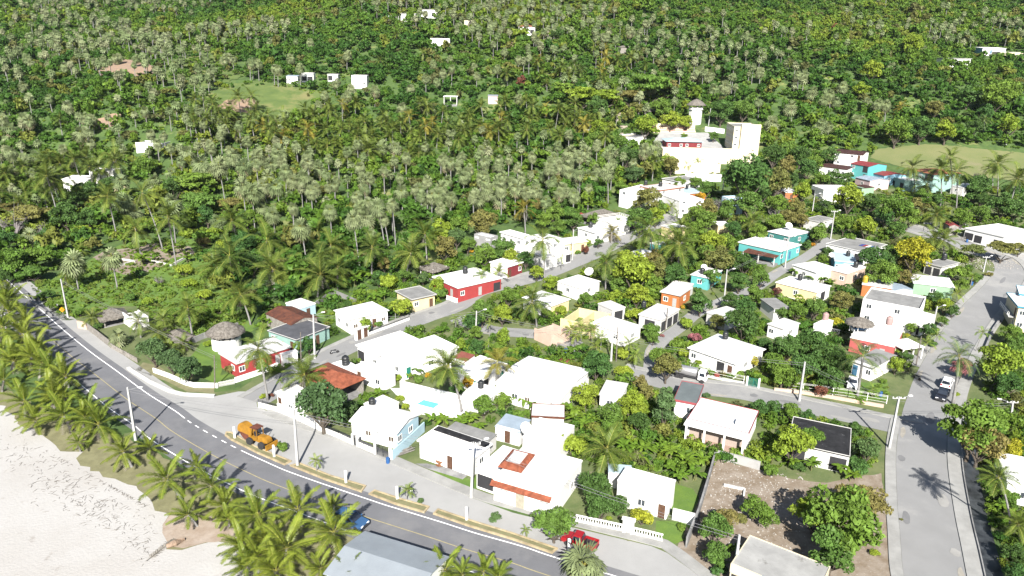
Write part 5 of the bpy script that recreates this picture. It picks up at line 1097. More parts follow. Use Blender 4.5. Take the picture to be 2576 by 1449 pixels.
def gate(label, a, b, h=1.9, m=IRON, name='iron_gate'):
    A, B = hit(*a), hit(*b); o = thing(name, label, 'gate', tuple(A)); d = B - A; L = np.linalg.norm(d[:2]); o.rotation_euler = (0, 0, math.atan2(d[1], d[0]))
    MB().box(-.16, .16, -.16, .16, -.4, h + .15).build('gate_post', WHITE, o); MB().box(L - .16, L + .16, -.16, .16, -.4, h + .15).build('gate_post', WHITE, o); mb = MB(); k = int(h / .16)
    for i in range(k): mb.box(.2, L - .2, -.02, .02, .12 + i * h / k, .17 + i * h / k)
    for x in (.2, L / 2, L - .26): mb.box(x, x + .06, -.03, .03, .05, h)
    mb.build('gate_leaf', m, o)
def zq(x, y): return 644 + x / 6, 925.7 + y / 6
gate('narrow dark iron gate between the white walls of the gabled cottage', zq(1465, 1165), zq(1535, 1190))
gate('wide dark iron gate under a thatched lintel by the blue barrel', zq(1805, 1310), zq(2030, 1390), 2.0)
wall_line('pale patched side wall running back from the wide iron gate', [zz(2060, 1400), zz(2330, 1160), zz(2540, 960)], 1.7, WALLC['pale_blue'], .18)
C(1, 2)
wall_line('white courtyard wall along the back of the swimming pool', [(1450, 935), (1760, 1010), (2080, 1085), (2200, 1040), (2400, 965)], 2.0, WHITE, .2, top=True)
wall_line('white courtyard wall in front of the swimming pool', [(1560, 1250), (1800, 1290), (2060, 1330), (2170, 1215)], 1.0, WHITE, .18)
wall_line('low white street wall with iron fence in front of the white house', [(1140, 470), (1320, 405), (1545, 320)], .9, WHITE, style='rail')
wall_line('white balustrade in front of the red-walled house', [(1915, 115), (2020, 150), (2190, 90)], 1.1, WHITE, style='balusters')
wall_line('low concrete yard wall behind the white gatehouse', [(560, 215), (780, 60), (1010, 160)], 1.1, CONC2, .18)
drape('pool_terrace', [(1350, 1010), (1460, 1010), (1760, 1085), (2080, 1155), (2190, 1205), (2060, 1320), (1560, 1240)], mat('pale_terrace', (.5, .5, .49), .85, .05, .5), .05)
pq = [hit(*pp(x, y)) for x, y in ((1615, 1180), (1690, 1130), (1855, 1170), (1785, 1225))]; pz = max(p[2] for p in pq) + .06
o = thing('swimming_pool', 'small turquoise swimming pool in the white courtyard', 'swimming pool', (pq[0][0], pq[0][1], pz)); LAND.append(('the swimming pool', 1078, 1019))
L4 = [(p[0] - pq[0][0], p[1] - pq[0][1]) for p in pq]; L4 = L4 if (L4[1][0] * L4[2][1] - L4[1][1] * L4[2][0]) > 0 else L4[::-1]
ctr = np.mean(L4, axis=0); out = [tuple(ctr + (np.array(p) - ctr) * 1.12) for p in L4]; mb = MB()
for i in range(4):
    j = (i + 1) % 4; mb.add([(*out[i], .16), (*out[j], .16), (*L4[j], .16), (*L4[i], .16)], [(0, 1, 2, 3)]); mb.add([(*out[i], .16), (*out[j], .16), (*out[j], -.3), (*out[i], -.3)], [(0, 1, 2, 3)]); mb.add([(*L4[i], .16), (*L4[j], .16), (*L4[j], .01), (*L4[i], .01)], [(0, 1, 2, 3)])
mb.build('coping', WHITE, o); MB().add([(*p, .03) for p in L4], [(0, 1, 2, 3)]).build('water', mat('pool_water', (.03, .30, .32), .1, .08, .8, spec=.5), o)
C(2, 3)
wall_line('white balustrade left of the garden gate posts', [(640, 905), (880, 955), (1115, 1005)], 1.15, WHITE, style='balusters', land='the white balustrade')
wall_line('white balustrade right of the garden gate posts', [(1212, 1032), (1370, 1068), (1515, 1105)], 1.15, WHITE, style='balusters')
A, B = hit(*pp(1125, 1012)), hit(*pp(1205, 1030)); o = thing('gate_portal', 'white gate portal between the two balustrades', 'gate', tuple(A)); d = (B - A)[:2]; L = np.linalg.norm(d); o.rotation_euler = (0, 0, math.atan2(d[1], d[0]))
for x in (0, L): MB().box(x - .2, x + .2, -.2, .2, -.4, 2.1).build('pillar', WHITE, o)
MB().box(-.35, L + .35, -.3, .3, 2.1, 2.3).build('lintel', WHITE, o); MB().box(.22, L - .22, -.03, .03, .05, 2.0).build('gate_leaf', mat('grey_steel_gate', (.35, .35, .34), .6, .1, 2), o)
wall_line('grey concrete wall between the banana plants and the rubble lot', [(2035, 290), (1960, 560), (1870, 860), (1750, 1165)], 1.5, CONC2, .2, land='the long lot wall')
wall_line('grey concrete block wall at the back of the rubble lot', [(2045, 265), (2270, 320), (2490, 385)], 1.4, CONC, .2)
wall_line('shaded white wall across the yard behind the grass', [(1610, 880), (1830, 935)], 1.7, WHITE, .18)
wall_line('low broken white foundation wall in the rubble lot', [(2130, 545), (2340, 590), (2330, 660)], .35, WHITE2, .2, 'foundation_wall')
C(2, 2)
wall_line('hedge fence of white posts in front of the white bungalow', [(1790, 840), (1950, 880), (2110, 910), (2330, 960)], 1.5, FRAMEW, .05, 'wire_fence', 'fence', style='mesh')
wall_line('low white stone kerb below the flowering hedge', [(1890, 880), (2100, 925), (2340, 965)], .3, WHITE2, .3, 'stone_kerb_wall')
gate('green garden gate between white pillars by the flowering hedge', pp(2360, 985), pp(2480, 1010), 1.8, DOORG, 'garden_gate')
wall_line('yellow rail fence of the small roof garden by the ruin', [(480, 735), (620, 765)], .9, REDTRIM, .1, 'rail_fence', 'fence', style='posts')
C(3, 2)
wall_line('low pinkish garden wall with wire fence along the street', [(60, 1035), (300, 1060), (620, 1110), (900, 1160), (1160, 1205)], .55, WALLC['salmon'], .25, land='the low pinkish street wall')
wall_line('thin wire fence on posts above the low pinkish wall', [(200, 1020), (500, 1060), (800, 1100), (1190, 1165)], 1.6, FRAMEW, .05, 'wire_fence', 'fence', style='mesh')
wall_line('white balustrade beside the thatched roof sunshade stair', [(590, 440), (720, 470)], 1.1, WHITE, style='balusters')
wall_line('low concrete wall beyond the drain channel', [(2180, 640), (2260, 440), (2330, 340)], .8, CONC2, .3, 'channel_kerb')
C(0, 1)
wall_line('unfinished white foundation walls on the bare earth plot', [(1060, 1230), (1160, 1245), (1360, 1190), (1230, 1170)], .5, WHITE2, .25, 'foundation_wall')
wall_line('second line of white foundation walls among banana plants', [(1420, 1160), (1720, 1230), (1930, 1120)], .5, WHITE2, .3, 'foundation_wall')
C(3, 1)
wall_line('rough fence of thin grey stakes by the dirt yard', [(1330, 830), (1560, 880), (1600, 900)], 1.4, WALLC['wood'], .06, 'stake_fence', 'fence', style='mesh')
wall_line('stake fence of thin branches below the bananas', [(1830, 960), (1980, 975)], 1.3, WALLC['wood'], .06, 'stake_fence', 'fence', style='posts')
C(2, 0)
wall_line('white boundary wall behind the school court', [(1940, 1320), (2060, 1335), (2135, 1345)], 2.0, WHITE, .2)

# ================================================================ planters along the coastal road
def planter(label, fr, bk, group='kerbed planters between road and apron'):
    poly = [hit(*pp(*p))[:2] for p in fr + bk[::-1]]
    c = np.mean(poly, axis=0); gz = T(float(c[0]), float(c[1])); o = thing('planter', label, 'planter', (c[0], c[1], gz), 0, group)
    P = [tuple(p - c) for p in poly]; inn = []
    n = len(P)
    area = sum(P[i][0] * P[(i + 1) % n][1] - P[(i + 1) % n][0] * P[i][1] for i in range(n)); sgn = 1 if area > 0 else -1
    for i in range(n):
        a, b, cc = np.array(P[i - 1]), np.array(P[i]), np.array(P[(i + 1) % n]); d1 = (b - a) / np.linalg.norm(b - a); d2 = (cc - b) / np.linalg.norm(cc - b)
        n1 = np.array([-d1[1], d1[0]]) * sgn; n2 = np.array([-d2[1], d2[0]]) * sgn; q = n1 + n2; q /= max(.5, q @ n1); inn.append(tuple(b + q * .24))
    mb = MB()
    for i in range(n):
        j = (i + 1) % n
        mb.add([(*P[i], -.2), (*P[j], -.2), (*P[j], .24), (*P[i], .24), (*inn[i], -.2), (*inn[j], -.2), (*inn[j], .24), (*inn[i], .24)], [(0, 1, 2, 3), (3, 2, 6, 7), (7, 6, 5, 4)])
    mb.build('kerb', KERBY, o)
    MB().add([(*p, .15) for p in inn], [tuple(range(n))]).build('soil', DRYGR, o); LAND.append((label.split(' ', 1)[1] if False else 'the ' + label,) + pp(*np.mean(fr, axis=0)))
C(0, 3)
planter('first yellow-kerbed planter beside the yellow machine', [(2262, 40), (2320, 85), (2576, 215), (2866, 340)], [(2275, 5), (2330, 8), (2576, 150), (2935, 300)])
C(1, 3)
planter('second yellow-kerbed planter with the small garden palm', [(340, 345), (700, 490), (1062, 612)], [(440, 318), (760, 445), (1110, 548)])
planter('third yellow-kerbed planter with the thin shrubs', [(1132, 632), (1400, 735), (1695, 822)], [(1195, 590), (1470, 680), (1748, 758)])
planter('long fourth yellow-kerbed planter under the leaning tree', [(1780, 832), (2150, 960), (2576, 1090), (2980, 1230)], [(1830, 780), (2200, 905), (2576, 1020), (3040, 1180)])
def bollard(x, y, xt, yt, label):
    p = hit(*pp(x, y)); o = thing('marker_post', label, 'post', tuple(p), .35, 'white posts on the planters')
    MB().box(-.16, .16, -.16, .16, -.2, 2.05).build('post_shaft', WHITE, o); MB().add([(-.16, -.16, 2.05), (.16, -.16, 2.05), (.16, .16, 2.05), (-.16, .16, 2.05), (0, 0, 2.15)], [(0, 1, 4), (1, 2, 4), (2, 3, 4), (3, 0, 4)]).build('post_cap', WHITE, o)
Z0()
for x, y, lb in ((591, 1103, 'white post at the start of the first planter by the yellow machine'), (690, 1150, 'white post beside the round bush and the yellow machine'), (1186 - 0, 0, '')):
    if y: bollard(x * 4, y * 4, 0, 0, lb)
C(1, 3)
bollard(905, 515, 0, 0, 'white post on the second planter beyond the small palm'); bollard(1420, 678, 0, 0, 'white post on the third planter by the cyclist'); bollard(2118, 890, 0, 0, 'white post on the long fourth planter')
C(2, 3); bollard(570, 1215, 0, 0, 'white post in front of the red pickup')

# ================================================================ utility poles and wires
POLEM = mat('pale_concrete_pole', (0.300, 0.300, 0.300), .8, .08, 1.5); WOODP = mat('weathered_pole_wood', (0.130, 0.115, 0.100), .9, .2, 3)
STEEL = mat('galvanised_steel', (0.225, 0.230, 0.240), .5, .1, 3, metal=.4)
TOPS = {}
def pole(key, bx, by, tx, ty, label, kind='lamp', wood=False, az=0.0, r=.2):
    b = hit(*pp(bx, by)); d = ray(*pp(tx, ty)); t = b[1] / d[1]; top = np.array([0, 0, CAMH]) + d * t; h = top[2] - b[2]
    o = thing('utility_pole', label, 'utility pole', tuple(b), 0, 'utility poles of the village'); lx = top[0] - b[0]
    if wood: MB().tube([(0, 0, -.4), (lx, 0, h)], [.14, .09], 8).build('shaft', WOODP, o)
    else:
        mb = MB(); a, c = r, r * .62
        mb.add([(-a, -a, -.4), (a, -a, -.4), (a, a, -.4), (-a, a, -.4), (lx - c, -c, h), (lx + c, -c, h), (lx + c, c, h), (lx - c, c, h)], [(3, 2, 1, 0), (4, 5, 6, 7), (0, 1, 5, 4), (1, 2, 6, 5), (2, 3, 7, 6), (3, 0, 4, 7)]); mb.build('shaft', POLEM, o)
    if kind in ('lamp', 'both'):
        ca, sa = math.cos(az), math.sin(az); ar = MB().tube([(lx, 0, h - .5), (lx + .9 * ca, .9 * sa, h - .2), (lx + 1.7 * ca, 1.7 * sa, h)], .05, 6).build('lamp_arm', STEEL, o)
        M = Matrix.Translation((lx + 2.0 * ca, 2.0 * sa, h + .02)) @ Matrix.Rotation(az, 4, 'Z'); MB().box(-.35, .3, -.14, .14, -.06, .08, M).build('lamp_head', FRAMEW, ar)
    if kind in ('cross', 'both'):
        ca = MB().box(lx - 1.0, lx + 1.0, -.06, .06, h - .35, h - .22).build('crossarm', POLEM, o); mb = MB()
        for x in (-.9, -.3, .3, .9): mb.lathe([(.05, 0), (.07, .1), (.05, .2)], 6, (lx + x, 0, h - .22))
        mb.build('insulators', FRAMEW, ca)
    mb = MB()
    for z in (.62, .7, .78): mb.lathe([(.05, 0), (.06, .08)], 6, (lx + .2, -.1, h * z + .1))
    mb.build('wire_bracket', STEEL, o); TOPS[key] = (np.array(top), b); LAND.append(('the ' + label.split(' utility')[0] + ' pole', (pp(bx, by)[0] + pp(tx, ty)[0]) / 2, (pp(bx, by)[1] + pp(tx, ty)[1]) / 2)) if False else None
Z0()
for k, b, t, lb, kd, wd, az in (
    ('p1', (342, 1107), (321, 974), 'tall white lamp post standing among the beach palms', 'lamp', 0, 0), ('p2', (749, 1172), (739, 1031), 'tall white utility pole on the second yellow planter', 'lamp', 0, 2.5), ('p3', (1185, 1251), (1191, 1112), 'white utility pole at the kerb by the red tile awnings', 'both', 0, .5),
    ('p4', (792, 902), (788, 790), 'white utility pole beside the dark-roofed mint house', 'lamp', 0, .6), ('p4b', (757, 905), (756, 836), 'thin wooden pole near the dark-roofed mint house', 'none', 1, 0), ('p5', (1196, 849), (1199, 782), 'white utility pole at the street fork', 'lamp', 0, .5),
    ('p6', (1537, 908), (1541, 842), 'white utility pole with crossarm at the lane mouth', 'cross', 0, 0), ('p7', (2010, 1009), (2025, 910), 'white utility pole on the pavement by the low pinkish wall', 'none', 0, 0), ('p8', (2236, 1128), (2262, 998), 'white lamp post on the street corner by the village road', 'both', 0, .2),
    ('p9', (2345, 826), (2358, 770), 'white utility pole below the two-storey white house', 'lamp', 0, .3), ('p10', (1846, 1452), (1860, 1345), 'white utility pole in front of the roadside shop', 'none', 0, 0), ('p11', (172, 799), (153, 702), 'white utility pole next to the yellow warning sign', 'none', 0, 0),
    ('p12', (1661, 552), (1665, 490), 'slim white utility pole beside the big round tree up the street', 'none', 0, 0), ('p13', (1439, 654), (1443, 577), 'white utility pole by the pale yellow bungalow', 'lamp', 0, .6), ('p14', (1817, 492), (1822, 442), 'white utility pole under the big dark tree below the school', 'both', 0, 0),
    ('p15', (1820, 770), (1829, 678), 'white utility pole beside the lane with the turquoise house behind', 'lamp', 0, .4), ('p16', (2042, 542), (2050, 487), 'white utility pole by the patched white roof', 'lamp', 0, .3), ('p17', (2089, 602), (2100, 530), 'white utility pole beside the yellow green round tree', 'both', 0, .4),
    ('p18', (1974, 674), (1985, 595), 'white utility pole in front of the wide turquoise house', 'lamp', 0, .4), ('p19', (2473, 684), (2482, 645), 'white utility pole by the rubble yard at the road bend', 'both', 0, .4), ('p20', (2543, 1053), (2548, 1009), 'white utility pole behind the big olive brown tree', 'both', 0, 2.8),
    ('p21', (1603, 295), (1606, 260), 'thin white pole beside the dirt track below the tower house', 'none', 0, 0), ('p22', (1782, 317), (1788, 272), 'thin white pole right of the thatched tower house', 'none', 0, 0), ('p23', (2531, 364), (2535, 340), 'white pole behind the football field', 'cross', 0, 0), ('p24', (1479, 347), (1480, 325), 'white pole among coconut palms left of the school', 'cross', 0, 0),
    ('p25', (2304, 921), (2318, 846), 'thin grey wooden pole beside the royal palm street', 'none', 1, 0), ('p26', (1550, 909), (1554, 822), 'brown wooden pole next to the crossarm pole', 'none', 1, 0), ('p27', (1673, 832), (1680, 774), 'brown wooden pole by the weathered house with the open porch', 'none', 1, 0), ('p28', (540, 976), (539, 893), 'thin wooden pole at the white slatted garden gate', 'none', 1, 0)):
    pole(k, b[0] * 4, b[1] * 4, t[0] * 4, t[1] * 4, lb, kd, wd, az, .2 if b[1] > 880 else .17)
WIRE = mat('grey_cable', (.16, .16, .17), .6, .05, 3)
def wire(a, b, label, n=2, sag=.6):
    A, B = TOPS[a][0], TOPS[b][0]; mb = MB(); base = TOPS[a][1]; o = thing('power_line', label, 'power line', tuple(base), 0, 'overhead cables')
    for k in range(n):
        off = np.array([0, 0, -.25 - .45 * k]); P = [A + (B - A) * t + off + np.array([0, 0, -sag * 4 * t * (1 - t)]) - base for t in np.linspace(0, 1, 13)]; MB().tube(P, .022, 4).build('cable', WIRE, o)
for a, b, lb in (('p2', 'p3', 'cables strung from the planter pole to the kerb pole'), ('p3', 'p10', 'cables strung from the kerb pole to the shop pole'), ('p7', 'p8', 'cables strung along the street with the low pinkish wall'), ('p8', 'p20', 'cables strung across the village road past the parked cars'), ('p4', 'p5', 'cables strung along the side street by the white garage gate'),
                ('p5', 'p6', 'cables strung from the street fork to the crossarm pole'), ('p6', 'p7', 'cables strung over the bungalow hedge'), ('p13', 'p12', 'cables strung up the side street by the yellow bungalow'), ('p18', 'p17', 'cables strung along the lane by the turquoise house'), ('p15', 'p18', 'cables strung above the lane among dense trees'), ('p17', 'p16', 'cables strung between the round yellow green trees'), ('p1', 'p2', 'cables strung over the coastal road'), ('p11', 'p28', 'cables strung over the thatched shelter garden')):
    wire(a, b, lb)

# ================================================================ vehicles
TYRE = mat('black_tyre', (.025, .025, .027), .9, .1, 4); RIM = mat('wheel_rim', (.45, .46, .48), .4, .05, 4, metal=.6); CGL = mat('car_glass', (.02, .025, .035), .08, .05, 1, spec=.7)
LAMPM = mat('clear_lamp', (.75, .77, .8), .15, .05, 2, spec=.6); TAILM = mat('red_tail_lamp', (.45, .02, .02), .2, .05, 2); BLKP = mat('black_plastic', (.03, .03, .033), .6, .1, 3); PLATE = mat('number_plate', (.6, .65, .7), .5, .05, 3)
def paint(name, c, r=.25): return mat(name, c, r, .03, .5, spec=.6)
def wheel(o, x, y, r=.36, w=.24):
    mb = MB(); M = Matrix.Translation((x, y, r)) @ Matrix.Rotation(R(90), 4, 'X')
    mb.lathe([(r * .62, -w / 2), (r * .93, -w / 2), (r, -w / 2 + .04), (r, w / 2 - .04), (r * .93, w / 2), (r * .62, w / 2)], 20); mb.v = [tuple(M @ Vector(v)) for v in mb.v]; t = mb.build('wheel', TYRE, o)
    m2 = MB().lathe([(r * .6, -w / 2 + .03), (r * .6, w / 2 - .03)], 14); m2.v = [tuple(M @ Vector(v)) for v in m2.v]; m2.build('rim', RIM, t)
def profile(pts, w, taper=None):
    """side outline (x, z) made solid over the width, roof narrower by taper"""
    n = len(pts); mb = MB(); zt = max(p[1] for p in pts); zm = .55 * zt
    def hw(z): return w / 2 - (taper or 0) * max(0, (z - zm) / (zt - zm))
    vs = [(x, -hw(z), z) for x, z in pts] + [(x, hw(z), z) for x, z in pts]
    return mb.add(vs, [tuple(range(n)), tuple(range(n, 2 * n))[::-1]] + [(i, n + i, n + (i + 1) % n, (i + 1) % n) for i in range(n)])
def car(label, p, ang, m, kind='suv', L=4.5, W=1.85, cat='car', name='parked_car'):
    o = thing(name, label, cat, tuple(p), ang); h = L / 2
    if kind == 'suv':
        body = [(-h, .35), (-h, .95), (-h + .12, 1.05), (h - 1.35, 1.05), (h - .15, .92), (h, .75), (h, .35)]; cab = [(-h + .08, 1.03), (-h + .5, 1.62), (-h + 1.0, 1.72), (.35, 1.70), (h - 1.25, 1.04)]; gl = [(-h + .16, 1.10), (-h + .52, 1.56), (-h + 1.0, 1.58), (.32, 1.56), (h - 1.48, 1.10)]
    elif kind == 'pickup':
        body = [(-h, .45), (-h, .72), (h - 1.35, .72), (h - 1.3, 1.12), (h - .12, 1.02), (h, .85), (h, .42)]; cab = [(-.55, .70), (-.5, 1.1), (-.35, 1.76), (.65, 1.76), (h - 1.25, 1.10), (h - 1.25, .7)]; gl = [(-.47, 1.14), (-.30, 1.64), (.62, 1.64), (h - 1.48, 1.14)]
    b = profile(body, W, .04).build('body', m, o, bevel=.05); profile(cab, W - .12, .16).build('cabin', m, o, bevel=.04)
    profile(gl, W - .02, .12).build('side_window', CGL, o)
    c = cab; fr = c[-1] if kind == 'suv' else c[-2]; tp = c[-2] if kind == 'suv' else c[-3]
    def glass(a, bb, nm, w0, w1): solid([[(a[0], -w0, a[1]), (a[0], w0, a[1]), (bb[0], w1, bb[1]), (bb[0], -w1, bb[1])]], .03).build(nm, CGL, o)
    glass((fr[0] + .0, fr[1] + .06), (tp[0] + .05, tp[1] - .03), 'windscreen', W / 2 - .16, W / 2 - .28)
    q0, q1 = (c[0], c[1]) if kind == 'suv' else (c[1], c[2]); glass((q1[0] - .05, q1[1] - .05), (q0[0] - .03, q0[1] + .12), 'rear_window', W / 2 - .3, W / 2 - .2)
    if kind == 'pickup':
        for y0, y1 in ((-W / 2, -W / 2 + .09), (W / 2 - .09, W / 2)): MB().box(-h, -.55, y0, y1, .7, 1.12).build('bed_side', m, o)
        MB().box(-h, -h + .08, -W / 2 + .09, W / 2 - .09, .7, 1.12).build('tailgate', m, o); MB().box(-h + .08, -.56, -W / 2 + .09, W / 2 - .09, .722, .75).build('bed_floor', BLKP, o)
    for x in (-h + .82, h - .85):
        for y in (-W / 2 + .1, W / 2 - .1): wheel(o, x, y)
    for y in (-1, 1):
        MB().box(h - .12, h + .02, y * (W / 2 - .38) - .22, y * (W / 2 - .38) + .22, .66, .82).build('headlight', LAMPM, o); MB().box(-h - .02, -h + .08, y * (W / 2 - .2) - .12, y * (W / 2 - .2) + .12, .72, 1.0 if kind == 'suv' else .95).build('tail_light', TAILM, o)
        MB().box(h - 1.5, h - 1.32, y * (W / 2 + .1) - .1, y * (W / 2 + .1) + .1, 1.06, 1.2).build('mirror', m, o)
    MB().box(h - .1, h + .05, -W / 2 + .06, W / 2 - .06, .34, .5).build('bumper', BLKP, o); MB().box(-h - .05, -h + .1, -W / 2 + .06, W / 2 - .06, .36, .5).build('bumper', BLKP, o); MB().box(h + .0, h + .03, -.55, .55, .56, .74).build('grille', BLKP, o)
    return o
def heading(a, b):
    A, B = hit(*a), hit(*b); return math.atan2(B[1] - A[1], B[0] - A[0])
C(1, 3)
car('blue silver pickup driving on the coastal road under the palm fronds', hit(*pp(955, 925)), heading(pp(900, 850), pp(1100, 925)) , paint('blue_silver_paint', (.03, .075, .16), .2), 'suv', 4.8, 1.95, name='driving_car')
C(2, 3)
o = car('old red pickup truck parked beside the leaning tree', hit(*pp(680, 1140)), heading(pp(800, 1165), pp(540, 1080)), paint('faded_red_paint', (.22, .008, .012), .35), 'pickup', 4.6, 1.75, 'pickup truck', 'pickup_truck')
C(3, 2)
car('white estate car parked at the roadside under the flowering tree', hit(*pp(1795, 985)), heading(pp(1790, 1000), pp(1840, 890)), paint('white_car_paint', (.78, .78, .78)), 'suv', 4.3, 1.75)
car('black pickup parked nose down the road behind the white estate car', hit(*pp(1750, 1105)), heading(pp(1800, 1010), pp(1740, 1120)), paint('black_car_paint', (.012, .013, .018), .2), 'pickup', 4.7, 1.8, 'pickup truck', 'pickup_truck')
car('white pickup parked inside the garden beside the royal palm', hit(*pp(850, 990)), heading(pp(870, 900), pp(850, 1000)), paint('white_car_paint', (.78, .78, .78)), 'pickup', 4.5, 1.75, 'pickup truck', 'pickup_truck')
Z0()
car('blue car parked at the flat-roofed hill house', hit(2398, 163), .3, paint('bright_blue_paint', (.015, .04, .18)), 'suv', 4.4, 1.8)
C(3, 3)
car('pale hatchback in deep shade under the trees beyond the drain', hit(*pp(2290, -590)), 1.9, paint('grey_car_paint', (.5, .5, .52)), 'suv', 4.2, 1.75)
# tanker lorry
C(2, 2)
ang = heading(pp(1700, 885), pp(1880, 925)); o = thing('tanker_lorry', 'small white lorry with a steel tank parked by the hedge', 'lorry', tuple(hit(*pp(1795, 918))), ang)
wp = paint('white_car_paint', (.78, .78, .78)); MB().box(-3.4, 2.9, -.45, .45, .55, .8).build('chassis', BLKP, o)
profile([(1.5, .6), (1.5, 2.25), (2.75, 2.25), (3.0, 1.4), (3.05, .6)], 1.9, .1).build('cab', wp, o, bevel=.06); solid([[(3.02, -.8, 1.42), (3.02, .8, 1.42), (2.82, .74, 2.12), (2.82, -.74, 2.12)]], .05).build('windscreen', CGL, o)
profile([(1.75, 1.4), (1.75, 2.05), (2.6, 2.05), (2.8, 1.4)], 1.94, .05).build('side_window', CGL, o)
mb = MB().lathe([(.3, -2.3), (.85, -2.2), (.9, -2.1), (.9, 2.1), (.85, 2.2), (.3, 2.3)], 20); M = Matrix.Translation((-1.1, 0, 1.65)) @ Matrix.Rotation(R(90), 4, 'Y'); mb.v = [tuple(M @ Vector(v)) for v in mb.v]; mb.build('tank', mat('dull_steel_tank', (.42, .42, .43), .35, .08, 1, metal=.7), o, smooth=True)
for x in (-2.4, -1.6, 2.3):
    for y in (-.85, .85): wheel(o, x, y, .42, .26)
for y in (-.7, .7): MB().box(3.03, 3.1, y - .15, y + .15, .85, 1.05).build('headlight', LAMPM, o)
# yellow trenching machine
Z0()
YEL = mat('worn_yellow_paint', (.27, .135, .016), .55, .15, 1.2, stain=((.13, .05, .02), 1.6, .64)); RUSTM = mat('rusty_steel', (.12, .04, .026), .85, .25, 2)
ang = heading((640, 1108), (682, 1125)); o = thing('trenching_machine', 'old yellow trenching machine with a rusty canopy parked on the apron', 'machine', tuple(hit(655, 1118)), ang); LAND.append(('the yellow trenching machine', 640, 1095))
MB().box(-1.9, 1.6, -.55, .55, .7, 1.15).build('chassis', YEL, o, bevel=.04)
profile([(.1, 1.1), (.1, 1.75), (1.75, 1.95), (2.3, 1.7), (2.3, 1.05)], 1.15, .12).build('engine_hood', YEL, o, bevel=.05)
MB().box(-1.3, .1, -.7, .7, 1.12, 1.35).build('operator_deck', YEL, o, bevel=.03); s = MB().box(-.9, -.35, -.3, .3, 1.36, 1.6).box(-.98, -.8, -.3, .3, 1.6, 2.1).build('seat', BLKP, o, bevel=.04)
MB().box(-1.25, .25, -.75, .75, 2.95, 3.03).build('canopy', RUSTM, o)
for x in (-1.15, .15):
    for y in (-.65, .65): MB().box(x - .04, x + .04, y - .04, y + .04, 1.3, 2.95).build('canopy_post', YEL, o)
for x in (-1.3, 1.35):
    for y in (-.95, .95): wheel(o, x, y, .62, .45)
mb = MB().lathe([(1.35, -.32), (1.45, -.25), (1.45, .25), (1.35, .32)], 24); M = Matrix.Translation((-3.0, 0, 1.45)) @ Matrix.Rotation(R(90), 4, 'X'); mb.v = [tuple(M @ Vector(v)) for v in mb.v]; mb.build('cutting_wheel', RUSTM, o)
pr = [(-3.0 + 1.6 * math.cos(a), 1.5 + 1.55 * math.sin(a)) for a in np.linspace(.1, 3.3, 12)] + [(-3.6, 1.3), (-1.5, 1.2)]; profile(pr, .95).build('wheel_guard', YEL, o, bevel=.04)
MB().box(-2.2, -1.6, -.35, .35, .8, 1.5).build('boom', YEL, o, bevel=.03)
mb = MB(); mb.box(2.55, 2.75, -1.2, 1.2, .25, 1.15); mb.build('dozer_blade', YEL, o, bevel=.03)
for y in (-.4, .4): MB().box(2.0, 2.6, y - .08, y + .08, .5, .7).build('blade_arm', YEL, o)
MB().tube([(1.2, .35, 1.8), (1.2, .35, 2.6)], .05, 8).build('exhaust_pipe', BLKP, o); MB().tube([(-.1, 0, 1.4), (.05, 0, 2.0)], .03, 6).build('steering_column', BLKP, o)
# motorcycles
def motorbike(label, p, ang, m=BLKP):
    o = thing('motorcycle', label, 'motorcycle', tuple(p), ang); wheel(o, -.65, 0, .31, .12); wheel(o, .65, 0, .31, .1)
    MB().box(-.3, .3, -.12, .12, .35, .65).build('engine', STEEL, o); MB().box(-.05, .4, -.14, .14, .66, .88).build('fuel_tank', m, o, bevel=.05); MB().box(-.75, -.05, -.13, .13, .72, .84).build('saddle', BLKP, o, bevel=.03)
    MB().tube([(.65, 0, .31), (.45, 0, 1.0)], .04, 6).tube([(.45, -.35, 1.05), (.45, .35, 1.05)], .025, 6).build('handlebar', STEEL, o); MB().tube([(-.65, -.1, .31), (-.2, 0, .7), (.4, 0, .85)], .04, 6).build('frame', STEEL, o)
C(1, 2); motorbike('dark motorcycle parked on the side street near the white pole', hit(*pp(790, 660)), .5)
C(3, 2); motorbike('black motorcycle standing on the pavement in the palm shadow', hit(*pp(1495, 920)), 1.9)
# cyclist
def skinbody(name, chain, m, parent, sub=2):
    """one continuous body: joints {name: (pos, radius)}, bones [(a, b)]"""
    J, B = chain; keys = list(J); me = bpy.data.meshes.new(name); me.from_pydata([J[k][0] for k in keys], [(keys.index(a), keys.index(b)) for a, b in B], []); o = bpy.data.objects.new(name, me); col.objects.link(o); o.parent = parent
    sm = o.modifiers.new('skin', 'SKIN'); sm.use_smooth_shade = True
    for i, k in enumerate(keys): me.skin_vertices[0].data[i].radius = (J[k][1],) * 2; me.skin_vertices[0].data[i].use_root = (i == 0)
    o.modifiers.new('sub', 'SUBSURF').levels = sub; o.modifiers['sub'].render_levels = sub; me.materials.append(m); return o
C(1, 3)
pb = hit(*pp(1560, 640)); ang = heading(pp(1600, 635), pp(1500, 650)); bo = thing('bicycle', 'dark bicycle ridden past the third planter', 'bicycle', tuple(pb), ang)
for x in (-.52, .52):
    mb = MB(); mb.tube([(x + .34 * math.cos(a), 0, .34 + .34 * math.sin(a)) for a in np.linspace(0, 6.2832, 25)], .025, 6); wo = mb.build('wheel', TYRE, bo); sp = MB()
    for k in range(8): sp.tube([(x, 0, .34), (x + .32 * math.cos(k * .785), 0, .34 + .32 * math.sin(k * .785))], .004, 3)
    sp.build('spokes', STEEL, wo)
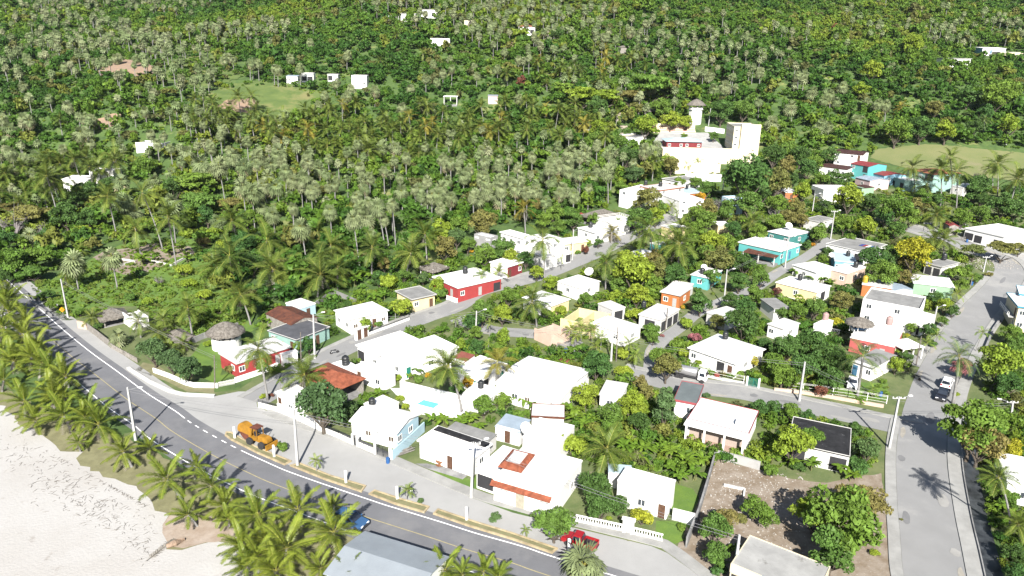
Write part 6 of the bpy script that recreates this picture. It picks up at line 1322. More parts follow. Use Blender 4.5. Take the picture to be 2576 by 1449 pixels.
MB().tube([(-.52, 0, .34), (-.12, 0, .30), (.40, 0, .72), (-.18, 0, .76), (-.12, 0, .30)], .02, 6).tube([(-.52, 0, .34), (-.18, 0, .76)], .015, 6).tube([(.52, 0, .34), (.38, 0, .85)], .02, 6).build('frame', mat('bicycle_frame', (.05, .05, .07), .4, .1, 2), bo)
MB().tube([(.38, -.28, .95), (.40, 0, .92), (.38, .28, .95)], .018, 6).build('handlebar', STEEL, bo); MB().box(-.32, -.06, -.08, .08, .82, .88).build('saddle', BLKP, bo, bevel=.02)
po = thing('person', 'person in a dark shirt and white trousers riding a bicycle', 'person', tuple(pb), ang)
SKIN = mat('brown_skin', (.16, .085, .055), .6, .1, 4)
J = {'pelvis': ((-.16, 0, .96), .135), 'waist': ((-.08, 0, 1.12), .125), 'chest': ((.05, 0, 1.34), .15), 'neck': ((.14, 0, 1.50), .058), 'chin': ((.19, 0, 1.57), .06), 'head': ((.20, 0, 1.67), .095), 'crown': ((.18, 0, 1.77), .075), 'nose': ((.295, 0, 1.655), .022)}
B = [('pelvis', 'waist'), ('waist', 'chest'), ('chest', 'neck'), ('neck', 'chin'), ('chin', 'head'), ('head', 'crown'), ('head', 'nose')]
for s, n in ((-1, 'a'), (1, 'b')):
    fz = .22 if s < 0 else .46
    J.update({'sh' + n: ((.07, s * .19, 1.40), .065), 'el' + n: ((.20, s * .26, 1.15), .045), 'wr' + n: ((.36, s * .27, .99), .032), 'ha' + n: ((.40, s * .265, .96), .036), 'hip' + n: ((-.12, s * .10, .92), .10), 'kn' + n: ((.22 if s > 0 else .14, s * .12, .74 if s > 0 else .58), .07), 'an' + n: ((.0, s * .12, fz + .05), .045), 'to' + n: ((.16, s * .12, fz - .01), .038)})
    B += [('chest', 'sh' + n), ('sh' + n, 'el' + n), ('el' + n, 'wr' + n), ('wr' + n, 'ha' + n), ('pelvis', 'hip' + n), ('hip' + n, 'kn' + n), ('kn' + n, 'an' + n), ('an' + n, 'to' + n)]
    for f in range(5):
        J['f%s%d' % (n, f)] = ((.43 - .005 * f, s * (.245 + .014 * f) if f < 4 else s * .235, .935 - .004 * abs(f - 1.5)), .009); B.append(('ha' + n, 'f%s%d' % (n, f)))
skinbody('body', (J, B), SKIN, po)
g = 1.16
def sub(ks, k=g): return {q: (J[q][0], J[q][1] * k) for q in ks}
skinbody('shirt', (dict(sub(['waist', 'chest', 'sha', 'shb']), ela=((.16, -.24, 1.22), .062), elb=((.16, .24, 1.22), .062), pelvis=((-.15, 0, 1.0), .15)), [('pelvis', 'waist'), ('waist', 'chest'), ('chest', 'sha'), ('chest', 'shb'), ('sha', 'ela'), ('shb', 'elb')]), mat('dark_shirt', (.03, .027, .034), .9, .1, 5), po)
skinbody('trousers', (dict(sub(['pelvis', 'hipa', 'hipb', 'kna', 'knb', 'ana', 'anb'], 1.14)), [('pelvis', 'hipa'), ('pelvis', 'hipb'), ('hipa', 'kna'), ('hipb', 'knb'), ('kna', 'ana'), ('knb', 'anb')]), mat('white_trousers', (.7, .7, .7), .9, .05, 5), po)
mb = MB().lathe([(.02, .11), (.07, .095), (.098, .05), (.103, 0), (.095, -.04)][::-1], 14, (.175, 0, 1.72)); mb.build('hair', mat('black_hair', (.012, .011, .011), .7, .1, 5), po, smooth=True)

# ================================================================ small things
C(0, 2)
p = hit(*pp(640, 300)); o = thing('warning_sign', 'yellow diamond speed bump warning sign on a thin post by the road', 'road sign', tuple(p)); MB().tube([(0, 0, -.3), (0, 0, 2.3)], .035, 6).build('sign_post', STEEL, o)
M = Matrix.Translation((0, -.06, 2.0)) @ Matrix.Rotation(R(-90), 4, 'X') ; s2 = .62
pl = MB().add([(0, -.05, 2.0 - s2), (s2, -.05, 2.0), (0, -.05, 2.0 + s2), (-s2, -.05, 2.0), (0, -.03, 2.0 - s2), (s2, -.03, 2.0), (0, -.03, 2.0 + s2), (-s2, -.03, 2.0)], [(0, 1, 2, 3), (7, 6, 5, 4), (0, 4, 5, 1), (1, 5, 6, 2), (2, 6, 7, 3), (3, 7, 4, 0)]).build('sign_plate', mat('sign_yellow', (.5, .2, .005), .5, .03, 2), o)
mb = MB(); vs = [(x, -.056, 1.86 + .2 * max(0, math.cos(x * 5.2)) ** 1) for x in np.linspace(-.3, .3, 13)]; n = len(vs); mb.add(vs + [(.36, -.056, 1.84), (-.36, -.056, 1.84)], [tuple(range(n + 2))]); mb.build('bump_symbol', BLKP, pl)
def barrel(x, y, label, m=BLUEP, s=1.0):
    o = thing('barrel', label, 'barrel', tuple(hit(*pp(x, y)))); r = .29 * s
    MB().lathe([(r * .95, 0), (r, .05), (r, .28), (r * 1.04, .31), (r, .34), (r, .58), (r * 1.04, .61), (r, .64), (r, .86), (r * .95, .9)], 16).build('body', m, o); MB().lathe([(r * .9, .9), (r * .9, .93)], 14).build('lid', m, o)
C(1, 3); barrel(1328, 312, 'blue plastic barrel beside the wide iron gate'); barrel(1670, 155, 'black barrel beside the white house with the tarred strip', TANKB, 1.6)
C(2, 2); barrel(458, 650, 'bright blue barrel by the stake pile of the ruin'); barrel(540, 655, 'tall blue barrel second from the ruin', BLUEP, 1.25); barrel(620, 668, 'grey bucket beside the blue barrels', STEEL, .9)
C(3, 2); barrel(1130, 1090, 'dark blue barrel in the garden corner by the street'); 
C(3, 1); barrel(2000, 990, 'blue barrel by the stake fence of the wide concrete-roofed house'); barrel(308, 1085, 'blue barrel beside the wide turquoise house'); barrel(2048, 1420, 'dark blue barrel below the round dark tree by the road')
C(1, 3)
o = thing('cable_reel', 'brown wooden cable reel table on the patio', 'reel table', tuple(hit(*pp(1850, 330)))); MB().lathe([(.62, .62), (.62, .69)], 20).build('table_top', mat('reel_wood', (.2, .09, .04), .8, .2, 3), o); MB().lathe([(.25, .06), (.25, .62)], 14).build('drum', MATS['reel_wood'], o); MB().lathe([(.62, 0), (.62, .06)], 20).build('foot_disc', MATS['reel_wood'], o)
o = thing('timber_pile', 'untidy pile of weathered planks by the pale patched wall', 'timber pile', tuple(hit(*pp(1500, 215)))); 
for k in range(9): M = Matrix.Rotation(rng.uniform(.5, .9), 4, 'Z') @ Matrix.Rotation(rng.normal(0, .06), 4, 'Y'); MB().box(-1.7, 1.7, -.08, .08, .05 + .05 * k, .09 + .05 * k, Matrix.Translation((rng.normal(0, .25), rng.normal(0, .35), 0)) @ M).build('plank', WALLC['wood'], o)
drape('patio', [(1600, 320), (1720, 320), (2160, 410), (2080, 480), (1720, 370)], CONC2, .05)
C(2, 2)
o = thing('stake_pile', 'bundle of upright grey stakes leaning by the ruin', 'stake pile', tuple(hit(*pp(470, 610))))
for k in range(14): a = k * .45; MB().tube([(.5 * math.cos(a), .5 * math.sin(a), -.1), (.32 * math.cos(a), .32 * math.sin(a), 1.3)], .04, 5).build('stake', WALLC['wood'], o)
C(0, 3)
o = thing('fallen_frond', 'dead brown palm frond lying on the sand', 'palm frond', tuple(hit(*pp(1610, 1200)) + np.array([0, 0, .12])), heading(pp(1490, 1300), pp(1720, 1110)));  V, F, MI = [], [], []
frond(.05, 0, 4.6, .12, 26, .16, .02, V, F, MI); link('dry_leaflets', npmesh('dry_leaflets', np.array(V) + np.array([-2.2, 0, 0]), np.array(F), [DEADF, DEADF], np.array(MI)), o)
o = thing('driftwood_log', 'orange brown stump lying at the eroded bank', 'driftwood', tuple(hit(*pp(1770, 1140)))); MB().tube([(-.9, -.5, .2), (0, 0, .4), (.7, .9, .25)], [.3, .42, .2], 10).build('log', mat('driftwood', (.23, .165, .12), .9, .2, 2), o)
STICK = mat('driftwood_stick', (.12, .105, .09), .95, .2, 3); mb = MB()
o = bpy.data.objects  # scattered twigs and wrack on the sand: nobody could count them
for k in range(420):
    t = rng.uniform(); x = 60 + t * 1500 + rng.normal(0, 70); y = 150 + t * 1000 + rng.normal(0, 110)
    if k % 3 == 0: x, y = rng.uniform(300, 1500), rng.uniform(100, 800); y = max(y, x * .55 - 60)
    p = hit(*pp(x, y)); a = rng.uniform(0, 6.28); L = rng.uniform(.1, .55) * (2.0 if k % 25 == 0 else 1); d = np.array([math.cos(a), math.sin(a), 0]) * L; mb.tube([tuple(p - d + np.array([0, 0, .05])), tuple(p + np.array([0, rng.normal(0, .1), .09])), tuple(p + d + np.array([0, 0, .05]))], [.012, .02, .008], 4)
tag(mb.build('beach_wrack', STICK), 'twigs and dry seaweed scattered over the pale sand', None, None, 'stuff')
mb = MB(); RUB = mat('white_rubble', (.32, .30, .275), .9, .15, 3)
C(2, 3)
for k in range(900):
    x, y = rng.uniform(1850, 2950), rng.uniform(270, 1250)
    if y < 270 + (x - 2040) * .22 or x < 2040 - (y - 290) * .33 or (y > 800 and rng.uniform() < .6): continue
    p = hit(*pp(x, y)); s = rng.uniform(.03, .11) * (1.8 if rng.uniform() < .06 else 1); M = Matrix.Translation((p[0], p[1], p[2] + .05)) @ Matrix.Rotation(rng.uniform(0, 6), 4, 'Z') @ Matrix.Rotation(rng.uniform(-.5, .5), 4, 'X'); mb.box(-s, s, -s * .7, s * .7, -s * .4, s * .5, M)
C(3, 1)
for k in range(700):
    x, y = rng.uniform(1880, 2576), rng.uniform(1040, 1260)
    p = hit(*pp(x, y)); s = rng.uniform(.04, .16); M = Matrix.Translation((p[0], p[1], p[2] + .05)) @ Matrix.Rotation(rng.uniform(0, 6), 4, 'Z'); mb.box(-s, s, -s * .7, s * .7, -s * .4, s * .6, M)
tag(mb.build('rubble_stones', RUB), 'white rubble stones strewn over the bare ground', None, None, 'stuff')
C(1, 0)
o = thing('cactus_post_row', 'row of pale fence stakes below the modern white hill house', 'fence', tuple(hit(*pp(1420, 215))))
for k in range(14): pk = hit(*pp(1290 + k * 24, 215 + 30 * math.sin(k))) - np.array(o.location); MB().tube([(pk[0], pk[1], -.5), (pk[0], pk[1], 3.2)], .22, 5).build('stake', POLEM, o)
# ================================================================ planting by survey: beach palms
C(0, 2)
for x, y, r, bx, by in ((90, 250, 210, 60, 440), (20, 400, 190, 0, 560), (230, 480, 220, 215, 640), (140, 740, 210, 110, 850), (370, 570, 190, 350, 720), (420, 760, 230, 400, 900), (40, 930, 170, 20, 1050), (660, 890, 210, 690, 1000),
                        (540, 1090, 240, 545, 1210), (250, 1150, 230, 255, 1290), (640, 1285, 240, 720, 1440), (360, 1335, 190, 385, 1449), (990, 1375, 260, 1015, 1500), (890, 1185, 200, 920, 1300), (320, 690, 200, 320, 830), (520, 840, 210, 515, 980), (130, 110, 180, 100, 260), (270, 340, 180, 260, 480), (30, 640, 190, 0, 780), (640, 1080, 170, 650, 1180), (850, 1300, 170, 850, 1420), (60, 120, 190, 20, 300)):
    palm('young', x, y, r, bx, by)
C(0, 3)
for x, y, r, bx, by in ((1240, 205, 200, 1330, 350), (1505, 165, 160, 1500, 240), (1680, 480, 270, 1835, 690), (1975, 345, 160, 1960, 480), (2130, 545, 250, 2090, 720), (1890, 835, 190, 1990, 950), (2260, 745, 220, 2300, 900), (2440, 1150, 240, 2450, 1290), (2480, 1350, 220, 2500, 1460), (2300, 880, 150, 2310, 960), (790, 110, 110, 810, 200)):
    palm('young', x, y, r, bx, by)
C(1, 3)
for x, y, r, bx, by in ((420, 780, 260, 460, 940), (780, 1010, 310, 800, 1180), (310, 1170, 320, 320, 1330), (200, 1400, 260, 200, 1520), (650, 1370, 170, 655, 1430), (960, 1430, 230, 950, 1540), (1900, 1390, 230, 1900, 1500), (2290, 1410, 190, 2280, 1520), (770, 750, 150, 775, 850), (20, 840, 270, 40, 1000), (100, 1080, 240, 110, 1230), (2080, 1440, 180, 2080, 1540), (20, 1250, 220, 30, 1400), (2440, 1470, 190, 2440, 1560)):
    palm('young', x, y, r, bx, by)
C(2, 3)
palm('yfan', 720, 1340, 260, 800, 1500, phrase='silvery green fan palm', group='fan palms of the village'); palm('coco', 955, 170, 270, 968, 420); palm('areca', 140, 990, 60, 140, 1050)
C(1, 3); palm('areca', 600, 290, 80, 612, 400); palm('areca', 1520, 590, 90, 1515, 690)
# tall coconut palms
C(0, 1)
for x, y, r, bx, by in ((540, 380, 190, 640, 760), (470, 330, 180, 600, 800), (740, 150, 120, 800, 350), (870, 130, 130, 890, 260), (990, 240, 160, 1030, 410), (1150, 170, 160, 1080, 430), (1080, 530, 170, 1185, 970), (1430, 490, 170, 1645, 1085), (1690, 740, 200, 1780, 1255), (1360, 850, 190, 1420, 1130), (2330, 770, 190, 2410, 1080), (2310, 1130, 230, 2330, 1449), (2180, 1230, 210, 2240, 1460), (330, 290, 130, 340, 400), (30, 330, 150, 100, 550), (10, 450, 120, 40, 600), (600, 190, 130, 650, 360), (1160, 60, 110, 1170, 200), (20, 590, 110, 30, 720), (780, 1080, 110, 780, 1140), (430, 180, 120, 470, 330), (660, 1330, 120, 670, 1420)):
    palm('coco', x, y, r, bx, by)
C(1, 1)
for x, y, r, bx, by in ((480, 60, 130, 490, 200), (1130, 60, 150, 1140, 240), (920, 130, 130, 925, 260), (110, 970, 220, 100, 1190), (170, 1255, 230, 190, 1470), (400, 1285, 210, 430, 1460), (650, 1315, 250, 620, 1540), (820, 1250, 200, 825, 1460), (630, 1125, 190, 640, 1300), (750, 1020, 160, 760, 1200), (620, 880, 160, 650, 1040), (1170, 1045, 190, 1165, 1380), (1560, 1095, 190, 1510, 1350), (1700, 905, 210, 1720, 1180), (900, 1040, 130, 900, 1160), (1640, 90, 130, 1645, 220), (1740, 70, 130, 1745, 200), (2360, 90, 130, 2385, 200), (2540, 80, 130, 2545, 200), (2080, 40, 120, 2080, 160), (1540, 70, 110, 1545, 180)):
    palm('coco', x, y, r, bx, by)
C(2, 1)
for x, y, r, bx, by in ((1380, 850, 210, 1420, 1250), (950, 1185, 190, 940, 1470), (1680, 1005, 230, 1670, 1260), (310, 965, 190, 330, 1410), (1430, 180, 110, 1410, 370), (2420, 785, 150, 2420, 930), (1700, 830, 130, 1710, 1000)):
    palm('coco', x, y, r, bx, by)
palm('coco', 120, 645, 130, 135, 900, variant=3, phrase='yellowing coconut palm'); palm('coco', 1005, 885, 130, 1000, 1000, variant=3, phrase='yellowing coconut palm')
C(3, 1)
for x, y, r, bx, by in ((1450, 235, 140, 1475, 490), (1590, 405, 150, 1610, 570), (1740, 250, 140, 1735, 630), (1830, 135, 120, 1850, 530), (1895, 275, 150, 1895, 650), (2310, 200, 150, 2305, 560), (2515, 350, 170, 2400, 740), (1700, 710, 150, 1700, 850), (1670, 960, 150, 1680, 1110), (1770, 970, 150, 1765, 1120), (2250, 250, 90, 2260, 420)):
    palm('coco', x, y, r, bx, by)
C(2, 2); palm('coco', 205, 140, 200, 250, 390)
C(1, 2)
for x, y, r, bx, by in ((20, 605, 230, 120, 1130), (490, 880, 230, 500, 1120), (1935, 790, 230, 2075, 1250), (2430, 745, 190, 2425, 1090)): palm('coco', x, y, r, bx, by, variant=3 if x == 2430 else None, phrase='yellowing coconut palm' if x == 2430 else None)
C(0, 2)
for x, y, r, bx, by in ((1890, 205, 170, 1935, 480), (2420, 70, 220, 2525, 370), (1640, 320, 130, 1650, 430), (1390, 330, 140, 1420, 500), (1590, 445, 140, 1600, 560), (1690, 630, 120, 1700, 720), (1840, 560, 110, 1845, 640), (920, 300, 110, 930, 390)): palm('coco', x, y, r, bx, by)
palm('yfan', 1195, 500, 110, 1200, 580, phrase='low spiky palm', group='garden palms')
C(3, 2); palm('royal', 955, 690, 230, 900, 1085); palm('royal', 1925, 690, 220, 1860, 1170); palm('areca', 2160, 450, 80, 2090, 640); palm('areca', 1600, 560, 90, 1600, 670); palm('areca', 1700, 480, 90, 1700, 590); palm('areca', 1900, 60, 90, 1900, 160); palm('areca', 1060, 1020, 80, 1080, 1080)
C(3, 3); palm('coco', 2325, 460, 190, 2445, 1060); palm('coco', 2520, 930, 170, 2530, 1130)
for x, y, r in ((600, 420, 100), (700, 400, 110), (810, 420, 110), (640, 480, 90), (900, 500, 90), (850, 600, 90), (1180, 560, 100), (1250, 680, 90), (2070, 450, 0)):
    C(2, 2)
    if r: palm('areca', x, y, r)
C(2, 1)
for x, y, r in ((1760, 215, 60), (1870, 195, 70), (1600, 620, 70), (1660, 690, 60), (1065, 780, 60), (60, 1190, 60), (2160, 530, 50), (1550, 1010, 110), (650, 560, 70), (500, 1160, 50)): palm('areca', x, y, r)
C(1, 2)
for x, y, r in ((2010, 310, 65), (240, 940, 45), (1400, 190, 90), (2350, 360, 60), (2340, 560, 60)): palm('areca', x, y, r)
C(1, 1)
for x, y, r in ((2270, 1330, 110), (2440, 1290, 110)): palm('areca', x, y, r)
C(3, 1)
for x, y, r in ((2060, 1330, 60), (1500, 1380, 70), (1120, 850, 0)):
    if r: palm('areca', x, y, r)
# fan palms, surveyed one by one
C(0, 1)
for t in ((1240, 600, 130, 1285, 860), (1550, 380, 110, 1570, 500), (1220, 390, 110, 1230, 560), (1730, 600, 140, 1770, 1010), (1350, 710, 110, 1370, 860), (1120, 1150, 140, 1185, 1460), (740, 1210, 150, 790, 1460), (2190, 780, 100, 2230, 920), (2440, 430, 120, 2490, 850), (2540, 490, 120, 2565, 860), (2200, 230, 120, 2265, 580), (300, 940, 120, 310, 1050), (1730, 300, 90, 1740, 420), (100, 90, 90, 160, 300), (360, 130, 90, 385, 220), (2020, 220, 120, 2040, 420), (2450, 230, 110, 2480, 430), (2350, 130, 110, 2380, 300), (1590, 520, 100, 1600, 660), (1880, 100, 100, 1900, 220)): palm('fan', *t)
C(1, 1)
for t in ((230, 90, 110, 250, 260), (520, 185, 100, 545, 400), (150, 215, 100, 180, 340), (300, 285, 100, 312, 620), (370, 375, 90, 380, 625), (200, 440, 110, 250, 675), (480, 345, 100, 510, 605), (70, 425, 100, 112, 615), (60, 665, 90, 92, 825), (165, 715, 100, 200, 965), (455, 855, 130, 515, 1250), (590, 455, 90, 612, 640), (640, 255, 90, 650, 400), (1090, 375, 100, 1095, 560), (1460, 490, 100, 1475, 680), (1225, 645, 110, 1300, 1065), (1370, 610, 90, 1405, 1015), (975, 765, 110, 1050, 1310), (1110, 745, 120, 1085, 970), (1060, 665, 90, 1070, 860), (1285, 760, 70, 1340, 1055), (1030, 40, 90, 1037, 210), (1265, 35, 90, 1270, 180), (1400, 45, 90, 1407, 195), (2020, 275, 80, 2022, 445), (1680, 565, 80, 1690, 775), (1770, 525, 100, 1770, 775), (1960, 545, 90, 1960, 755), (1860, 455, 100, 1872, 705), (2220, 545, 110, 2230, 690), (2330, 485, 100, 2337, 690), (2450, 560, 100, 2450, 755), (2440, 385, 100, 2450, 560), (2285, 335, 100, 2290, 480), (2570, 405, 90, 2575, 560), (2440, 230, 90, 2445, 380), (1650, 470, 90, 1655, 600), (1920, 380, 80, 1925, 520), (20, 130, 100, 30, 300), (20, 520, 90, 40, 680), (120, 330, 90, 140, 480), (260, 540, 0, 0, 0)):
    if t[2]: palm('fan', *t)
C(2, 1)
for t in ((40, 440, 100, 26, 760), (245, 475, 90, 245, 640), (510, 465, 90, 507, 650), (340, 305, 90, 345, 480), (580, 105, 110, 582, 280), (565, 245, 90, 582, 475), (680, 285, 90, 680, 570), (740, 85, 90, 742, 270), (810, 345, 90, 812, 570), (960, 285, 100, 967, 610), (985, 85, 90, 987, 240), (760, 365, 80, 772, 480), (1330, 65, 90, 1330, 255), (430, 155, 90, 437, 320), (400, 380, 80, 405, 520), (480, 230, 90, 485, 400), (640, 170, 80, 645, 330), (1450, 40, 90, 1452, 200), (380, 210, 80, 385, 360)): palm('fan', *t)
C(2, 0)
for t in ((625, 345, 45, 628, 500), (925, 380, 50, 921, 505), (955, 375, 45, 948, 510), (1045, 395, 50, 1038, 565), (1185, 320, 60, 1182, 470), (1210, 330, 50, 1205, 440), (2365, 370, 50, 2352, 525), (2405, 400, 50, 2395, 520), (65, 600, 50, 66, 740), (1880, 730, 80, 1875, 870), (1985, 750, 80, 1982, 890), (2145, 870, 80, 2142, 1020), (2030, 900, 80, 2028, 1030), (1400, 870, 90, 1365, 1060), (2480, 1020, 60, 2476, 1200), (70, 1000, 60, 70, 1120), (2490, 730, 60, 2490, 860), (1330, 170, 40, 1327, 260), (1540, 60, 50, 1538, 170), (1965, 100, 45, 1956, 195)): palm('fan', *t)
C(3, 0)
for t in ((300, 760, 60, 297, 925), (370, 745, 60, 356, 870), (750, 880, 80, 745, 1000), (560, 1010, 60, 553, 1110), (620, 960, 70, 620, 1100), (690, 1030, 60, 683, 1110), (230, 1080, 90, 233, 1275), (510, 1300, 90, 505, 1449), (540, 1250, 80, 530, 1430), (605, 1270, 70, 602, 1420), (890, 1220, 80, 886, 1330), (945, 1220, 70, 942, 1310), (1105, 1050, 70, 1088, 1225), (1185, 1060, 70, 1172, 1230), (1000, 1030, 60, 1003, 1140), (1240, 680, 60, 1237, 770), (40, 1250, 100, 30, 1380), (1160, 520, 50, 1162, 610), (1570, 500, 50, 1567, 575), (450, 930, 80, 452, 1050), (840, 60, 35, 832, 130), (110, 140, 40, 102, 210)): palm('fan', *t)
palm('coco', 205, 640, 50, 206, 790); palm('coco', 1340, 1080, 80, 1337, 1190, variant=3, phrase='yellowing coconut palm'); palm('royal', 2180, 1210, 90, 2165, 1340)
C(0, 0)
for t in ((650, 670, 55, 655, 775), (490, 640, 50, 497, 735), (310, 630, 55, 312, 725), (230, 860, 60, 240, 940), (490, 990, 60, 527, 1130), (930, 480, 45, 935, 570), (1370, 590, 50, 1377, 680), (1160, 590, 55, 1155, 660), (1200, 580, 50, 1190, 650), (1040, 590, 45, 1042, 640), (1990, 690, 60, 1997, 800), (2110, 740, 60, 2112, 875), (2150, 690, 55, 2157, 825), (2255, 590, 60, 2257, 715), (2305, 580, 55, 2305, 710), (2350, 590, 50, 2350, 705), (2070, 590, 55, 2070, 700), (1760, 640, 55, 1767, 725), (240, 1200, 80, 260, 1400), (290, 1220, 80, 297, 1420), (920, 1200, 70, 952, 1355), (850, 1180, 70, 862, 1310), (680, 1080, 80, 680, 1230), (270, 590, 60, 270, 720), (550, 580, 50, 552, 660), (1800, 490, 45, 1800, 560), (1640, 470, 50, 1637, 560), (1110, 720, 0, 0, 0), (2520, 640, 60, 2520, 830), (2560, 620, 60, 2545, 800), (1590, 700, 50, 1590, 770), (810, 1350, 100, 825, 1460), (90, 1300, 90, 95, 1440), (20, 1200, 80, 40, 1449)):
    if t[2]: palm('fan', *t)
for t in ((600, 1200, 80, 635, 1400), (1440, 1110, 60, 1460, 1200), (1725, 1190, 70, 1735, 1260), (1950, 1220, 80, 1990, 1420), (2080, 1200, 80, 2140, 1440), (2190, 1230, 80, 2210, 1390), (2270, 1250, 80, 2330, 1420), (2370, 1340, 80, 2380, 1440), (1630, 1130, 60, 1660, 1210), (2080, 1090, 60, 2110, 1180), (2520, 1210, 80, 2560, 1400), (1870, 1140, 60, 1890, 1230)): palm('coco', *t)
C(1, 0)
for t in ((920, 560, 60, 915, 700), (545, 430, 50, 555, 530), (1880, 740, 50, 1882, 900), (1970, 690, 50, 1970, 865), (2220, 760, 50, 2220, 950), (2200, 680, 50, 2200, 780), (1710, 780, 60, 1710, 970), (1820, 830, 50, 1820, 930), (1785, 650, 50, 1785, 770), (1195, 910, 70, 1197, 1075), (1555, 900, 60, 1557, 1010), (880, 1010, 60, 880, 1150), (920, 960, 60, 923, 1115), (690, 960, 60, 692, 1115), (630, 1060, 60, 630, 1150), (280, 1180, 80, 287, 1310), (780, 1190, 60, 780, 1270), (1465, 1090, 70, 1470, 1210), (1650, 1080, 60, 1652, 1205), (1760, 1110, 80, 1760, 1225), (2430, 690, 60, 2430, 820), (440, 690, 60, 450, 880), (220, 700, 60, 225, 880), (185, 690, 50, 187, 870), (350, 590, 60, 360, 740), (20, 640, 60, 32, 820), (2500, 520, 50, 2500, 650), (960, 900, 60, 957, 1020), (810, 830, 60, 817, 980), (1950, 600, 50, 1952, 700)): palm('fan', *t)
for t in ((1250, 610, 70, 1255, 720), (1410, 350, 60, 1412, 430), (1680, 540, 70, 1680, 640), (1870, 620, 60, 1872, 720), (2520, 740, 90, 2530, 880), (1040, 1350, 110, 1045, 1449), (1400, 1280, 90, 1405, 1400), (1760, 1310, 90, 1765, 1420), (2060, 1300, 100, 2065, 1420), (2250, 1260, 90, 2255, 1380), (500, 1370, 100, 505, 1460), (1560, 1330, 90, 1565, 1449), (2450, 1380, 100, 2455, 1480), (1910, 1360, 90, 1912, 1460)): palm('coco', *t)
C(2, 0)
for t in ((1225, 500, 60, 1228, 570), (1610, 560, 70, 1612, 640), (475, 710, 60, 477, 800), (350, 840, 60, 352, 920), (540, 1360, 110, 545, 1470), (640, 1390, 110, 645, 1500), (380, 1300, 100, 385, 1440), (160, 1290, 100, 170, 1449), (780, 1210, 80, 785, 1310), (520, 1120, 80, 525, 1230), (250, 1180, 80, 255, 1300), (640, 1200, 90, 645, 1320), (1760, 690, 80, 1765, 790), (1160, 670, 60, 1162, 770), (700, 700, 60, 702, 780), (880, 820, 70, 882, 890)): palm('coco', *t)

# ================================================================ broadleaf trees and bushes of the village
C(1, 1)
for t in ((1900, 1040, 150, 'o'), (2280, 795, 170, 'o'), (2130, 1010, 90, 'g'), (1320, 1380, 130, 'y', 4), (1820, 1415, 110, 'y'), (1680, 1340, 80, 'k'), (2300, 1110, 140, 'g'), (1880, 860, 150, 'y'), (2050, 820, 120, 'g'), (2170, 1080, 30, 'c'), (2165, 1130, 25, 'c'), (1480, 1320, 80, 'g'), (1240, 1350, 100, 'd'), (1290, 1200, 90, 'o'), (2480, 1050, 140, 'g'), (2560, 1130, 100, 'y'), (2020, 930, 110, 'k')): tree(*t)
C(2, 1)
for t in ((620, 730, 130, 'g'), (530, 620, 90, 'g'), (430, 680, 120, 'g'), (820, 750, 80, 'g'), (1370, 560, 160, 'o'), (1480, 640, 100, 'g'), (1290, 760, 160, 'g'), (1450, 720, 110, 'y'), (1680, 385, 70, 'g'), (1850, 380, 70, 'g'), (1960, 440, 100, 'g'), (2370, 320, 270, 'd', 0), (2530, 500, 90, 'd'), (2390, 590, 150, 'g'), (1960, 640, 120, 'o'), (1850, 700, 110, 'g'), (1960, 760, 120, 'g'), (2010, 1000, 160, 'y'), (1860, 830, 110, 'g'), (2080, 1150, 170, 'o'), (1240, 1280, 240, 'y', 0), (1460, 1250, 150, 'o'), (1130, 1150, 110, 'y'), (1640, 1310, 140, 'd'), (1430, 1140, 110, 'o'), (1950, 1110, 130, 'g'), (2340, 1200, 130, 'd'), (2290, 1380, 120, 'd'), (2010, 1340, 110, 'g'), (1545, 640, 60, 'y'), (250, 1290, 90, 'y'), (390, 1390, 90, 'y'), (740, 1060, 50, 'm'), (760, 985, 45, 'y'), (660, 1090, 40, 'g'), (2150, 700, 90, 'g'), (870, 990, 55, 'd'), (1260, 1020, 60, 'g'), (700, 725, 45, 'r'), (140, 1150, 100, 'd'), (1900, 530, 60, 'c'), (2230, 850, 100, 'd'), (2480, 880, 100, 'g'), (730, 1220, 60, 'b'), (1100, 1400, 140, 'g'), (1380, 1390, 140, 'g'), (1760, 740, 60, 'd'), (1780, 1180, 90, 'd'), (1600, 210, 100, 'o'), (1560, 170, 90, 'y'), (870, 220, 120, 'g'), (1150, 120, 130, 'd'), (1230, 300, 110, 'k'), (1110, 440, 100, 'g'), (250, 620, 90, 'o'), (330, 760, 100, 'g'), (470, 820, 90, 'g'), (2180, 620, 90, 'g'), (2500, 1350, 110, 'g'), (1840, 980, 110, 'g'), (2150, 980, 110, 'g'), (1900, 1240, 80, 'g')):
    if t[3] == 'b': bare(*t[:3])
    else: tree(*t)
bare(2070, 620, 90); bare(1420, 60, 60)
C(3, 1)
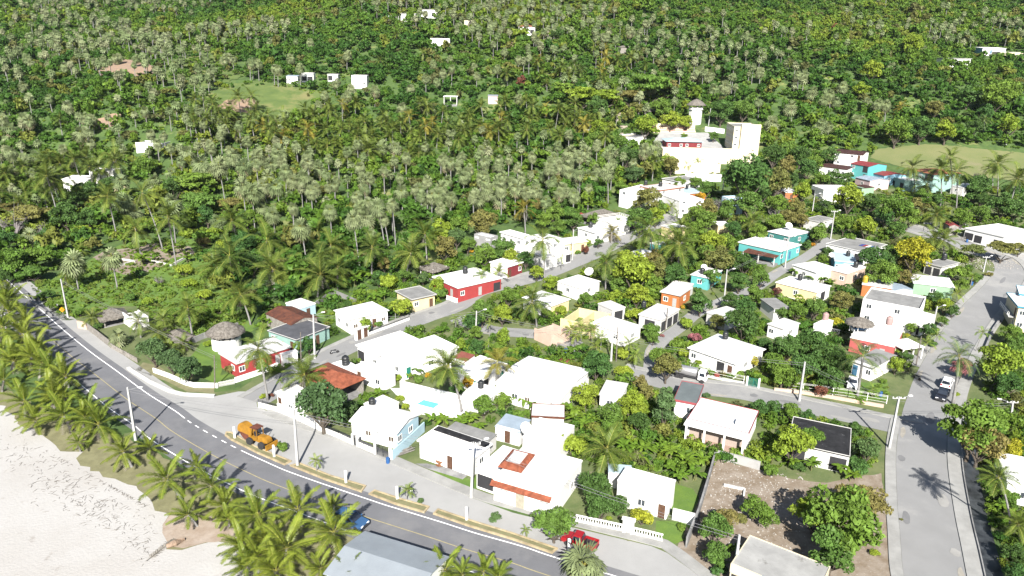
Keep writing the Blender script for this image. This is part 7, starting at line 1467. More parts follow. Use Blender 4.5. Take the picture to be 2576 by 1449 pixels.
for t in ((80, 360, 170, 'o', 0), (350, 470, 110, 'y'), (180, 200, 120, 'o'), (400, 240, 120, 'd'), (620, 100, 100, 'd'), (670, 330, 110, 'd'), (530, 350, 90, 'g'), (800, 335, 70, 'd'), (820, 530, 170, 'y', 0), (1280, 640, 170, 'g', 0), (1040, 590, 110, 'd'), (1500, 630, 130, 'o'), (990, 830, 130, 'y', 0), (770, 790, 110, 'g'), (500, 880, 120, 'g'), (1300, 860, 110, 'g'), (1060, 1150, 160, 'd'), (1150, 1290, 170, 'g'), (1470, 1080, 190, 'L', 0), (1220, 1120, 130, 'd'), (1910, 1290, 130, 'g', 4), (1950, 1410, 80, 'g'), (300, 640, 130, 'o'), (100, 600, 120, 'g'), (2090, 470, 130, 'd'), (2360, 600, 150, 'd'), (2500, 640, 120, 'd'), (600, 1090, 70, 'd'), (390, 1010, 60, 'd'), (2220, 1310, 45, 'o'), (2100, 1350, 60, 'g'), (2080, 1060, 120, 'o', 3), (2370, 1040, 150, 'o', 3), (2530, 1050, 80, 'o'), (450, 1010, 35, 'c'), (880, 300, 25, 'c'), (250, 350, 80, 'd'), (1180, 720, 110, 'd'), (1420, 720, 120, 'g'), (640, 680, 90, 'g'), (560, 620, 90, 'd'), (820, 950, 70, 'g'), (1560, 520, 100, 'g'), (2000, 350, 60, 'd'), (2130, 400, 120, 'd'), (2440, 480, 100, 'd'), (2150, 690, 100, 'g'), (1960, 740, 100, 'g'), (60, 100, 130, 'd'), (200, 60, 120, 'g'), (330, 110, 120, 'd'), (470, 180, 90, 'g'), (1400, 1190, 90, 'o'), (1380, 1330, 100, 'o'), (2160, 560, 90, 'd'), (560, 1160, 60, 'g'), (80, 780, 110, 'g'), (340, 760, 80, 'o'), (200, 740, 100, 'o'), (1700, 560, 80, 'd')): tree(*t)
bare(70, 740, 90); bare(130, 560, 80); bare(2100, 300, 40)
C(1, 2)
for t in ((1460, 180, 150, 'y', 4), (1840, 45, 100, 'g', 4), (2280, 230, 150, 'g'), (2170, 350, 110, 'd'), (2210, 440, 80, 'g'), (2480, 260, 120, 'y'), (2130, 310, 70, 'g'), (2050, 560, 80, 'y'), (2220, 590, 100, 'd'), (1110, 360, 90, 'y'), (1220, 360, 60, 'g'), (310, 510, 75, 'c'), (195, 445, 35, 'g'), (530, 560, 100, 'd'), (430, 580, 70, 'g'), (1050, 720, 50, 'g'), (1740, 880, 50, 'c'), (1630, 920, 70, 'g'), (2140, 950, 85, 'c'), (2020, 1010, 90, 'd'), (660, 1150, 280, 'k', 0), (930, 1220, 110, 'k'), (2290, 1180, 130, 'g'), (2480, 1140, 110, 'g'), (2190, 1120, 60, 'b'), (1450, 1110, 55, 'y'), (1510, 1190, 55, 'y'), (1330, 930, 70, 'g'), (1420, 900, 60, 'y'), (1560, 470, 60, 'd'), (860, 190, 60, 'g'), (920, 170, 60, 'd'), (2480, 470, 100, 'y'), (180, 680, 45, 'm'), (70, 1090, 45, 'y'), (150, 1080, 35, 'm'), (2540, 80, 110, 'g'), (2420, 620, 80, 'g')):
    if t[3] == 'b': continue
    tree(*t)
C(2, 2)
for t in ((740, 110, 90, 'g'), (1030, 75, 90, 'y'), (1260, 60, 140, 'y'), (1380, 130, 90, 'y'), (1230, 260, 105, 'y', 4), (1900, 130, 140, 'd'), (2330, 340, 190, 'd', 0), (2060, 330, 90, 'o'), (1840, 490, 80, 'p', 4), (1670, 570, 100, 'g', 4), (1400, 430, 100, 'g'), (1420, 500, 80, 'g'), (850, 760, 170, 'd', 0), (1130, 840, 110, 'y', 4), (1560, 780, 160, 'o', 0), (1480, 690, 120, 'g'), (1290, 940, 90, 'o'), (740, 1070, 150, 'y'), (1210, 1160, 170, 'y'), (1540, 1190, 170, 'k', 5), (1360, 1040, 110, 'o'), (2490, 1210, 110, 'd'), (2440, 730, 70, 'L'), (2150, 770, 60, 'L', 4), (1000, 1270, 150, 'g'), (60, 1270, 80, 'g'), (1840, 680, 35, 'c'), (1000, 1400, 130, 'g'), (1290, 1350, 130, 'd'), (700, 600, 80, 'g', 4), (1110, 660, 90, 'y', 4), (1510, 480, 30, 'p'), (1720, 190, 35, 'c'), (1900, 750, 60, 'y', 4), (2010, 850, 50, 'g', 4), (2120, 860, 50, 'o', 4), (2060, 880, 40, 'r', 4), (2200, 880, 50, 'g', 4), (2280, 860, 60, 'g', 4), (1960, 830, 45, 'g', 4), (2450, 870, 70, 'y'), (2540, 920, 70, 'g'), (50, 250, 80, 'd'), (500, 230, 70, 'y'), (340, 250, 60, 'g'), (2350, 180, 120, 'd'), (2200, 120, 100, 'd'), (2540, 560, 80, 'd'), (1750, 350, 90, 'y', 4), (2450, 50, 120, 'g'), (1740, 650, 80, 'y', 4), (600, 930, 60, 'g'), (1960, 1080, 50, 'k')): tree(*t)
C(3, 2)
for t in ((180, 600, 170, 'd', 0), (430, 540, 180, 'd', 0), (620, 690, 170, 'd', 0), (340, 800, 170, 'd', 0), (640, 900, 140, 'd', 0), (150, 860, 150, 'g'), (470, 190, 130, 'g'), (290, 230, 110, 'g'), (750, 130, 130, 'o'), (140, 250, 80, 'g'), (390, 380, 60, 'o'), (690, 340, 85, 'L', 4), (1340, 290, 95, 'o', 4), (1630, 430, 100, 'd'), (1250, 280, 60, 'g'), (540, 1030, 90, 'm', 4), (500, 980, 45, 'c'), (1160, 935, 50, 'g', 4), (2340, 740, 230, 'y', 0), (2490, 560, 130, 'g'), (2450, 450, 110, 'g'), (2420, 960, 150, 'd'), (1960, 790, 110, 'p'), (2080, 1370, 320, 'g', 0), (230, 1240, 110, 'g'), (400, 1290, 90, 'd'), (890, 1410, 100, 'd'), (60, 1200, 90, 'd'), (1450, 400, 70, 'g'), (1400, 475, 35, 'L'), (1190, 620, 70, 'm'), (1290, 770, 100, 'y'), (1380, 700, 80, 'd'), (1760, 330, 60, 'g'), (90, 40, 60, 'm'), (1190, 1060, 45, 'g', 4), (230, 930, 90, 'g'), (450, 720, 140, 'd'), (730, 780, 120, 'd'), (60, 740, 120, 'g'), (1780, 170, 90, 'y'), (1690, 90, 80, 'd'), (1860, 220, 80, 'd'), (60, 960, 60, 'o'), (230, 910, 30, 'r'), (880, 380, 50, 'd'), (1650, 560, 60, 'd'), (1900, 1070, 35, 'y')): tree(*t)
C(3, 3)
for t in ((1000, 170, 150, 'k'), (250, 100, 220, 'y', 0), (440, 60, 140, 'g'), (900, 340, 140, 'd', 4), (2450, 150, 130, 'L'), (2150, 90, 240, 'o', 0), (760, 860, 430, 'g', 1), (960, 690, 270, 'o', 3), (660, 1150, 300, 'g', 1), (480, 800, 240, 'y', 3), (0, 830, 140, 'g'), (2490, 1230, 140, 'd'), (2480, 1420, 140, 'd'), (30, 380, 100, 'g', 4), (300, 350, 90, 'd', 4), (650, 270, 70, 'd'), (2420, 680, 120, 'g'), (1080, 1220, 60, 'y', 4), (2300, 600, 80, 'd'), (1340, 880, 22, 'o', 4)): tree(*t)
C(2, 3)
for t in ((620, 130, 180, 'y', 4), (830, 560, 200, 'd', 0), (900, 740, 170, 'd', 0), (1080, 740, 130, 'd'), (1310, 850, 130, 'L', 4), (430, 900, 230, 'g', 3), (2440, 760, 150, 'g'), (2050, 960, 190, 'g'), (2060, 1230, 160, 'g'), (2170, 870, 130, 'o'), (2300, 870, 80, 'o'), (2250, 1170, 90, 'g', 4), (980, 870, 35, 'y'), (1700, 960, 60, 'g', 4), (2080, 1380, 100, 'd')): tree(*t)
C(1, 3)
for t in ((260, 150, 75, 'g'), (2400, 860, 80, 'k'), (1660, 690, 45, 'k')): tree(*t)
C(0, 2)
for t in ((1540, 620, 160, 'k', 0), (1720, 720, 140, 'k', 0), (1880, 800, 150, 'k', 0), (2330, 810, 80, 'o', 4), (520, 170, 60, 'g'), (1000, 380, 60, 'd'), (2100, 560, 60, 'y', 4), (480, 60, 80, 'd', 4), (380, 90, 50, 'd'), (2060, 280, 60, 'g'), (1740, 250, 80, 'g', 4), (2200, 200, 90, 'g', 4), (800, 240, 70, 'g', 4), (1500, 130, 80, 'y', 4), (2050, 60, 90, 'y', 4), (1300, 90, 70, 'g', 4)): tree(*t)
C(0, 1)
for t in ((300, 690, 200, 'o', 3), (110, 640, 150, 'o', 3), (330, 1120, 160, 'g', 3), (110, 1170, 170, 'g'), (330, 1270, 120, 'g', 3), (40, 960, 120, 'd'), (60, 1320, 90, 'd'), (880, 740, 120, 'd'), (700, 560, 150, 'd'), (1060, 640, 100, 'g'), (2000, 560, 200, 'g', 3), (1960, 360, 200, 'g', 3), (1750, 430, 140, 'd'), (2320, 590, 120, 'o', 3), (1450, 230, 130, 'g'), (650, 700, 150, 'd'), (430, 940, 120, 'd'), (1100, 420, 120, 'd'), (880, 480, 140, 'd'), (2080, 700, 120, 'd'), (1850, 1260, 100, 'y', 4), (2080, 1290, 90, 'g', 4), (2450, 1000, 150, 'd'), (2540, 1180, 130, 'd'), (1600, 1350, 60, 'b'), (1400, 1300, 60, 'd', 4), (2050, 980, 80, 'o', 4), (1900, 1400, 90, 'y', 4), (2250, 1020, 110, 'y', 4), (2480, 740, 100, 'd'), (2160, 880, 90, 'y', 4)):
    if t[3] == 'b': bare(*t[:3])
    else: tree(*t)
bare(150, 900, 190); bare(440, 910, 110)
C(2, 0)
for t in ((700, 930, 170, 'y', 3), (940, 950, 150, 'y', 3), (870, 1070, 140, 'd'), (510, 860, 110, 'g', 3), (1380, 830, 230, 'g', 3), (1200, 950, 130, 'o', 3), (1550, 850, 150, 'o', 3), (90, 810, 70, 'm'), (1500, 1080, 120, 'g'), (2110, 1110, 140, 'd'), (1600, 1200, 110, 'y'), (1340, 1260, 130, 'y'), (1250, 1090, 90, 'o'), (880, 1280, 110, 'y'), (1400, 1200, 90, 'g'), (2030, 1370, 60, 'g'), (2330, 1100, 120, 'g'), (1750, 1230, 90, 'y'), (460, 340, 80, 'd'), (850, 1400, 100, 'g'), (1060, 1420, 100, 'g'), (1150, 1330, 60, 'g'), (1730, 1370, 40, 'g')): tree(*t)
C(3, 0)
for t in ((1450, 430, 120, 'y'), (940, 890, 90, 'y'), (1680, 1090, 100, 'o'), (2300, 960, 180, 'g'), (2450, 1240, 130, 'y'), (2180, 1130, 110, 'd'), (1300, 1300, 150, 'g'), (1800, 1300, 130, 'y'), (1550, 1280, 150, 'd'), (2080, 1260, 100, 'd'), (2420, 900, 130, 'g'), (690, 290, 70, 'm'), (1050, 700, 120, 'y'), (2020, 950, 120, 'd')): tree(*t)
# ================================================================ bananas
for ci, cj, L in ((2, 3, ((1150, 140, 130), (1350, 150, 130), (1600, 180, 130), (1750, 290, 140), (1850, 390, 130), (1910, 250, 110), (1690, 430, 120), (1290, 210, 110), (1240, 120, 100), (1490, 120, 90), (1600, 330, 110))), (2, 2, ((140, 1090, 110), (260, 1080, 110), (560, 1200, 110), (640, 1290, 110), (720, 1350, 110), (200, 1150, 90), (820, 1290, 100), (60, 1080, 90), (560, 1090, 90), (470, 150, 70), (400, 240, 70), (1440, 420, 60), (830, 330, 60))),
                  (1, 2, ((1700, 720, 90), (1600, 800, 90), (1790, 1290, 110), (1900, 1310, 110), (2150, 1290, 110), (2060, 1340, 110), (1240, 1050, 90), (2010, 1400, 100), (2240, 1370, 100), (1560, 850, 70), (1790, 700, 80), (100, 60, 60), (520, 60, 60), (60, 300, 80), (140, 320, 80), (40, 370, 70), (1040, 60, 80), (1200, 80, 90), (1280, 60, 80))),
                  (3, 3, ((60, 220, 110), (250, 270, 100), (440, 290, 110), (740, 330, 110), (570, 190, 110), (850, 400, 100), (2420, 600, 110), (2480, 800, 110), (2380, 720, 90))), (0, 1, ((760, 830, 90), (900, 950, 90), (820, 1010, 90), (1110, 900, 80), (1440, 1170, 100), (1700, 1080, 90), (1000, 850, 80), (1250, 960, 80), (1820, 1040, 70), (730, 960, 90), (830, 1070, 90), (1560, 1130, 70), (950, 900, 80), (1880, 1140, 70))),
                  (1, 1, ((1060, 1310, 90), (950, 1250, 80), (1160, 1320, 90), (1000, 1370, 100), (1600, 690, 70), (2110, 600, 70), (1130, 1180, 70), (960, 1150, 70), (1560, 610, 70), (2530, 690, 70))), (2, 1, ((1060, 330, 60), (1130, 340, 60), (1180, 310, 60), (1010, 330, 60), (740, 540, 60), (810, 610, 60), (890, 600, 60), (960, 520, 60), (1750, 1200, 60), (2050, 400, 50), (250, 400, 60), (90, 360, 60), (1230, 330, 60))),
                  (3, 1, ((420, 1330, 70), (540, 1350, 80), (280, 1270, 70), (620, 1380, 70), (1960, 880, 60), (2020, 850, 60), (1900, 880, 60), (2100, 750, 60), (1840, 540, 70), (1780, 580, 70), (1640, 600, 60), (1600, 1380, 70), (1540, 1400, 60), (2200, 740, 60), (1900, 700, 60), (1740, 860, 50))), (3, 2, ((1180, 250, 80), (1330, 640, 90), (1060, 1020, 60), (1280, 720, 80), (1430, 760, 70), (1530, 330, 60), (430, 1290, 60), (60, 1290, 60))), (2, 0, ((1450, 1180, 60), (1550, 1190, 60), (1650, 1210, 60)))):
    C(ci, cj)
    for x, y, r in L: banana(x, y, r)
# ================================================================ the wooded hillside
def inside(px, py, poly):
    c = np.zeros(len(px), bool); n = len(poly)
    for i in range(n):
        (x0, y0), (x1, y1) = poly[i], poly[(i + 1) % n]
        m = ((y0 > py) != (y1 > py)) & (px < (x1 - x0) * (py - y0) / (y1 - y0 + 1e-9) + x0); c ^= m
    return c
OPEN = [[(75, 720), (130, 690), (235, 645), (330, 590), (470, 600), (510, 640), (555, 710), (555, 800), (500, 850), (250, 790), (180, 815)],
        [(540, 835), (670, 800), (700, 772), (840, 738), (970, 725), (1030, 670), (1150, 588), (1260, 565), (1450, 560), (1500, 520), (1570, 468), (1690, 452), (1700, 425), (1655, 405), (1650, 330), (1640, 318), (1700, 312), (1900, 302), (1920, 390), (2060, 400), (2080, 375), (2190, 395), (2200, 370), (2330, 358), (2620, 378), (2700, 1500), (0, 1500), (0, 715), (75, 715), (200, 800)],
        [(255, 185), (280, 160), (345, 155), (385, 170), (385, 188), (300, 188)], [(545, 270), (580, 254), (640, 252), (640, 268), (600, 283)], [(235, 316), (270, 292), (300, 292), (285, 318)], [(540, 230), (660, 215), (720, 222), (800, 255), (740, 300), (620, 300)], [(1370, 105), (1380, 78), (1392, 95), (1398, 106)], [(1542, 155), (1560, 150), (1560, 158)],
        [(1555, 345), (1550, 290), (1570, 285), (1590, 330)]]
PATCH = [(150, 200), (240, 160), (420, 120), (560, 130), (640, 190), (820, 240), (800, 300), (690, 330), (560, 310), (470, 300), (400, 210)]
COCOB = [[(620, 330), (900, 290), (1130, 300), (1400, 290), (1560, 330), (1540, 390), (1300, 400), (1000, 410), (700, 400)], [(0, 450), (90, 420), (300, 430), (300, 520), (150, 560), (0, 600)], [(1330, 180), (1600, 110), (1650, 220), (1560, 240), (1340, 230)], [(460, 270), (640, 290), (640, 360), (470, 330)]]
HB = [(k, HOUSES[k][1], max(HOUSES[k][3], HOUSES[k][4]) * .62 + 1.6) for k in HOUSES]
def field(n, ymin, ymax, seed):
    r = np.random.default_rng(seed); y = np.sqrt(r.uniform(ymin ** 2, ymax ** 2, n)); x = r.uniform(-.76, .76, n) * y
    return x, y, r
def usable(x, y, open_=True):
    z = T(x, y); P = np.stack([x, y, z], 1); px, py, dz = project_n(P); ok = (px > -120) & (px < 2700) & (py > -60) & (py < 800)
    if open_:
        for poly in OPEN: ok &= ~inside(px, py, poly)
    for k, c, rad in HB: ok &= ((x - c[0]) ** 2 + (y - c[1]) ** 2 > rad ** 2)
    # the houses stay visible: no tall tree just in front of them
    return ok, z, px, py
def frontclear(x, y, w):
    ok = np.ones(len(x), bool)
    for k, c, rad in HB:
        if c[1] < 95: continue
        dx = np.abs(x - c[0] * y / c[1]); dy = c[1] - y; ok &= ~((dx < rad + w) & (dy > 0) & (dy < (16 if c[1] < 300 else 7)))
    return ok
# -- a field of shrubs and trees by rejection on a spacing grid
def poisson(x, y, rad):
    cell = {}; keep = np.zeros(len(x), bool)
    for i in range(len(x)):
        g = rad[i]; cx, cy = int(x[i] // 4), int(y[i] // 4); k = int(g // 4) + 1; good = True
        for a in range(cx - k, cx + k + 1):
            for b in range(cy - k, cy + k + 1):
                for j in cell.get((a, b), ()):
                    if (x[i] - x[j]) ** 2 + (y[i] - y[j]) ** 2 < g * g: good = False; break
                if not good: break
            if not good: break
        if good: keep[i] = True; cell.setdefault((cx, cy), []).append(i)
    return keep
GREENS = ['g', 'd', 'g', 'o', 'y', 'd', 'k', 'g', 'd', 'o', 'g', 'd']
x, y, r = field(26000, 130, 760, 5)
ok, z, px, py = usable(x, y); ok &= frontclear(x, y, 1.0)
dens = .5 + .5 * np.sin(x * .045 + 2 * np.sin(y * .02)) * np.sin(y * .037 + 1.0)
patch = inside(px, py, PATCH); ok &= ~(patch & (r.uniform(size=len(x)) < .3))
x, y, z, px, py = x[ok], y[ok], z[ok], px[ok], py[ok]
size = r.uniform(1.5, 3.4, len(x)) * np.where(r.uniform(size=len(x)) < .12, 1.45, 1.0) * (1 + .0006 * (y - 150))
pm = inside(px, py, PATCH); size = np.where(pm, size * .55, size)
k = poisson(x, y, size * .98); x, y, z, px, py, size = x[k], y[k], z[k], px[k], py[k], size[k]
print("TREES", len(x), sum(1 for p in PLANTS if p[4] == "tree"))
order = np.argsort(-size / y); NI = 0
LIMIT_TREES = max(0, 296 - sum(1 for p in PLANTS if p[4] == 'tree'))
ind = set(order[:LIMIT_TREES].tolist())
rt = np.random.default_rng(77)
patchy = np.sin(x * .03 + 1.7 * np.sin(y * .017)) + np.sin(y * .026 + .8) + rt.normal(0, .8, len(x))
key = np.where(patchy > 1.6, 1, np.where(patchy > .7, 0, np.where(patchy > -.2, 2, np.where(patchy > -1.3, 0, 3)))); special = rt.uniform(size=len(x))
KEYS = ['g', 'y', 'd', 'o']
for i in sorted(ind):
    kk = KEYS[key[i]] if special[i] > .06 else ('L' if special[i] < .01 else 'k')
    si = int(rt.integers(0, 4)); m = size[i] * 1.06; o = thing('forest_tree', None, 'tree', (x[i], y[i], z[i]), rt.uniform(0, 6.28)); hc = {0: 1.0, 1: .95, 2: .9, 3: .85}[si] * m + .25 * m; base = max(hc - .62 * m, .3)
    link('crown', crown(si, kk), o, (0, 0, base - .1), (0, 0, 0), m); link('trunk', LIMBS[si], o, (0, 0, 0), (0, 0, 0), (m, m, base + .45 * m))
    note(o, TREEW[kk] + ' forest tree', px[i], py[i], 'tree', 'broadleaf trees of the wooded slope')
# -- the mass of the wood behind them: one body
def stamp(protos, xs, ys, zs, sc, tint, mats, name, squash=None):
    Vs, Fs, Ms, Ts, n = [], [], [], [], 0
    rr = np.random.default_rng(len(xs)); w = rr.integers(0, len(protos), len(xs)); a = rr.uniform(0, 6.283, len(xs))
    for j, (V, F, MI) in enumerate(protos):
        q = np.where(w == j)[0]
        if not len(q): continue
        c, s = np.cos(a[q])[:, None], np.sin(a[q])[:, None]; S = sc[q][:, None]; S2 = S if squash is None else squash[q][:, None]
        X = (V[:, 0] * c - V[:, 1] * s) * S + xs[q][:, None]; Y = (V[:, 0] * s + V[:, 1] * c) * S + ys[q][:, None]; Zz = V[:, 2][None, :] * S2 + zs[q][:, None]
        P = np.stack([X, Y, Zz], 2).reshape(-1, 3); ff = (F[None] + (np.arange(len(q)) * len(V))[:, None, None]).reshape(-1, 4) + n
        Vs.append(P); Fs.append(ff); Ms.append(np.tile(MI, len(q))); Ts.append(np.repeat(tint[q], len(V))); n += len(P)
    return npmesh(name, np.concatenate(Vs), np.concatenate(Fs), mats, np.concatenate(Ms), np.concatenate(Ts))
FOREST = leafmat('forest_leaf', [(.036, .088, .016), (.048, .108, .018), (.064, .128, .018), (.08, .145, .02), (.10, .165, .022), (.15, .205, .024), (.125, .132, .034), (.09, .10, .04)], attr=True)
def lowcrown(shape, n, lobes, leaf, seed, zb):
    P, N = crown_pts(shape, n, lobes, seed); P[:, 2] += zb; V, F = leafquads(P, N, leaf); return V, F, np.zeros(len(F), np.int32)
PR = [lowcrown(s, 230, l, .21, 90 + i, zb) for i, (s, l, zb) in enumerate((('dome', 11, .35), ('lopsided', 11, .35), ('flat', 10, .5), ('dome', 9, .3), ('bush', 8, .05), ('dome', 12, .45)))]
rest = np.array([i for i in range(len(x)) if i not in ind], int); print("CANOPY", len(x), len(rest), LIMIT_TREES)
tm = np.clip(.36 + .16 * (np.sin(x * .03 + 1.7 * np.sin(y * .017)) + np.sin(y * .026 + .8)) + rt.normal(0, .15, len(x)), 0, .78); tm = np.where(rt.uniform(size=len(x)) < .10, rt.uniform(.78, 1, len(x)), tm)
tag(link('forest_canopy', stamp(PR, x[rest], y[rest], z[rest] - .25, size[rest] * 1.18, tm[rest], [FOREST], 'forest_canopy')), 'dense green scrub forest covering the hillside', None, None, 'stuff')
# -- low scrub that closes the gaps, open grass included
xs, ys, r2 = field(30000, 118, 640, 8); ok, zs, qx, qy = usable(xs, ys); ok &= ~(inside(qx, qy, PATCH) & (r2.uniform(size=len(xs)) < .45)); xs, ys, zs = xs[ok], ys[ok], zs[ok]
PR2 = [lowcrown('bush', 46, 5, .42, 120 + i, 0) for i in range(3)]
tt = np.clip(.42 + .2 * np.sin(xs * .05) * np.sin(ys * .04) + r2.normal(0, .15, len(xs)), 0, .9)
tag(link('hill_undergrowth', stamp(PR2, xs, ys, zs - .1, r2.uniform(.6, 1.35, len(xs)), tt, [FOREST], 'hill_undergrowth')), 'low leafy undergrowth between the trees of the hillside', None, None, 'stuff')
# -- fan palms over the whole slope, in clusters
FANS = leafmat('far_fan_leaf', [(.13, .175, .075), (.15, .19, .088), (.175, .205, .105), (.19, .205, .115)], trans=.2, attr=True, rough=.5)
def lowfan(seed, h):
    rr = np.random.default_rng(seed); V, F, MI = [], [], []
    for q in range(18):
        t = (q + .5) / 18; el = 1.4 - 2.3 * t; az = q * 2.39996; d = np.array([math.cos(el) * math.cos(az), math.cos(el) * math.sin(az), math.sin(el)]); sd = np.array([-math.sin(az), math.cos(az), 0]); hub = d * .46; up = np.cross(d, sd); up = up if up[2] > 0 else -up; dr = rr.uniform(-.3, .3) if t < .16 else rr.uniform(.75, 1.5); e = d * math.cos(dr) - up * math.sin(dr)
        for b in range(5):
            a0 = -1.9 + 3.8 * b / 5; a1 = -1.9 + 3.8 * (b + .80) / 5; am = (a0 + a1) / 2
            def pt(a, w, dz): return hub + (e * math.cos(a) + sd * math.sin(a)) * w + np.array([0, 0, -dz])
            n = len(V); V += [hub, pt(a0, .42, .02), pt(am, .68, .12), pt(a1, .42, .02)]; F.append((n, n + 1, n + 2, n + 3)); MI.append(2 if t > .92 else 0)
    V = [v * 2.35 + np.array([0, 0, h]) for v in V]
    for q in range(5):
        a, b = q * 1.2566, (q + 1) * 1.2566; n = len(V); V += [np.array([.19 * math.cos(a), .19 * math.sin(a), -.5]), np.array([.19 * math.cos(b), .19 * math.sin(b), -.5]), np.array([.14 * math.cos(b), .14 * math.sin(b), h]), np.array([.14 * math.cos(a), .14 * math.sin(a), h])]; F.append((n, n + 1, n + 2, n + 3)); MI.append(1)
    return np.array(V), np.array(F), np.array(MI, np.int32)
xf, yf, r3 = field(9000, 135, 760, 21)
ok, zf, fx, fy = usable(xf, yf)
cl = np.sin(xf * .021 + 1.1 + 1.5 * np.sin(yf * .013)) + np.sin(yf * .031 + .7 * np.sin(xf * .017)) + .6 * np.sin(xf * .06 + yf * .05)
# denser in the middle band and left of centre, sparse far right, as the slope shows
bias = .45 * sstep(2200, 1500, fx) - .5 * sstep(1900, 2500, fx) + .5 * sstep(120, 260, fy) * sstep(520, 420, fy) * sstep(1700, 1300, fx) + .3 * sstep(1250, 900, fx) * sstep(150, 60, fy)
ok &= (cl + bias + r3.normal(0, .5, len(xf)) > .95) & frontclear(xf, yf, 1.5)
for poly in COCOB: ok &= ~(inside(fx, fy, poly) & (r3.uniform(size=len(xf)) < .6))
xf, yf, zf, fx, fy = xf[ok], yf[ok], zf[ok], fx[ok], fy[ok]; k = poisson(xf, yf, np.full(len(xf), 3.6)); xf, yf, zf, fx, fy = xf[k], yf[k], zf[k], fx[k], fy[k]
fsz = r3.uniform(.75, 1.12, len(xf)); left = max(0, 298 - sum(1 for p in PLANTS if p[0].name.startswith('fan_palm')))
o_ = np.argsort(yf / fsz); ind2 = o_[:left]; rest2 = o_[left:]
TR = MB().tube([(0, 0, -.6), (0, 0, .5), (.1, 0, 1)], [.2, .17, .15], 7); TRM = bpy.data.meshes.new('palm_trunk'); TRM.from_pydata(TR.v, [], TR.f); TRM.materials.append(PTRUNK)
for i in ind2:
    h = rng.uniform(6.0, 10.5); o = thing('fan_palm', None, 'palm tree', (xf[i], yf[i], zf[i]), rng.uniform(0, 6.28)); link('trunk', TRM, o, (0, 0, 0), (0, 0, 0), (1, 1, h)); link('crown', FANC[int(rng.integers(0, 3))], o, (.1, 0, h), (0, 0, rng.uniform(0, 6)), 2.35 * fsz[i])
    note(o, 'grey green fan palm', fx[i], fy[i], 'palm tree', 'fan palms of the hillside')
tag(link('fan_palm_grove', stamp([lowfan(s, h) for s, h in ((1, 7.2), (2, 8.6), (3, 9.6), (4, 6.2), (5, 8.0))], xf[rest2], yf[rest2], zf[rest2], fsz[rest2], r3.uniform(0, 1, len(rest2)), [FANS, PTRUNK, FAND], 'fan_palm_grove')), 'grey green fan palms scattered far up the hillside', None, None, 'stuff')
# -- coconut palms in their bands
cnt = 0
for bi, poly in enumerate(COCOB):
    xs_ = [p[0] for p in poly]; ys_ = [p[1] for p in poly]; tries = 0; got = []
    want = (80, 14, 20, 12)[bi]
    while len(got) < want and tries < 4000:
        tries += 1; qx, qy = rng.uniform(min(xs_), max(xs_)), rng.uniform(min(ys_), max(ys_))
        if not inside(np.array([qx]), np.array([qy]), poly)[0]: continue
        p = hit(qx, qy)
        if any((p[0] - g[0]) ** 2 + (p[1] - g[1]) ** 2 < 12 for g in got) or any((p[0] - c[0]) ** 2 + (p[1] - c[1]) ** 2 < rad ** 2 for _, c, rad in HB): continue
        got.append(p); h = rng.uniform(5.5, 9.5); s = rng.uniform(4.0, 5.2); ln = rng.normal(0, .7, 2); o = thing('coconut_palm', None, 'palm tree', tuple(p), 0)
        MB().tube(trunkline((0, 0, -.5), (ln[0], ln[1], h)), [.22, .18, .17, .16, .15, .14, .13, .12], 6).build('trunk', PTRUNK, o)
        link('crown', PALMC[int(rng.integers(0, 3)) if rng.uniform() > .1 else 3], o, (ln[0], ln[1], h), (rng.uniform(-.1, .1), rng.uniform(-.1, .1), rng.uniform(0, 6)), s)
        c = project(p + np.array([ln[0], ln[1], h])); note(o, 'grove coconut palm', c[0], c[1], 'palm tree', 'coconut palms of the hillside grove')
# -- grass tufts and weeds over the village ground, the lawn and the verges
GR = leafmat('weed_leaf', [(.09, .16, .022), (.11, .175, .025), (.125, .155, .035)], attr=True)
pts = []
rw = np.random.default_rng(9)
for poly, n in (([(80, 720), (235, 655), (330, 600), (480, 605), (560, 660), (640, 770), (600, 845), (480, 845), (330, 765), (195, 800), (130, 785)], 2600), ([(680, 780), (1040, 690), (1120, 770), (1500, 640), (2080, 480), (2500, 620), (2480, 760), (2260, 980), (1900, 960), (1500, 1000), (1480, 1180), (1700, 1200), (1690, 1040), (1300, 990), (1250, 800)], 2600), ([(1750, 1120), (2230, 1050), (2230, 1180), (1900, 1180)], 700), ([(2450, 1060), (2600, 1040), (2600, 1449), (2540, 1449)], 500), ([(360, 790), (500, 820), (480, 880), (430, 870)], 120)):
    xa, ya = [p[0] for p in poly], [p[1] for p in poly]; qx, qy = rw.uniform(min(xa), max(xa), n * 2), rw.uniform(min(ya), max(ya), n * 2); m = inside(qx, qy, poly); pts += list(zip(qx[m], qy[m]))[:n]
G = np.array([hit(*p) for p in pts[:6000]])
roads = [L for L in (st1, st2, st3, st4, st5)]; good = np.ones(len(G), bool)
for L, w in zip(roads, (4.6, 3.2, 4.6, 2.4, 6.6)):
    Lf = smoothline(L, 3); dd = np.min((G[:, None, 0] - Lf[None, :, 0]) ** 2 + (G[:, None, 1] - Lf[None, :, 1]) ** 2, axis=1); good &= dd > w * w
for k_, c, rad in HB: good &= ((G[:, 0] - c[0]) ** 2 + (G[:, 1] - c[1]) ** 2 > (rad * .8) ** 2)
G = G[good]
tag(link('weeds_and_grass_tufts', stamp([lowcrown('bush', 40, 4, .5, 150 + i, 0) for i in range(3)], G[:, 0], G[:, 1], G[:, 2] - .08, np.where(rw.uniform(size=len(G)) < .2, rw.uniform(.5, 1.1, len(G)), rw.uniform(.15, .5, len(G))), rw.uniform(0, 1, len(G)), [GR], 'weeds_and_grass_tufts')), 'weeds and grass tufts over the lawn and yards', None, None, 'stuff')
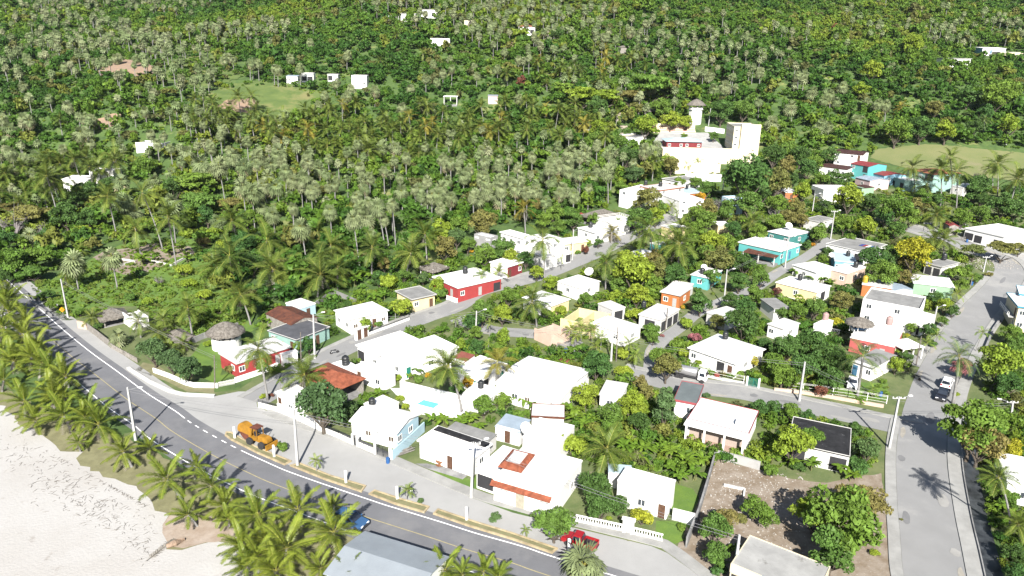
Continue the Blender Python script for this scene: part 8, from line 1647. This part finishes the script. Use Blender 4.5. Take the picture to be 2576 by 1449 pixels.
# -- shrubbery that fills the yards between the houses
n = 16000; qx, qy = rw.uniform(480, 2620, n), rw.uniform(380, 1440, n); m = inside(qx, qy, [(640, 1000), (700, 800), (960, 730), (1150, 640), (1450, 590), (1560, 480), (1690, 400), (1760, 440), (1830, 400), (1900, 385), (2080, 385), (2290, 480), (2620, 480), (2620, 1449), (2480, 1449), (2420, 1060), (2260, 1040), (2230, 1200), (1900, 1150), (1690, 1200), (1480, 1170), (1260, 1060), (900, 1080)])
Y = np.array([hit(*p) for p in zip(qx[m], qy[m])]); good = np.ones(len(Y), bool); bs = rw.uniform(.8, 2.5, len(Y)) * np.where(rw.uniform(size=len(Y)) < .2, 1.3, 1)
for L, w in zip(roads, (3.6, 3.6, 4.4, 2.2, 6.8)):
    Lf = smoothline(L, 3); dd = np.min((Y[:, None, 0] - Lf[None, :, 0]) ** 2 + (Y[:, None, 1] - Lf[None, :, 1]) ** 2, axis=1); good &= dd > (w + bs * .9) ** 2
for k_ in HOUSES:
    _, c, u, w, d, h_, g_ = HOUSES[k_]; a = (Y[:, 0] - c[0]) * u[0] + (Y[:, 1] - c[1]) * u[1]; b = -(Y[:, 0] - c[0]) * u[1] + (Y[:, 1] - c[1]) * u[0]
    good &= (np.abs(a) > w / 2 + bs * .85) | (b > d / 2 + bs * .85) | (b < -d / 2 - bs * .9 - 1.2)
for (ex, ey, er) in ((1080, 1010, 8), (2380, 400, 20), (2450, 620, 14), (2190, 980, 6), (2545, 700, 10)):
    c = hit(ex, ey); good &= (Y[:, 0] - c[0]) ** 2 + (Y[:, 1] - c[1]) ** 2 > er * er
Y, bs = Y[good], bs[good]; k = poisson(Y[:, 0], Y[:, 1], bs * 1.12); Y, bs = Y[k], bs[k]
PR3 = [lowcrown(s_, 480, l_, .14, 170 + i, 0) for i, (s_, l_) in enumerate((('bush', 11), ('lopsided', 14), ('dome', 13)))]
tag(link('garden_shrubbery', stamp(PR3, Y[:, 0], Y[:, 1], Y[:, 2] - .1, bs, np.clip(rw.normal(.45, .22, len(Y)), 0, 1), [FOREST], 'garden_shrubbery')), 'mixed green shrubbery filling the yards between the houses', None, None, 'stuff')
# ================================================================ labels of the plants, from what stands beside them
def relation(dx, dy):
    if abs(dx) > 1.3 * abs(dy): return 'left of' if dx < 0 else 'right of'
    return 'behind' if dy < 0 else 'in front of'
SHORT = {'the white house with the dark roof tank': 'the dark-tanked white house', 'the white house with the brown garage gate': 'the brown-gated white house', 'the two-storey white house with the grey roof': 'the grey-roofed two-storey house', 'the long white house with the grey roof slab': 'the long grey-slabbed house', 'the white ruin in the palm grove': 'the white grove ruin',
 'the white house among the coconut palms': 'the white palm-grove house', 'the tall white block among the palms': 'the tall white hill block', 'the weathered house with the open porch': 'the weathered open-porched house', 'the large white house with the carport': 'the large white carport house', 'the hip-roofed house with the yellow corner': 'the yellow-cornered house', 'the broad white roof by the lane': 'the broad white lane roof',
 'the big white house with the red eaves': 'the red-eaved white house', 'the white house with the rust strip': 'the rust-striped white house', 'the white house with red tile awnings': 'the tile-awninged white house', 'the white house with the tarred strip': 'the tar-striped white house', 'the cottage with the pale blue gable': 'the pale-blue-gabled cottage', 'the white bungalow with the hipped roof': 'the hip-roofed white bungalow', 'the two-storey white house with window bays': 'the bay-windowed white house',
 'the white house with black-framed windows': 'the black-windowed white house', 'the white house with the tan roof strip': 'the tan-striped white house', 'the turquoise house with the red roof': 'the red-roofed turquoise house', 'the white shed with blue doors': 'the blue-doored shed', 'the cream house with blue trim': 'the blue-trimmed cream house', 'the white house beyond the drain': 'the drain-side white house', 'the house with the orange band': 'the orange-banded house', 'the white house behind the balustrade': 'the balustraded white house'}
for a_, n_ in (('first', 'the machine-side planter'), ('second', 'the small-palm planter'), ('third', 'the thin-shrub planter'), ('fourth', 'the long planter')):
    for q_ in LAND:
        if a_ in q_[0] and 'planter' in q_[0]: SHORT[q_[0]] = n_
LAND = [(SHORT.get(n, n), a, b) for n, a, b in LAND]
LM = [(n, a, b) for n, a, b in LAND]
bucket = {}
for o, ph, px_, py_, cat_, gr_ in PLANTS:
    best = min(LM, key=lambda l: (l[1] - px_) ** 2 + ((l[2] - py_) * 1.3) ** 2); dx, dy = px_ - best[1], py_ - best[2]
    bucket.setdefault((ph, relation(dx, dy), best[0]), []).append((math.hypot(dx, dy), o))
ORD = ['first', 'second', 'third', 'fourth', 'fifth', 'sixth', 'seventh', 'eighth', 'ninth', 'tenth', 'eleventh', 'twelfth']
for (ph, rel, lm), L in bucket.items():
    if len(('%s %s %s' % (ph, rel, lm)).split()) > 14: print('LONG', ph, rel, lm)
    L.sort(key=lambda q: q[0])
    for i, (d, o) in enumerate(L):
        if len(L) == 1: o['label'] = '%s %s %s' % (ph, rel, lm)
        elif len(L) <= 12: o['label'] = '%s %s %s, %s along' % (ph, rel, lm, ORD[i])
        else: o['label'] = '%s in the crowd %s %s' % (ph, rel, lm)
# ================================================================ the air over the slope
hz = MB().box(-1480, 1480, -880, 1480, -6, 420).build('haze', [])
hm = bpy.data.materials.new('haze_air'); hm.use_nodes = True; ht = hm.node_tree; ht.nodes.remove(ht.nodes['Principled BSDF'])
hv = nn(ht, 'VolumePrincipled'); hv.inputs['Color'].default_value = (.80, .88, 1.0, 1); hv.inputs['Density'].default_value = .00003; hv.inputs['Anisotropy'].default_value = .2
ht.links.new(hv.outputs[0], ht.nodes['Material Output'].inputs['Volume']); hz.data.materials.append(hm); tag(hz, 'thin pale haze over the hillside', None, None, 'stuff')
